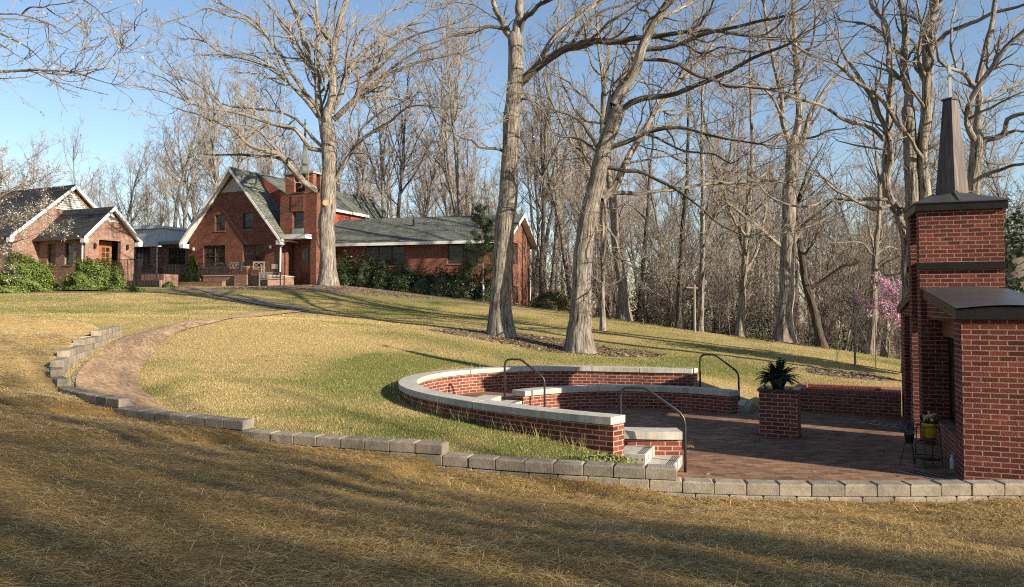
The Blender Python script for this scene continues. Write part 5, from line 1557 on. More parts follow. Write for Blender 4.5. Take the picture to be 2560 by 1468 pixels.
def twigs(rng, tb_l, tb_c, PP, PR, PL, k=1.0, rmin=.004, levels=3, bias=None, spread=.75, up=.06):
    """adds boughs (into tb_l) and finer growth (into tb_c) to the limbs"""
    A = grow(rng, PP, PR, PL, .95 * k, .15, 1.0, spread, .42, 9, .20, up, rmin * 2.2, .55, .8, .25, bias)
    tb_l.add(A[0], A[1], 5)
    B = grow(rng, *A, 1.8 * k, .12, 1.0, .8, .42, 7, .22, .05, rmin * 1.5, .6, .35)
    tb_c.add(B[0], B[1], 4)
    C = grow(rng, *B, 3.0 * k, .10, 1.0, .8, .45, 5, .2, .04, rmin, .65, .22)
    tb_c.add(C[0], C[1], 3)
    out = [A, B, C]
    if levels > 3:
        D = grow(rng, *C, 3.2 * k, .1, 1.0, .8, .5, 4, .2, .03, rmin * .85, .7, .14)
        tb_c.add(D[0], D[1], 3); out.append(D)
    # direct sprouts on the limbs
    E = grow(rng, PP, PR, PL, 1.0 * k, .1, 1.0, 1.1, .13, 6, .2, .05, rmin, .2, .5)
    tb_c.add(E[0], E[1], 3)
    F_ = grow(rng, *E, 3.0 * k, .1, 1.0, .8, .5, 4, .2, .03, rmin * .85, .7, .14)
    tb_c.add(F_[0], F_[1], 3); out.append(F_)
    return out

class Hero:
    """a tree whose trunk and main limbs are measured on the photograph; every limb has its own depth and thickness"""
    def __init__(s, name, D, base_px, seed, label, cat='tree', bark='bark', twig='twig'):
        s.rng = np.random.default_rng(seed); s.D = D; s.bark = bark; s.twig = twig
        b = P(base_px[0], base_px[1], D); s.base = Vector((b.x, b.y, h1(b.x, b.y)))
        s.e = empty(name, s.base, label, cat)
        s.tt = Tubes(); s.tl = Tubes(); s.td = Tubes(); s.tc = Tubes(); s.L = []; s.seen = []
    def _depth(s, p):
        if not s.seen: return s.D
        a = np.array(s.seen); k = np.argmin(np.hypot(a[:, 0] - p[0], a[:, 1] - p[1]))
        return a[k, 2]
    def limb(s, f, pts, d0, d1, dz=None, sc=None, trunk=False, flare=0.0, k=1.0, n=16, sides=9, dark=False):
        q = [f(*p) for p in pts]; D0 = s._depth(q[0])
        ln = sum(math.dist(q[i], q[i + 1]) for i in range(len(q) - 1)) * s.D / F_PX
        if dz is None: dz = 0 if trunk else s.rng.choice([-1, 1]) * s.rng.uniform(.15, .55) * ln
        cum = np.r_[0, np.cumsum([math.dist(q[i], q[i + 1]) for i in range(len(q) - 1)])]; cum /= cum[-1]
        Ds = D0 + dz * cum ** 1.3
        sc_ = (f(1, 0)[0] - f(0, 0)[0]) if sc is None else sc
        W3 = [P(a[0], a[1], d) for a, d in zip(q, Ds)]
        R = [px_m(sc_ * (d0 + (d1 - d0) * c), d) / 2 * (.95 if trunk else .87) for c, d in zip(cum, Ds)]
        W3 = [tuple(w) for w in W3]
        PP, PR, PL = resample(W3, R, n)
        wob = s.rng.normal(0, 1, PP.shape); wob[1:-1] = (wob[:-2] + 2 * wob[1:-1] + wob[2:]) / 3.0
        PP = PP + wob * (PR * (.08 if trunk else .28) + (0 if trunk else .012))[:, None] * np.minimum(1, np.arange(len(PP)) / 2.0)[:, None]
        if flare > 0:
            h = PP[:, 2] - PP[0, 2]
            PR = PR * (1 + flare * np.exp(-np.maximum(h, 0) / (PR[0] * 1.3)))
            PP = np.vstack([[PP[0] - np.array([0, 0, .5])], PP]); PR = np.r_[PR[0] * 1.15, PR]
        for p, dd in zip(catmull(np.c_[np.array(q), Ds], 4), range(10 ** 6)):
            s.seen.append((p[0], p[1], p[2]))
        PPn, PRn, _ = resample(PP[-n:], PR[-n:], 16)
        if trunk:
            tg = norm(PP[-1] - PP[-2]); r_ = PR[-1]
            PP = np.vstack([PP, [PP[-1] + tg * r_ * .7], [PP[-1] + tg * r_ * 1.3]]); PR = np.r_[PR, r_ * .75, r_ * .08]
        if trunk:
            m_ = int(min(130, max(30, PL / .11))); s_ = np.r_[0, np.cumsum(np.linalg.norm(np.diff(PP, axis=0), axis=1))]; t_ = np.linspace(0, s_[-1], m_)
            PP = np.stack([np.interp(t_, s_, PP[:, k_]) for k_ in range(3)], 1); PR = np.interp(t_, s_, PR)
            s.tt.add(PP[None], PR[None], 48, 0, int(s.rng.integers(99)), .028 if s.D < 42 else .04)
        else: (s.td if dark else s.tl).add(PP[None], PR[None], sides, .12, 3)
        s.L.append((PPn, PRn, PL, k, trunk))
        return s
    def finish(s, k=1.0, levels=3, rmin=.0045, sprout=0.0, leaf=None, bias=None):
        for tr in (False, True):
            sel = [l for l in s.L if l[4] == tr]
            if not sel: continue
            PP = np.stack([l[0] for l in sel]); PR = np.stack([l[1] for l in sel]); PL = np.array([l[2] * l[3] for l in sel])
            if not tr:
                nT = 3; idx = np.repeat(np.arange(len(PP)), nT)
                tg = norm(norm(PP[idx, -1] - PP[idx, -3]) + s.rng.normal(0, .30, (len(idx), 3)))
                r0 = np.maximum(PR[idx, -1] * s.rng.uniform(.62, .85, len(idx)), rmin * 2); Lc = np.clip(PL[idx] * .36, r0 * 34, r0 * 70 + .5) * s.rng.uniform(.7, 1.2, len(idx))
                Q = curves(s.rng, PP[idx, -1] - tg * r0[:, None] * .4, tg, Lc, r0, np.full(len(idx), rmin * 1.3), 16, .12, .04)
                s.tl.add(Q[0], Q[1], 6, .06)
                PP = np.concatenate([PP, Q[0]]); PR = np.concatenate([PR, Q[1]]); PL = np.concatenate([PL, Lc * 1.2])
                out = twigs(s.rng, s.tl, s.tc, PP, PR, PL, k, rmin, levels, bias)
                s.out = out
            elif sprout > 0:
                E = grow(s.rng, PP, PR, PL, sprout, .25, 1.0, 1.3, .05, 7, .25, .03, rmin, .15, .6)
                s.tc.add(E[0], E[1], 3)
                G_ = grow(s.rng, *E, 3.0, .1, 1.0, .8, .5, 4, .2, .03, rmin * .85, .7, .14); s.tc.add(G_[0], G_[1], 3)
        b = tuple(s.base)
        if s.tt.n: s.tt.build('trunk', M[s.bark], s.e, b)
        if s.tl.n: s.tl.build('limbs', M[s.bark], s.e, b)
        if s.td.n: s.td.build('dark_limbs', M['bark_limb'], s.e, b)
        if s.tc.n: s.tc.build('crown', M[s.twig], s.e, b)
        if leaf:
            leafcards(s.e, 'leaf_buds', s.out[-2][0], leaf[0], leaf[1], leaf[2], s.rng, b)
        return s
def leafcards(parent, name, PP, mat, per, size, rng, off, jit=.05):
    """small leaf-sized quads along the twigs"""
    N, n, _ = PP.shape
    idx = np.repeat(np.arange(N), per); t = rng.uniform(.2, 1, len(idx)) * (n - 1); i = np.minimum(t.astype(int), n - 2); w = (t - i)[:, None]
    c = PP[idx, i] * (1 - w) + PP[idx, i + 1] * w + rng.normal(0, jit, (len(idx), 3))
    cards(name, c, size, mat, rng, parent, off)
def cards(name, c, size, mat, rng, parent=None, off=(0, 0, 0), nrm=None, flat=1.0, aspect=.55):
    M_ = len(c); a = norm(rng.normal(0, 1, (M_, 3)))
    if nrm is not None: a = norm(a - nrm * (a * nrm).sum(1, keepdims=True) * flat)
    q = rng.normal(0, 1, (M_, 3)) if nrm is None else nrm + rng.normal(0, .55, (M_, 3))
    b = norm(np.cross(a, q))
    sz = size * rng.uniform(.6, 1.4, (M_, 1))
    V = np.stack([c - a * sz, c - b * sz * aspect, c + a * sz, c + b * sz * aspect], 1).reshape(-1, 3) - np.array(off)
    F = np.arange(M_ * 4).reshape(-1, 4)
    return raw_mesh(name, V, F, 4, M[mat] if isinstance(mat, str) else mat, parent)

# ---- the large oak by the church
t = Hero('oak_tree', 48, (812, 713), 1, 'huge spreading bare oak in front of the church bell tower')
t.limb(T1C, [(1400, 2076), (1398, 1900), (1395, 1700), (1392, 1480), (1405, 1330), (1408, 1180), (1402, 1060), (1400, 930)], 118, 112, 0, trunk=True, flare=.5, n=22)
L = t.limb
L(T1C, [(1370, 1010), (1345, 850), (1330, 700), (1330, 600), (1260, 450), (1215, 250), (1165, 100), (1130, 20), (1080, -120)], 62, 30, 2)
L(T1C, [(1400, 960), (1405, 800), (1430, 600), (1440, 400), (1470, 250), (1505, 100), (1530, 20), (1560, -150)], 78, 36, -1)
L(T1C, [(1335, 600), (1325, 400), (1320, 250), (1325, 120), (1315, 20), (1320, -130)], 42, 20, 3)
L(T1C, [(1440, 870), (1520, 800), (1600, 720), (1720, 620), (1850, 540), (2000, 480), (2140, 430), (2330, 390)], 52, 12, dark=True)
L(T1C, [(1425, 820), (1500, 680), (1540, 560), (1620, 420), (1720, 330), (1830, 280), (1950, 200), (2090, 110), (2200, 40)], 45, 14)
L(T1C, [(1470, 720), (1540, 500), (1580, 380), (1640, 230), (1740, 150), (1850, 90), (1980, 20)], 34, 12)
L(T1C, [(1560, 760), (1680, 590), (1800, 420), (1900, 330), (2020, 260), (2160, 220), (2300, 180)], 34, 10)
L(T1C, [(1740, 610), (1900, 470), (2050, 380), (2180, 350), (2300, 270)], 24, 8, dark=True)
L(T1C, [(1445, 1320), (1540, 1150), (1620, 1040), (1720, 960), (1870, 870), (1960, 790), (2080, 770), (2220, 790)], 40, 8)
L(T1C, [(1600, 1060), (1640, 950), (1720, 860), (1830, 790), (1980, 720)], 22, 7)
L(T1C, [(1330, 850), (1260, 760), (1150, 650), (1080, 570), (960, 490), (800, 430), (680, 405), (580, 365), (500, 300), (380, 280)], 40, 9)
L(T1C, [(1325, 780), (1200, 640), (1120, 520), (1060, 410), (960, 270), (880, 170), (780, 100), (640, 40)], 40, 12)
L(T1C, [(1262, 480), (1180, 370), (1120, 260), (1050, 170), (1010, 80), (940, 10)], 34, 13)
L(T1C, [(1270, 500), (1220, 440), (1100, 420), (1000, 390), (900, 380), (780, 400)], 20, 6)
L(T1C, [(960, 270), (880, 200), (790, 135), (660, 110), (520, 60), (400, 110), (250, 160)], 24, 5)
L(T1C, [(1350, 1095), (1260, 1075), (1200, 980), (1130, 910), (1070, 915), (960, 890), (850, 850), (740, 820), (640, 800), (520, 790), (400, 750), (260, 690), (130, 650), (20, 630)], 40, 7, -3)
L(T1C, [(1350, 1065), (1280, 1000), (1200, 910), (1120, 840), (980, 800), (860, 790), (740, 775), (640, 770), (560, 700), (450, 620), (330, 560)], 28, 5)
L(T1C, [(1330, 1395), (1220, 1310), (1130, 1220), (1040, 1130), (950, 1110), (850, 1070), (760, 990), (690, 920), (560, 890), (575, 820)], 58, 12, -4)
L(T1C, [(1100, 1190), (1000, 1060), (920, 980), (860, 930), (760, 905), (680, 905)], 30, 9)
L(T1C, [(1060, 1160), (980, 1140), (880, 1135), (740, 1125), (600, 1130), (490, 1125)], 27, 12, k=.3, dark=True)
L(T1C, [(1460, 1335), (1560, 1340), (1640, 1390), (1720, 1440)], 18, 7, 3)
for pts in ([(640, 800), (560, 720), (480, 600), (420, 500), (330, 420)], [(560, 790), (450, 690), (350, 600), (200, 520), (90, 420)], [(400, 750), (300, 640), (180, 560), (60, 520)], [(690, 920), (640, 800), (560, 640), (530, 520), (470, 430)],
            [(560, 890), (440, 830), (330, 800), (200, 740)], [(400, 750), (330, 640), (260, 500), (160, 330)], [(500, 300), (420, 220), (300, 160)]):
    L(T1C, pts, 15, 4)
mb = MB(); c = P(*T1C(1378, 1478), 47.2); n_ = (Vector((0, 0, EYE)) - c).normalized(); n_ = (n_ + Vector((.2, 0, .1))).normalized()
mb.tube([c - n_ * .12, c + n_ * .16], [.21, .19], 14); mb.build('pruned_stub', plain('cut_wood', (.34, .25, .14), .8, 0, .4, 8), t.e)
t.finish(1.35, 3, .006, .25)

# ---- middle oak
t = Hero('oak_tree', 29, (1250, 840), 2, 'tall straight bare oak in the middle of the lawn, left of the leaning one'); L = t.limb
L(DSP, [(1243, 832), (1243, 760), (1246, 690), (1250, 600), (1258, 500), (1265, 400), (1271, 300), (1277, 215), (1281, 120), (1278, 92)], 55, 40, 0, trunk=True, flare=.5, n=24)
L(T2C, [(405, 270), (350, 200), (320, 120), (285, 40), (265, 0), (240, -110)], 62, 34, 1.0)
L(T2C, [(440, 290), (455, 150), (463, 30), (470, -60), (480, -220)], 80, 55, 0)
L(T2C, [(455, 250), (500, 150), (560, 80), (650, 20), (760, -60)], 44, 30, -1.6, dark=True)
L(T2C, [(390, 215), (300, 200), (200, 215), (90, 240), (0, 255), (-120, 290), (-240, 330)], 34, 10, -2, dark=True)
L(T2C, [(440, 640), (540, 550), (650, 460), (760, 390), (850, 345), (960, 310), (1130, 310), (1250, 285), (1400, 265), (1560, 255), (1700, 230), (1850, 225), (1980, 245), (2200, 260)], 66, 24, -3.5, n=22, dark=True)
L(T2C, [(470, 600), (600, 450), (700, 290), (800, 170), (900, 80), (1000, 40), (1100, -10)], 56, 30, 3.0)
L(T2C, [(840, 345), (880, 250), (960, 160), (1060, 90), (1180, 45), (1290, 0)], 28, 16, 1.2, dark=True)
L(T2C, [(690, 250), (660, 190), (700, 130), (740, 40)], 18, 8, 1)
L(T2C, [(370, 1110), (280, 1080), (180, 1070), (130, 1030), (60, 1010), (-40, 960)], 28, 6, -1.5, dark=True)
L(T2C, [(440, 805), (400, 795), (350, 860), (280, 910), (240, 940), (120, 930)], 18, 5, -1)
L(T2C, [(440, 720), (560, 730), (620, 780), (680, 900), (700, 960), (760, 990), (880, 1010), (990, 1060)], 18, 6, -1.5)
L(T2C, [(430, 1130), (470, 1160), (490, 1200), (450, 1255)], 14, 6, -1)
L(T2C, [(1700, 230), (1760, 190), (1820, 120), (1870, 40), (1900, -40)], 26, 14, -1, dark=True)
L(T2C, [(350, 200), (230, 90), (100, 30), (0, 20)], 16, 6, 1)
t.finish(1.5, 4, .0042, 3.2)

# ---- leaning oak
t = Hero('oak_tree', 27, (1447, 882), 3, 'leaning bare oak with long dark limbs reaching right over the lawn'); L = t.limb
L(DSP, [(1437, 872), (1437, 800), (1441, 720), (1447, 640), (1460, 550), (1478, 460), (1492, 400), (1500, 372), (1515, 318), (1533, 275)], 58, 38, 0, trunk=True, flare=.55, n=24)
L(T2C, [(1155, 770), (1230, 640), (1300, 500), (1345, 400), (1375, 300), (1430, 180), (1500, 80), (1560, 0), (1620, -120)], 100, 55, -1)
L(T2C, [(1090, 900), (1120, 760), (1190, 620), (1240, 500), (1300, 410)], 44, 36, 1)
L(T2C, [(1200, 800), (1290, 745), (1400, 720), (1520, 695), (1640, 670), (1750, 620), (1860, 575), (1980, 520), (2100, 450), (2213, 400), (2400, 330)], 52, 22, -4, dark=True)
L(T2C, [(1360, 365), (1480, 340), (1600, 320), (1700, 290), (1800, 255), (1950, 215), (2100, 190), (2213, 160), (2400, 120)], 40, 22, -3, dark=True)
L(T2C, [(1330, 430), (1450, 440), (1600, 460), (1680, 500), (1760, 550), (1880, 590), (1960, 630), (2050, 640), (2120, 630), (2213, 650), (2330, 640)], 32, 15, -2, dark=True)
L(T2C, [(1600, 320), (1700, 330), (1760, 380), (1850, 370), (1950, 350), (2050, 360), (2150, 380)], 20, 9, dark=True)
L(T2C, [(1440, 180), (1540, 110), (1620, 70), (1720, 20)], 40, 26, 2)
L(T2C, [(1370, 260), (1380, 190), (1420, 140), (1520, 75)], 28, 18, -1); L(T2C, [(1420, 140), (1390, 90), (1330, 70), (1310, 20)], 20, 12, 1)
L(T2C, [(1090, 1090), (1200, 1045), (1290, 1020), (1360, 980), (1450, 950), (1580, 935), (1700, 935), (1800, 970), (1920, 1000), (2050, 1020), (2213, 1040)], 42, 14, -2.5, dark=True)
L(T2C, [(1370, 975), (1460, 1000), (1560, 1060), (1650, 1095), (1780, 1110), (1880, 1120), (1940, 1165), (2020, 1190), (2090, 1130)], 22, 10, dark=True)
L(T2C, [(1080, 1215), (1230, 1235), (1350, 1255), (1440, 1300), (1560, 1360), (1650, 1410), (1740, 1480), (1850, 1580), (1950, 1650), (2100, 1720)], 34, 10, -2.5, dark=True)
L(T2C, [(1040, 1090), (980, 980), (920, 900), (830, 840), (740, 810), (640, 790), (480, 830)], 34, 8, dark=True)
L(T2C, [(1040, 1120), (900, 1010), (760, 990), (700, 960), (660, 850), (600, 770), (530, 720)], 22, 8)
L(T2C, [(1020, 1240), (900, 1240), (850, 1260), (780, 1320), (700, 1380)], 18, 6)
L(T2C, [(1010, 1240), (940, 1220), (880, 1180), (840, 1220), (840, 1360)], 13, 5, -1)
L(T2C, [(1060, 1450), (1120, 1390), (1190, 1330), (1240, 1200), (1340, 1010), (1430, 860), (1540, 700), (1640, 560), (1700, 450), (1780, 400), (1950, 400), (2213, 370)], 66, 16, 4)
L(T2C, [(1120, 1405), (1300, 1405), (1450, 1395), (1580, 1390), (1700, 1360), (1850, 1330), (2050, 1330), (2213, 1320), (2400, 1330)], 38, 14, 2)
L(T2C, [(1245, 1190), (1400, 1160), (1560, 1130), (1650, 1110), (1800, 1050)], 20, 7)
L(T2C, [(1620, 590), (1740, 500), (1850, 350), (1960, 200), (2050, 100), (2140, 0)], 34, 20, 2)
L(DSP, [(1500, 470), (1500, 530), (1502, 560), (1525, 590), (1535, 630), (1570, 665), (1592, 678)], 10, 4, -1.2)
L(DSP, [(1548, 645), (1558, 672), (1540, 692), (1520, 705)], 5, 3, -.5)
t.finish(1.5, 4, .0042, 1.6)

t = Hero('slender_oak', 34, (1524, 800), 31, 'slim pale bare tree rising behind the leaning oak'); L = t.limb
L(T2C, [(1068, 2330), (1070, 1900), (1068, 1400), (1066, 900), (1062, 860)], 34, 34, 0, trunk=True, flare=.4)
L(T2C, [(1066, 880), (1080, 700), (1050, 500), (1040, 300), (1025, 150), (1010, -40)], 34, 18, 0)
L(T2C, [(1075, 560), (1000, 500), (960, 380), (930, 250), (900, 150)], 20, 9); L(T2C, [(1070, 860), (960, 740), (850, 620), (760, 560), (680, 500)], 24, 8)
L(T2C, [(1062, 900), (900, 860), (830, 720), (760, 580), (740, 400)], 20, 8)
t.finish(1.4, 3, .005)

# ---- oak standing right of centre
t = Hero('oak_tree', 38, (1966, 858), 4, 'big pale trunked bare oak at the edge of the woods, behind the fern'); L = t.limb
L(DSP, [(1945, 850), (1946, 780), (1950, 700), (1953, 620), (1955, 540), (1958, 480), (1961, 420), (1965, 352)], 42, 32, 0, trunk=True, flare=.6, n=20)
L(T5C, [(535, 1080), (550, 900), (565, 700), (560, 500), (540, 250), (530, 30), (520, -100)], 62, 30, 0)
L(T5C, [(560, 1080), (600, 1010), (650, 850), (720, 720), (800, 600), (900, 500), (1000, 420)], 50, 16, 2)
L(T5C, [(510, 1050), (470, 900), (430, 600), (400, 450), (340, 200), (310, 40)], 44, 22, -2)
L(T5C, [(465, 860), (400, 750), (320, 650), (200, 560), (0, 560)], 26, 10)
L(T5C, [(520, 1000), (440, 990), (350, 1050), (200, 1030), (100, 1010), (0, 1000), (-150, 980)], 26, 8, -2)
L(T5C, [(550, 1010), (700, 990), (800, 950), (900, 940)], 24, 10, -2)
L(T5C, [(560, 560), (620, 450), (680, 300), (700, 100), (680, 20)], 26, 14); L(T5C, [(550, 400), (620, 250), (760, 120), (860, 30)], 22, 10)
L(T5C, [(500, 1220), (380, 1240), (200, 1330), (0, 1325), (-200, 1290)], 22, 8, -2)
L(DSP, [(1965, 600), (1990, 570), (2040, 545), (2080, 530)], 15, 5); L(DSP, [(1950, 620), (1900, 580), (1850, 540), (1800, 500)], 14, 5)
t.finish(1.6, 3, .0055, 1.0)

# ---- group behind the memorial
t = Hero('oak_tree', 26, (2297, 905), 5, 'clump of tall bare oak stems directly behind the memorial tower'); L = t.limb
f = T5C
L(f, [(1410, 2560), (1405, 2000), (1400, 1456), (1385, 1000), (1372, 800)], 104, 90, 0, trunk=True, flare=.3, n=18)
L(f, [(1375, 830), (1345, 600), (1350, 350), (1330, 150), (1320, 30), (1310, -120)], 76, 46, 1)
L(f, [(1440, 1600), (1480, 1456), (1490, 1000), (1500, 700), (1530, 400), (1540, 200), (1560, 30), (1570, -150)], 92, 84, -.6, n=20)
L(f, [(1385, 1000), (1300, 900), (1210, 760), (1130, 680), (1050, 620), (950, 550), (870, 480), (750, 430), (600, 370), (500, 290)], 48, 14, -2)
L(f, [(1240, 800), (1240, 600), (1230, 300), (1190, 150), (1120, 60), (1080, -60)], 42, 30, 1)
L(f, [(1540, 350), (1650, 250), (1750, 200), (1880, 140), (2000, 90), (2100, 60), (2213, 40)], 42, 22, -2)
L(f, [(1380, 420), (1300, 370), (1240, 330), (1180, 240), (1100, 200), (1000, 160), (880, 150)], 34, 12, 2)
L(f, [(1360, 440), (1430, 330), (1490, 290)], 22, 14); L(f, [(1480, 560), (1410, 480), (1440, 380), (1500, 330)], 26, 14, 1)
L(f, [(1500, 620), (1440, 520), (1420, 330), (1290, 200), (1270, 40)], 24, 12, 1.5)
L(f, [(1460, 1060), (1560, 1070), (1590, 1110), (1570, 1200)], 16, 8)
t.finish(1.5, 4, .0042, 1.6)
t = Hero('oak_tree', 27, (2272, 903), 51, 'bare oak with a broken pale limb leaning left beside the memorial tower'); L = t.limb
L(M4, [(1310, 1290), (1305, 1000), (1302, 700), (1300, 460), (1270, 330), (1240, 250), (1190, 170), (1160, 40), (1150, 0)], 60, 62, 0, trunk=True, flare=.4, n=20)
L(f, [(1206, 1345), (1232, 1200), (1222, 1100), (1190, 900), (1130, 750), (1060, 640), (1000, 540), (910, 420), (860, 300)], 58, 20, -1)
L(f, [(1206, 1345), (1218, 1060), (1226, 900), (1240, 700), (1245, 450), (1200, 260), (1180, 150)], 54, 30, 1)
L(f, [(1195, 1020), (1100, 930), (1000, 900), (880, 850), (770, 780), (640, 740), (530, 700), (400, 650), (250, 640), (140, 630), (0, 600)], 34, 12, -3)
L(M4, [(1200, 200), (1080, 240), (1000, 200), (900, 140), (800, 90), (700, 0)], 36, 14, -1.5)
L(M4, [(1180, 165), (1050, 170), (860, 170), (740, 175), (640, 215), (540, 218), (440, 190), (360, 150), (260, 60)], 30, 12, -2)
L(M4, [(1205, 195), (1262, 208), (1310, 245)], 40, 26, -.3, k=.2); L(M4, [(1215, 215), (1262, 300), (1300, 370)], 50, 34, -.3, k=.2)
t.finish(1.4, 4, .0042, 1.0)
t = Hero('oak_tree', 23, (2440, 880), 6, 'broad bare oak right of the spire, limbs fanning to the right edge'); L = t.limb
L(f, [(1850, 2560), (1845, 2000), (1840, 1456), (1860, 1200), (1870, 1000)], 92, 84, 0, trunk=True, flare=.3, n=16)
L(f, [(1868, 1010), (1900, 800), (1890, 600), (1930, 400), (1960, 200), (2000, 30), (2030, -150)], 70, 34, 1)
L(f, [(1868, 1050), (1845, 1010), (1790, 920), (1800, 800), (1850, 680), (1930, 560), (2000, 440), (2100, 320), (2213, 220), (2330, 110)], 54, 28, -1.5)
L(f, [(1890, 640), (1800, 560), (1720, 510), (1640, 480), (1600, 440), (1580, 350)], 40, 18, -2)
L(f, [(1720, 490), (1690, 380), (1680, 280), (1700, 150), (1720, 60), (1730, -50)], 24, 14, 1)
L(f, [(1860, 1100), (1950, 1020), (2060, 980), (2100, 870), (2213, 830), (2350, 800)], 60, 22, -1)
L(f, [(1830, 1340), (1920, 1280), (2060, 1230), (2213, 1190), (2350, 1130)], 36, 18, -1.5)
L(f, [(2060, 980), (2140, 960), (2260, 960)], 28, 14); L(f, [(1940, 1180), (2040, 1200), (2120, 1170), (2190, 1040), (2260, 930)], 22, 10)
L(f, [(1900, 760), (2010, 680), (2120, 630), (2230, 570)], 30, 16, 1.5); L(f, [(2000, 450), (2060, 250), (2140, 150), (2230, 110)], 30, 16, 1)
t.finish(1.4, 4, .0042, 1.0)

# ---- budding branch entering at the top left
TL = cropf(0, 0, 3.64)
t = Hero('budding_oak', 16, (-760, 930), 8, 'oak branches with pale yellow buds reaching in at the top left corner', twig='twig'); L = t.limb
L(TL, [(-2780, 3400), (-2760, 2400), (-2700, 1500), (-2600, 600), (-2500, -300)], 150, 110, 0, trunk=True, flare=.4)
L(TL, [(-2640, 900), (-1800, 760), (-1000, 700), (-300, 650), (0, 650), (150, 645), (350, 640), (500, 660), (640, 650), (760, 690), (900, 740), (1010, 765)], 90, 8, 0, n=26)
L(TL, [(640, 650), (740, 560), (790, 430), (830, 380)], 14, 4); L(TL, [(760, 690), (930, 620), (1000, 540), (1080, 470)], 12, 3); L(TL, [(680, 655), (700, 540), (760, 440), (800, 330)], 10, 3)
L(TL, [(-2600, 600), (-1500, 200), (-600, 100), (0, 120), (200, 130), (300, 165), (420, 210), (450, 300), (440, 360)], 70, 8, 1, n=22)
L(TL, [(-600, 100), (-200, 220), (0, 300), (100, 345), (200, 400), (300, 490), (385, 570), (470, 650)], 34, 6, -1); L(TL, [(-400, 180), (-50, 370), (80, 460), (210, 540)], 24, 5)
L(TL, [(200, 130), (250, 90), (400, 60), (540, 35), (640, 20)], 18, 8); L(TL, [(-2500, -300), (-800, -500), (200, -300), (800, 30), (900, 130), (980, 200), (1040, 290), (1080, 370)], 60, 5, -1, n=22)
L(TL, [(420, 70), (500, 130), (600, 180), (700, 240), (800, 250)], 14, 5); L(TL, [(900, 130), (1000, 110), (1080, 160), (1200, 230)], 9, 3); L(TL, [(900, 130), (930, 230), (980, 330)], 8, 3)
t.finish(1.2, 3, .0034, 0, ('bud', 2, .028))

# ---- named mid-ground trunks
def simple_tree(name, D, f, pts, d0, d1, seed, label, forks=(), h_top=None, bark='bark', twig='twig', k=1.0, rmin=.006, group=None, flare=.5):
    t = Hero(name, D, f(*pts[0]), seed, label, bark=bark, twig=twig)
    if group: t.e['group'] = group
    b = s0 = f(*pts[0])
    t.limb(f, pts, d0, d1, 0, trunk=True, flare=flare, n=16)
    rng = t.rng
    top = np.array(t.L[0][0][-1]); dirn = norm(np.array(t.L[0][0][-1]) - np.array(t.L[0][0][-4]))
    for (pp, a, c, *dz) in forks: t.limb(f, pp, a, c, dz[0] if dz else None)
    # crown of free growing limbs above the measured part
    PP, PR, PL = t.L[0][0][None], t.L[0][1][None], np.array([t.L[0][2]])
    r = PR[0, -1]; H_ = (h_top or 20) - (top[2] - t.base.z); H_ = max(H_, 3)
    A = curves(rng, top[None], dirn[None], np.array([H_]), np.array([r]), np.array([r * .15]), 14, .07, .05)
    t.tl.add(A[0], A[1], 8, .05)
    nl = rng.integers(9, 14)
    for (Q, R_, LL, cnt, t0) in ((A[0], A[1], np.array([H_]), nl, .02), (PP, PR, PL, 4, .55)):
        B = grow(rng, Q, R_, LL, -cnt, t0, .95, .75, .55 if cnt > 4 else .25, 12, .12, .09, .012, .55, 2.0, .2)
        t.tl.add(B[0], B[1], 6, .04)
        twigs(rng, t.tl, t.tc, B[0], B[1], B[2], k, rmin, 3)
    if t.L[1:]:
        sel = t.L[1:]; twigs(rng, t.tl, t.tc, np.stack([l[0] for l in sel]), np.stack([l[1] for l in sel]), np.array([l[2] for l in sel]), k, rmin, 3)
    b = tuple(t.base)
    t.tt.build('trunk', M[bark], t.e, b); t.tl.build('limbs', M[bark], t.e, b); t.tc.build('crown', M[twig], t.e, b)
    return t.e
simple_tree('leaning_tree', 46, M2, [(828, 1130), (812, 950), (800, 800), (770, 600), (752, 380), (735, 200), (720, 60)], 92, 66, 61, 'thick bare trunk leaning left on the lawn edge, right of the leaning oak', bark='bark_mid')
simple_tree('dark_trunk_tree', 46, M2, [(1255, 1225), (1260, 900), (1272, 700), (1282, 500), (1300, 300), (1315, 150)], 46, 34, 62, 'dark straight bare tree with even trunk on the lawn edge, left of the pale pole', bark='bark_dark', twig='twig_dark')
simple_tree('slim_pale_tree', 43, M2, [(1428, 1255), (1434, 1000), (1440, 800), (1446, 350), (1448, 100)], 44, 36, 63, 'slim pale straight tree on the lawn edge, just right of the pale pole')
simple_tree('forked_tree', 41, M2, [(1738, 1285), (1755, 1000), (1772, 750), (1784, 560)], 66, 46, 64, 'pale bare tree forking into two steep stems, left of the big pale oak', forks=[([(1785, 580), (1790, 350), (1800, 100), (1810, -100)], 34, 20, 0), ([(1785, 760), (1850, 640), (1900, 500), (1930, 330), (1960, 100)], 34, 14, 1)], bark='bark_mid')
simple_tree('dark_trunk_tree', 52, M2, [(938, 1135), (965, 800), (988, 600), (1005, 350), (1020, 100)], 34, 26, 65, 'dark thin tree among others in the woods, right of the thick leaning trunk', bark='bark_dark', twig='twig_dark')
simple_tree('twin_tree', 62, M2, [(178, 910), (190, 700), (218, 450), (262, 250), (300, 80)], 40, 26, 66, 'grey bare tree just right of the wing gable, behind the olive shrub', bark='bark_mid')
simple_tree('twin_tree', 60, M2, [(250, 910), (268, 700), (288, 450), (295, 250), (300, 50)], 36, 28, 67, 'upright grey bare tree second from the wing gable, behind the olive shrub', bark='bark_mid')
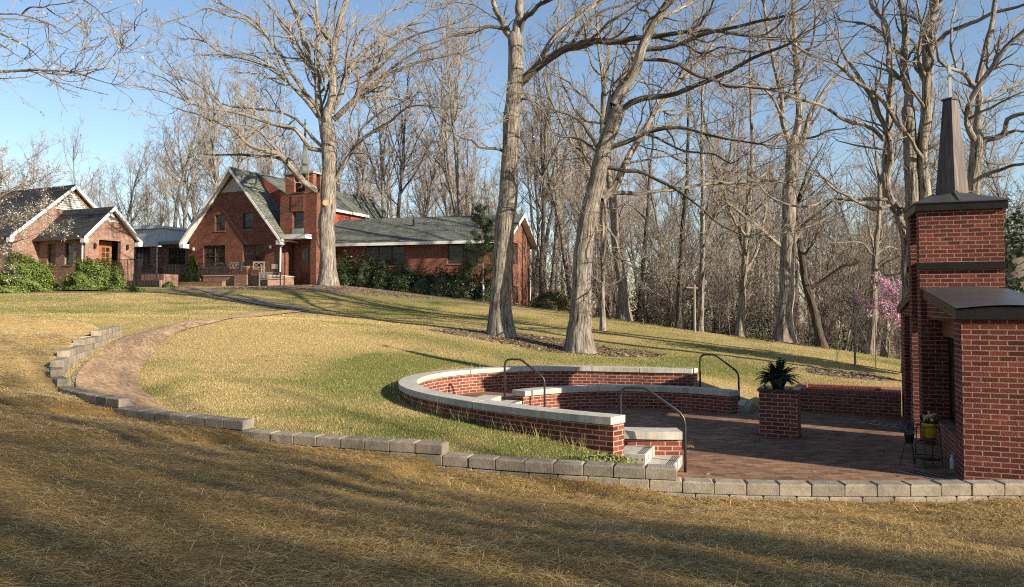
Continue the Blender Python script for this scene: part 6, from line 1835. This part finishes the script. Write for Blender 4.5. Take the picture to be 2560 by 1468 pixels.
simple_tree('crooked_dark_tree', 39, M4, [(715, 1205), (680, 1050), (642, 900), (606, 770), (585, 640), (565, 520), (545, 390)], 64, 40, 68, 'crooked nearly black tree with one long side limb, right of the big pale oak', forks=[([(610, 780), (680, 770), (740, 720), (850, 640), (980, 600)], 36, 16, -1)], h_top=11, bark='bark_dark', twig='twig_dark', k=.7)
simple_tree('bent_tree', 35.5, M4, [(1050, 1250), (1062, 1100), (1076, 950), (1076, 800), (1085, 600), (1098, 450), (1112, 350)], 62, 34, 69, 'grey bare tree with low spreading limbs beside the pink redbud', forks=[([(1080, 780), (1150, 720), (1230, 690), (1300, 660)], 28, 14, -1), ([(1080, 590), (1130, 520), (1200, 500), (1260, 520)], 20, 10, 1), ([(1085, 560), (1000, 480), (900, 465), (790, 470)], 20, 7, -1), ([(1070, 500), (1050, 400), (1030, 300)], 18, 8)], h_top=13, k=.8, bark='bark_mid')

# ---- forest
def auto_tree(seed, h, r, name, bark='bark_mid', twig='twig', low=.38, k=1.45, rmin=.0075, lean=.05, up=.10, nl=(16, 22), lf=.42, levels=3):
    rng = np.random.default_rng(seed); e = empty(name); tt = Tubes(); tl = Tubes(); tc = Tubes()
    A = curves(rng, np.array([[0, 0, -.6]]), np.array([[rng.normal(0, lean), rng.normal(0, lean), 1.0]]), np.array([h]), np.array([r]), np.array([r * .12]), 18, .045, .02)
    A[1][0, :3] *= np.array([1.35, 1.15, 1.04])
    tt.add(A[0], A[1], 10, .06, seed)
    B = grow(rng, A[0], A[1], np.array([h]), -int(rng.integers(*nl)), low, .97, .62, lf, 12, .10, up, .014, .6, 1.5, .2)
    tl.add(B[0], B[1], 6)
    twigs(rng, tl, tc, B[0], B[1], B[2], k, rmin, levels)
    tt.build('trunk', M[bark], e); tl.build('limbs', M[bark], e); tc.build('crown', M[twig], e)
    return e
VAR = [auto_tree(101, 21, .30, 'forest_tree'), auto_tree(102, 23, .27, 'forest_tree', twig='twig_red'), auto_tree(103, 19, .24, 'forest_tree', low=.3, bark='bark'), auto_tree(104, 24, .33, 'forest_tree', low=.45),
       auto_tree(105, 20, .22, 'forest_tree', 'bark_dark', 'twig_dark'), auto_tree(106, 18, .20, 'forest_tree', twig='twig_red', lean=.12), auto_tree(107, 22, .26, 'forest_tree', 'bark', 'twig', .5)]
SAP = [auto_tree(201, 7, .05, 'sapling', 'bark_mid', 'twig', .12, 2.0, .006, .1, .08, (16, 22), .4), auto_tree(202, 9, .07, 'sapling', 'bark', 'twig_dark', .15, 1.7, .006, .15, .08, (16, 22), .4), auto_tree(203, 6, .045, 'sapling', 'bark_dark', 'twig_red', .1, 2.0, .006, .12, .06, (18, 24), .45)]
BAREV = [auto_tree(301, 22, .36, 'shade_tree', 'bark', 'twig', .3, .30, .010, .06, .08, (14, 18), .46, 3), auto_tree(302, 20, .30, 'shade_tree', 'bark', 'twig', .25, .25, .010, .1, .06, (12, 16), .5, 3)]
used_b = set()
used_v = set(); used_s = set()
rp = random.Random(41)
def plant(protos, used, i, x, y, sc, rz, label, cat, group):
    p = protos[i]
    o = p if i not in used else copy_tree(p)
    used.add(i)
    o.location = (x, y, h1(x, y)); o.scale = (sc, sc, sc * rp.uniform(.92, 1.1)); o.rotation_euler = (0, 0, rz)
    tag(o, label, cat, group)
    return o
spots = []
tries = 0
def far_enough(x, y, d): return all((x - a) ** 2 + (y - b) ** 2 > d * d for a, b in spots)
BX = [(P(70, 600, 60).x, P(1340, 600, 60).x)]
LAB = {'wing': 'bare grey forest tree standing behind the church buildings', 'right': 'bare grey forest tree in the woods beyond the right side of the lawn'}
while len(spots) < 215 and tries < 20000:
    tries += 1
    px = rp.uniform(-150, 2700); D = rp.choice([rp.uniform(54, 80), rp.uniform(70, 95), rp.uniform(85, 135)]) if px > 1330 else rp.uniform(82, 135)
    if px < 430: D = rp.uniform(112, 145)
    if 430 <= px < 830 and D < 92: continue
    if px > 1330 and D < 60 and rp.random() < .4: continue
    x = (px - CX) / F_PX * D
    if not far_enough(x, D, 3.4 if px > 1330 else (4.6 if px > 430 else 3.2)): continue
    spots.append((x, D))
    i = rp.randrange(len(VAR))
    sc = rp.uniform(.72, 1.06)
    if px < 420: sc *= .9; i = rp.choice([1, 5, 0, 1])
    if 420 <= px < 1330: sc *= 1.05
    key = 'right' if px > 1330 else 'wing'
    plant(VAR, used_v, i, x, D, sc, rp.uniform(0, 6.28), LAB[key], 'tree', 'bare trees of the woods ' + ('right of the church' if key == 'right' else 'behind the church'))
# pale and dark stems that stand out behind the roofs
for (px, D, i, sc, lab) in [(1138, 66, 6, 1.18, 'tall pale trunked tree rising behind the wing roof'), (1158, 69, 2, 1.25, 'second pale tree close behind the wing roof'), (1012, 68, 4, 1.15, 'dark bare tree behind the wing roof near the church'),
                            (955, 72, 0, 1.1, 'grey bare tree behind the end of the church roof'), (560, 84, 2, 1.2, 'pale many stemmed tree behind the church gable'), (600, 88, 6, 1.15, 'pale upright tree behind the church gable peak'),
                            (300, 98, 0, .82, 'grey rounded bare tree behind the link building'), (420, 88, 3, .9, 'grey bare tree left of the church gable')]:
    x = (px * 1.008 - CX) / F_PX * D
    plant(VAR, used_v, i, x, D, sc, rp.uniform(0, 6.28), lab, 'tree', None)
n = 0; tries = 0; sp2 = []
while n < 140 and tries < 9000:
    tries += 1
    px = rp.uniform(1330, 2600); lo = np.interp(px, [1330, 1500, 1750, 2000, 2250, 2600], [58, 50, 45, 41, 38, 36]); D = lo + abs(rp.gauss(0, 12)) + 1.0
    x = (px - CX) / F_PX * D
    if any((x - a) ** 2 + (D - b) ** 2 < 1.2 for a, b in sp2): continue
    sp2.append((x, D)); n += 1
    plant(SAP, used_s, rp.randrange(3), x, D, rp.uniform(.55, 1.25), rp.uniform(0, 6.28), 'thin bare sapling in the undergrowth at the edge of the woods', 'sapling', 'saplings at the edge of the woods')
# trees behind and right of the photographer: their shadows fall across the straw
CASTER = [(19, -16.5, 0, 1.0), (28.1, -19.1, 1, 1.05), (23.7, -13.1, 1, .95), (31.0, -18.3, 0, 1.05), (38.7, -24.9, 1, 1.1), (21.4, -21.8, 0, .95), (22.1, -10.2, 0, .85), (27.7, -12.6, 1, .9), (16.8, -10.8, 1, .9)]
for (x, y, i, sc) in CASTER:
    plant(BAREV, used_b, i, x, y, sc, rp.uniform(0, 6.28), 'unseen bare tree outside the view, added to block sky and deepen the shade', 'tree', 'trees casting shadows on the straw')
sp3 = [(a, b) for a, b, _, _ in CASTER]
def wood(n, cond, draw, d=3.4):  # unseen trees added around the camera to cut sky light and thicken shade
    k = 0; tr = 0
    while k < n and tr < 4000:
        tr += 1; x, y = draw()
        if not cond(x, y) or any((x - a) ** 2 + (y - b) ** 2 < d * d for a, b in sp3): continue
        sp3.append((x, y)); k += 1
        plant(VAR, used_v, rp.randrange(len(VAR)), x, y, rp.uniform(.85, 1.1), rp.uniform(0, 6.28), 'unseen bare tree outside the view, added to block sky and deepen the shade', 'tree', 'trees casting shadows on the straw')
def sunside():
    c, t_ = rp.uniform(-26, 5.2), rp.uniform(24, 80)
    return c * .562 + t_ * .827, c * .827 - t_ * .562
wood(24, lambda x, y: (.562 * x + .827 * y) < (3.2 if x < 28 else 5.0) and math.hypot(x, y) > 20, sunside)
def sunside2():
    c, t_ = rp.uniform(1.5, 5.6), rp.uniform(27, 78)
    return c * .562 + t_ * .827, c * .827 - t_ * .562
wood(7, lambda x, y: True, sunside2, 2.8)
wood(26, lambda x, y: math.hypot(x, y) > 14, lambda: (rp.uniform(-48, 8), rp.uniform(-48, -12)), 4.5)  # rear and left woods, added to block part of the sky dome
wood(10, lambda x, y: True, lambda: (rp.uniform(-52, -24), rp.uniform(-14, 14)), 4.5)
# ------------------------------------------------------------------ shrubs and small trees
def bush(name, c, r, n, size, mat, seed, label, cat='shrub', group=None, lump=.28, lumps=2.6, core=True, cone=0.0, inner=.55, jag=.0):
    """leaf clumps spread through an uneven volume; c = base point, r = (rx, ry, height)"""
    rng = np.random.default_rng(seed); e = empty(name, c, label, cat, group); c = np.array(c)
    d = norm(rng.normal(0, 1, (n, 3))); d[:, 2] = np.abs(d[:, 2]) * 1.0 - .12 * rng.random(n)
    k = vnoise(d[:, 0] * lumps + 9 + seed, d[:, 1] * lumps + d[:, 2] * lumps * 1.7 + 5, seed) - .5
    k2 = vnoise(d[:, 0] * lumps * 3 + 3, d[:, 1] * lumps * 3 + d[:, 2] * lumps * 3.1, seed + 1) - .5
    rad = (1 + lump * 2 * k + lump * .8 * k2) * (inner + (1 - inner) * rng.random(n) ** .45) + jag * rng.random(n) ** 3
    p = d * rad[:, None]
    z = np.clip(p[:, 2], 0.02, 2)
    wz = 1 - cone * np.clip(z, 0, 1)
    V = np.c_[p[:, 0] * r[0] * wz, p[:, 1] * r[1] * wz, z * r[2]]
    cards('foliage', V, size, mat, rng, e, nrm=d)
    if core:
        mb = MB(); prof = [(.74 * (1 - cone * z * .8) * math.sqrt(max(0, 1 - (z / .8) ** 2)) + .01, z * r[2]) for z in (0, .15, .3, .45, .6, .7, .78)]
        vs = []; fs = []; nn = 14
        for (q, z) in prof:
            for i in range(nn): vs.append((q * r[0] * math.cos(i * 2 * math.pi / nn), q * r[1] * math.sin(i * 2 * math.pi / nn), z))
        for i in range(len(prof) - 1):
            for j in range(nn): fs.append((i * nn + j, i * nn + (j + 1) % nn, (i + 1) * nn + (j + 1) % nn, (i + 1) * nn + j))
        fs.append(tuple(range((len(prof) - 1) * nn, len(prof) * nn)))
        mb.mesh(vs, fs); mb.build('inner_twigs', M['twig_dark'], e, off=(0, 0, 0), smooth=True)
    return e
def gp(x, y): return ground(*DSP(x, y), 15, 90)
bush('yew_bush', gp(58, 722), (1.75, 1.6, 2.15), 24000, .055, 'yew', 1, 'large rounded bright green evergreen bush at the left edge before the hall', lump=.26)
bush('yew_bush', gp(228, 720), (1.65, 1.5, 1.85), 22000, .055, 'yew', 2, 'rounded bright green evergreen bush in front of the hall entrance', lump=.30)
bush('rhododendron', gp(30, 700) + Vector((0, 2.0, 0)), (2.3, 1.5, 2.6), 7000, .10, 'dark_leaf', 3, 'dark green broadleaf shrub behind the bush at the left edge', lump=.3)
bush('low_shrub', gp(148, 706) + Vector((0, 1.2, 0)), (.95, .8, .95), 3000, .06, 'olive', 4, 'low brownish shrub between the two green bushes', lump=.3, core=False)
bush('ground_juniper', gp(300, 722), (1.3, .6, .35), 3000, .06, 'yew', 5, 'low spreading green juniper right of the entrance bush', lump=.3)
bush('ground_juniper', gp(5, 726), (1.6, .7, .4), 3000, .06, 'yew', 6, 'low spreading green juniper at the far left edge', lump=.3)
bush('dwarf_spruce', gp(470, 706) + Vector((0, .4, -.15)), (.92, .9, 2.45), 11000, .06, 'yew', 7, 'small cone shaped green conifer in front of the terrace railing', cone=.72, lump=.2)
bush('leafy_clump', gp(418, 713), (.35, .3, .35), 500, .09, 'hedge', 8, 'tuft of strap leaves at the foot of the planter wall', lump=.3, core=False)
bush('camellia', gp(775, 702) + Vector((0, 1.6, 0)), (.85, .8, 1.75), 3500, .08, 'olive', 9, 'glossy olive green shrub left of the huge oak trunk', lump=.35)
bush('bare_shrub', gp(735, 703) + Vector((0, 2.2, 0)), (1.2, .9, 1.5), 1200, .035, 'litter', 10, 'leafless twiggy shrub beside the church entrance', lump=.5, core=False)
rh = random.Random(6)
HL_ = [('first tall dark hedge shrub, next to the huge oak trunk', 858, 1.75, .80), ('dark pointed hedge shrub second from the huge oak trunk', 903, 1.85, .72), ('dark hedge shrub third from the oak, under the wide window', 950, 1.45, .8), ('low dark hedge shrub at the right of the wide window', 1000, 1.35, .8),
       ('dark hedge shrub in the middle of the wing wall', 1050, 1.3, .85), ('broad dark hedge shrub left of the young pine', 1100, 1.5, .95), ('dark hedge shrub touching the young pine', 1150, 1.7, .95), ('dark hedge shrub right of the young pine, beside the middle oak', 1212, 1.35, .8)]
for i, (lab, px, hh, rr_) in enumerate(HL_):
    D_ = float(np.interp(px, [850, 1200], [54.6, 51.0])); c = P(*DSP(px, 730), D_); c.z = h1(c.x, c.y) - .1
    bush('hedge_shrub', c, (rr_ * 1.35, rr_, hh * 1.3), 4500, .075, 'dark_leaf', 20 + i, lab, group='dark evergreen shrubs along the wing wall', lump=.33, jag=.25)
bush('olive_shrub', gp(1370, 768) + Vector((0, .6, 0)), (1.4, 1.1, 1.25), 7000, .06, 'olive', 40, 'rounded olive brown shrub beyond the wing gable corner', lump=.18)
bush('dark_conifer', P(2535, 790, 24), (1.6, 1.4, 3.2), 3500, .09, 'pine', 41, 'dark green evergreen behind the memorial wing at the right edge', lump=.3)
bush('weed_clump', Vector((1.15, 10.62, .34)), (.6, .2, .12), 800, .02, 'weed', 42, 'sprawling green weeds in front of the near wall end', lump=.4, core=False)
# understory evergreens in the woods
rng = np.random.default_rng(77)
for i, (px, py, D, rx, hh, lab) in enumerate([(1690, 640, 62, 3.4, 6.5, 'hazy dark green cedar in the woods behind the pale pole'), (1840, 700, 56, 2.6, 4.5, 'low dark green holly in the woods left of the big pale oak'), (1600, 700, 66, 2.6, 5, 'dim green cedar in the woods right of the thick leaning trunk'), (2060, 720, 58, 2.8, 5, 'dim green holly in the woods behind the crooked dark tree')]):
    x = (px * 1.008 - CX) / F_PX * D
    bush('understory_evergreen', Vector((x, D, h1(x, D))), (rx, rx * .8, hh), 4200, .09, 'hedge', 60 + i, lab, 'evergreen', lump=.4, core=False, inner=.2)

# young pine against the wing
c = P(*DSP(1198, 735), 50.3); c.z = h1(c.x, c.y); e = empty('young_pine', c, 'young thin pine in front of the wing wall with a pale guard at its foot', 'tree')
rng = np.random.default_rng(5); tb = Tubes(); hP = 6.6
A = curves(rng, np.array([[0, 0, -.2]]), np.array([[0, 0, 1.]]), np.array([hP]), np.array([.07]), np.array([.012]), 14, .02, .02); tb.add(A[0], A[1], 8)
zz = rng.uniform(.22, .98, 70); az = rng.uniform(0, 6.28, 70)
S = np.stack([np.interp(zz * hP, np.linspace(0, hP, 14), A[0][0, :, k]) for k in range(3)], 1)
Dd = np.stack([np.cos(az), np.sin(az), np.full(70, .25)], 1); Ln = 1.75 * (1.05 - zz) ** .8 + .15
B = curves(rng, S, Dd, Ln, np.full(70, .016), np.full(70, .004), 8, .12, .03); tb.add(B[0], B[1], 4)
tb.build('trunk', M['bark_mid'], e)
C = grow(rng, B[0], B[1], Ln, 6, .3, 1, .7, .4, 4, .15, .05, .003)
pts = np.concatenate([C[0].reshape(-1, 3), B[0][:, 3:].reshape(-1, 3)]); pts = np.repeat(pts, 7, 0) + rng.normal(0, .07, (len(pts) * 7, 3))
cards('needles', pts, .075, 'pine', rng, e, aspect=.2)
mb = MB(); mb.lathe([(.07, 0), (.075, .9), (.06, 1.15), (.03, 1.16)], (0, 0, 0), 10); mb.build('trunk_guard', M['offwhite'], e, off=(0, 0, 0))

# flowering dogwood on the left, redbud on the right
def small_tree(name, base, h, r, seed, label, blossom, per, size, low=.2, lf=.55, n=(14, 18), k=1.2, jit=.06, upw=.03, sc=(1, 1)):
    rng = np.random.default_rng(seed); e = empty(name, base, label, 'tree'); tt = Tubes(); tl = Tubes(); tc = Tubes()
    A = curves(rng, np.array([[0, 0, -.2]]), np.array([[.05, 0, 1.]]), np.array([h]), np.array([r]), np.array([r * .2]), 14, .08, .02)
    tt.add(A[0], A[1], 10, .06)
    B = grow(rng, A[0], A[1], np.array([h]), -int(rng.integers(*n)), low, .97, .85, lf, 12, .13, upw, .01, .6, .8, .2); tl.add(B[0], B[1], 6)
    out = twigs(rng, tl, tc, B[0], B[1], B[2], k, .004, 3, None, .8, upw)
    tt.build('trunk', M['bark_mid'], e); tl.build('limbs', M['bark_mid'], e); tc.build('crown', M['twig_dark'], e)
    leafcards(e, 'blossom', np.concatenate([out[2][0]]), blossom, per, size, rng, (0, 0, 0), jit)
    return e
b = P(20, 700, 41); small_tree('flowering_dogwood', Vector((b.x - 1.0, b.y, h1(b.x, b.y))), 7.6, .13, 3, 'spreading dogwood with small white blossoms at the left edge', 'dogwood', 3, .034, .22, .62, (18, 24), 2.6)
b = ground(*M4(1160, 1275), 20, 60); small_tree('redbud_tree', Vector((b.x + .25, b.y + .3, b.z)), 2.9, .04, 4, 'small redbud covered in pink blossom left of the memorial', 'redbud', 8, .03, .3, .66, (15, 19), 3.0, .04, .06)
# staked young tree on the lawn
b = ground(*M4(946, 1352), 15, 50); e = empty('staked_sapling', b, 'young thin bare tree held by guy lines over a mulch ring', 'tree')
rng = np.random.default_rng(9); tt = Tubes(); tc = Tubes()
A = curves(rng, np.array([[0, 0, -.1]]), np.array([[.03, 0, 1.]]), np.array([3.3]), np.array([.042]), np.array([.008]), 10, .03, .02); tt.add(A[0], A[1], 8)
B = grow(rng, A[0], A[1], np.array([3.3]), -13, .4, .95, .6, .4, 8, .12, .08, .004); tc.add(B[0], B[1], 4); C = grow(rng, *B, 4, .2, 1, .7, .4, 5, .15, .05, .003); tc.add(C[0], C[1], 3)
tt.build('trunk', M['bark'], e); tc.build('crown', M['twig'], e)
for (q, top) in ((M4(1092, 1365), M4(1085, 1010)), (M4(820, 1310), M4(822, 1000))):
    g_ = ground(*q, 15, 50); tp = P(*top, g_.y)
    mb = MB(); mb.rod(g_ - Vector((0, 0, .1)), Vector((g_.x, g_.y, min(tp.z, g_.z + 1.9))), .016, 6); mb.build('stake', M['straw'], e)
    mb = MB(); mb.rod(Vector((g_.x, g_.y, g_.z + .25)), b + Vector((0, 0, 1.9)), .008, 4); mb.build('guy_line', M['offwhite'], e)
# ------------------------------------------------------------------ straw and grass
def blades(name, x, y, z, length, width, lift, az, mat, rng, curl=.25, attrs=None, kind='stuff', label=None, stand=False):
    n = len(x); d = np.stack([np.cos(az), np.sin(az)], 1); s_ = np.stack([-np.sin(az), np.cos(az)], 1)
    c = np.stack([x, y, z], 1)
    if stand:
        tip = c + np.c_[d * (length * lift)[:, None], length * np.sqrt(np.maximum(1 - lift ** 2, .05))]
        w = np.c_[s_ * (width / 2)[:, None], np.zeros(n)]
        V = np.stack([c - w, c + w, tip], 1).reshape(-1, 3); F = np.arange(n * 3).reshape(-1, 3); k = 3
    else:
        h = np.c_[d * (length / 2)[:, None], length / 2 * lift]; w = np.c_[s_ * (width / 2)[:, None], np.zeros(n)]
        bow = np.c_[s_ * (length * curl * rng.normal(0, .35, n))[:, None], np.abs(length * .04 * rng.normal(0, 1, n))]
        V = np.stack([c - h - w, c - h + w, c + bow + w, c + bow - w, c + h + w, c + h - w], 1).reshape(-1, 3)
        i = np.arange(n)[:, None] * 6
        F = np.concatenate([i + np.array([[0, 1, 2, 3]]), i + np.array([[3, 2, 4, 5]])], 0); k = 4
    at = {a: np.repeat(v, 3 if stand else 6) for a, v in (attrs or {}).items()}
    o = raw_mesh(name, V, F, k, M[mat], None, None, False, at)
    tag(o, label, None, None, kind)
    return o
rng = np.random.default_rng(123)
def in_view(x, y, m=60):
    px = CX + F_PX * x / y
    return (px > -m) & (px < 2560 + m)
# straw: density falls with distance
X = []; Y = []
for (y0, y1, dens) in [(3.4, 5, 3600), (5, 7, 2900), (7, 10, 2000), (10, 14, 1500), (14, 20, 1000), (20, 29, 500)]:
    w = y1 * .76; n = int((y1 - y0) * 2 * w * dens)
    x = rng.uniform(-w, w, n); y = rng.uniform(y0, y1, n); k = (y < edge_y(x) - .02 + .06 * rng.random(n)) & in_view(x, y); X.append(x[k]); Y.append(y[k])
X = np.concatenate(X); Y = np.concatenate(Y)
cl = fbm(X, Y, 2.3, 55, 3); keep = rng.random(len(X)) < np.clip(.35 + 1.6 * (cl - .3), .2, 1); X, Y = X[keep], Y[keep]
near_ = np.exp(-np.maximum(Y - 14, 0) / 8)
Z = H_out(X, Y) + near_ * ((fbm(X, Y, 1.1, 3) - .5) * .10 + (fbm(X, Y, 4.2, 4, 3) - .5) * .035) + .004 + .035 * rng.random(len(X)) ** 2 * (.5 + cl[keep])
for (lo, hi, mt, lab, nm) in ((0, 14.0, 'straw', 'loose brown straw scattered over the near seeded slope', 'straw'), (14.0, 99, 'straw_sunlit', 'fresh golden coloured straw on the slope left of the path', 'sunlit_straw')):
    k = (Y + (fbm(X, Y, .6, 77) - .5) * 3 >= lo) & (Y + (fbm(X, Y, .6, 77) - .5) * 3 < hi); x_, y_, z_ = X[k], Y[k], Z[k]; n = len(x_)
    ang = rng.normal(.35, .75, n) + (fbm(x_, y_, .5, 71) - .5) * 2.2
    blades(nm, x_, y_, z_, rng.uniform(.03, .115, n) * np.clip(y_ / 9, 1, 1.6), rng.uniform(.0018, .0038, n) * np.clip(y_ / 6, 1, 2.6), rng.normal(0, .16, n) + (rng.random(n) < .03) * rng.uniform(.1, .6, n), ang, mt, rng, label=lab)
# grass
X = []; Y = []
for (y0, y1, dens) in [(9.6, 13, 3600), (13, 17, 2400), (17, 23, 1400), (23, 30, 700), (30, 42, 250)]:
    w = y1 * .72; n = int((y1 - y0) * 2 * w * dens)
    x = rng.uniform(-w, min(w, 16), n); y = rng.uniform(y0, y1, n)
    k = (y > edge_y(x) + .27) & in_view(x, y) & ~in_poly(x, y, PLAZA) & ~in_poly(x, y, [tuple(p) for p in ring(.02)] + [(4.5, 17.5), (2.6, 12.0)])
    X.append(x[k]); Y.append(y[k])
X = np.concatenate(X); Y = np.concatenate(Y)
PATHPOLY = [(p.x, p.y) for p in PL] + [(p.x, p.y) for p in PR[::-1]]; GRP = [(p.x, p.y) for p in GL] + [(p.x, p.y) for p in GR[::-1]]
PLN = [(6.62, 18.02), (8.64, 16.97), (9.2, 18.05), (7.2, 19.1)]
k = ~in_poly(X, Y, PATHPOLY) & ~in_poly(X, Y, GRP) & ~in_poly(X, Y, PLN) & ~in_poly(X, Y, [(1.5, 11.1), (3.4, 10.9), (3.4, 13), (1.5, 13)]) & (rng.random(len(X)) > mulch_mask(X, Y) * .95)
X, Y = X[k], Y[k]; n = len(X)
Z = H_in(X, Y) + (fbm(X, Y, .8, 8) - .5) * .05 * np.clip((Y - 12) / 10, .25, 1)
tn = tint_mask(X, Y); cl = fbm(X, Y, 3.0, 91, 3)
tall = 1 + .35 * np.clip(tn - .4, 0, 1) + (rng.random(n) < .01) * 1.5
blades('grass', X, Y, Z - .004, rng.uniform(.014, .040, n) * tall * (.6 + cl * .8), rng.uniform(.004, .008, n) * np.clip(Y / 16, 1, 2.0), rng.uniform(.1, .95, n), rng.uniform(0, 6.28, n), 'grass', rng, attrs={'tint': np.clip(tn + rng.normal(0, .25, n), 0, 1)}, label='short mixed dry and green lawn grass blades', stand=True)
# tall tufts along the outer wall foot
tp = ring(.10); s_ = rng.integers(2, 48, 500); X = tp[s_, 0] + rng.normal(0, .06, 500); Y = tp[s_, 1] + rng.normal(0, .06, 500)
grp_ = rng.normal(0, .08, (60, 2)); gi = rng.integers(0, 60, 500); base_i = (gi * 7) % 46 + 2
X = tp[base_i, 0] + rng.normal(0, .05, 500); Y = tp[base_i, 1] + rng.normal(0, .05, 500)
blades('grass_tufts', X, Y, H_in(X, Y), rng.uniform(.12, .30, 500), np.full(500, .006), rng.uniform(.1, .7, 500), rng.uniform(0, 6.28, 500), 'grass', rng, attrs={'tint': rng.uniform(.2, .9, 500)}, label='taller grass tufts along the foot of the curved wall', stand=True)
# leaf litter on the mulch and along the walk
X = []; Y = []
for (px, py, D, rx, ry, m_) in [(1300, 845, 28.5, 3.4, 1.8, 2600), (1440, 884, 27, 3.2, 1.5, 2200), (812, 718, 47, 7, 3, 2600), (2120, 921, 24.5, 1.5, .8, 600), (1560, 806, 44, 4, 3, 1500), (1965, 861, 37, 3, 2, 1200)]:
    p = P(px, py, D); a = rng.uniform(0, 6.28, m_); q = np.sqrt(rng.random(m_)); X.append(p.x + np.cos(a) * q * rx); Y.append(p.y + np.sin(a) * q * ry)
X = np.concatenate(X); Y = np.concatenate(Y); k = Y > edge_y(X) + .3; X, Y = X[k], Y[k]
c = np.stack([X, Y, H_in(X, Y) + .012], 1); n = len(c)
o = cards('leaf_litter', c, .055, 'litter', rng, None, nrm=np.tile([[0, 0, 1.]], (n, 1))); tag(o, 'fallen brown leaves and chips on the mulch around the trees', kind='stuff')
X = rng.uniform(-12, 11, 2600); Y = rng.uniform(9.8, 34, 2600) ; k = (Y > edge_y(X) + .3) & in_view(X, Y) & ~in_poly(X, Y, RINGPOLY); X, Y = X[k], Y[k]
Z = np.where(in_poly(X, Y, PLAZA), .008, H_in(X, Y) + .02); k = ~in_poly(X, Y, PLAZA) | (rng.random(len(X)) < .5); X, Y, Z = X[k], Y[k], Z[k]
o = cards('fallen_leaves', np.stack([X, Y, Z], 1), .03, 'litter', rng, None, nrm=np.tile([[0, 0, 1.]], (len(X), 1))); tag(o, 'a few dry leaves lying on the lawn and the paving', kind='stuff')
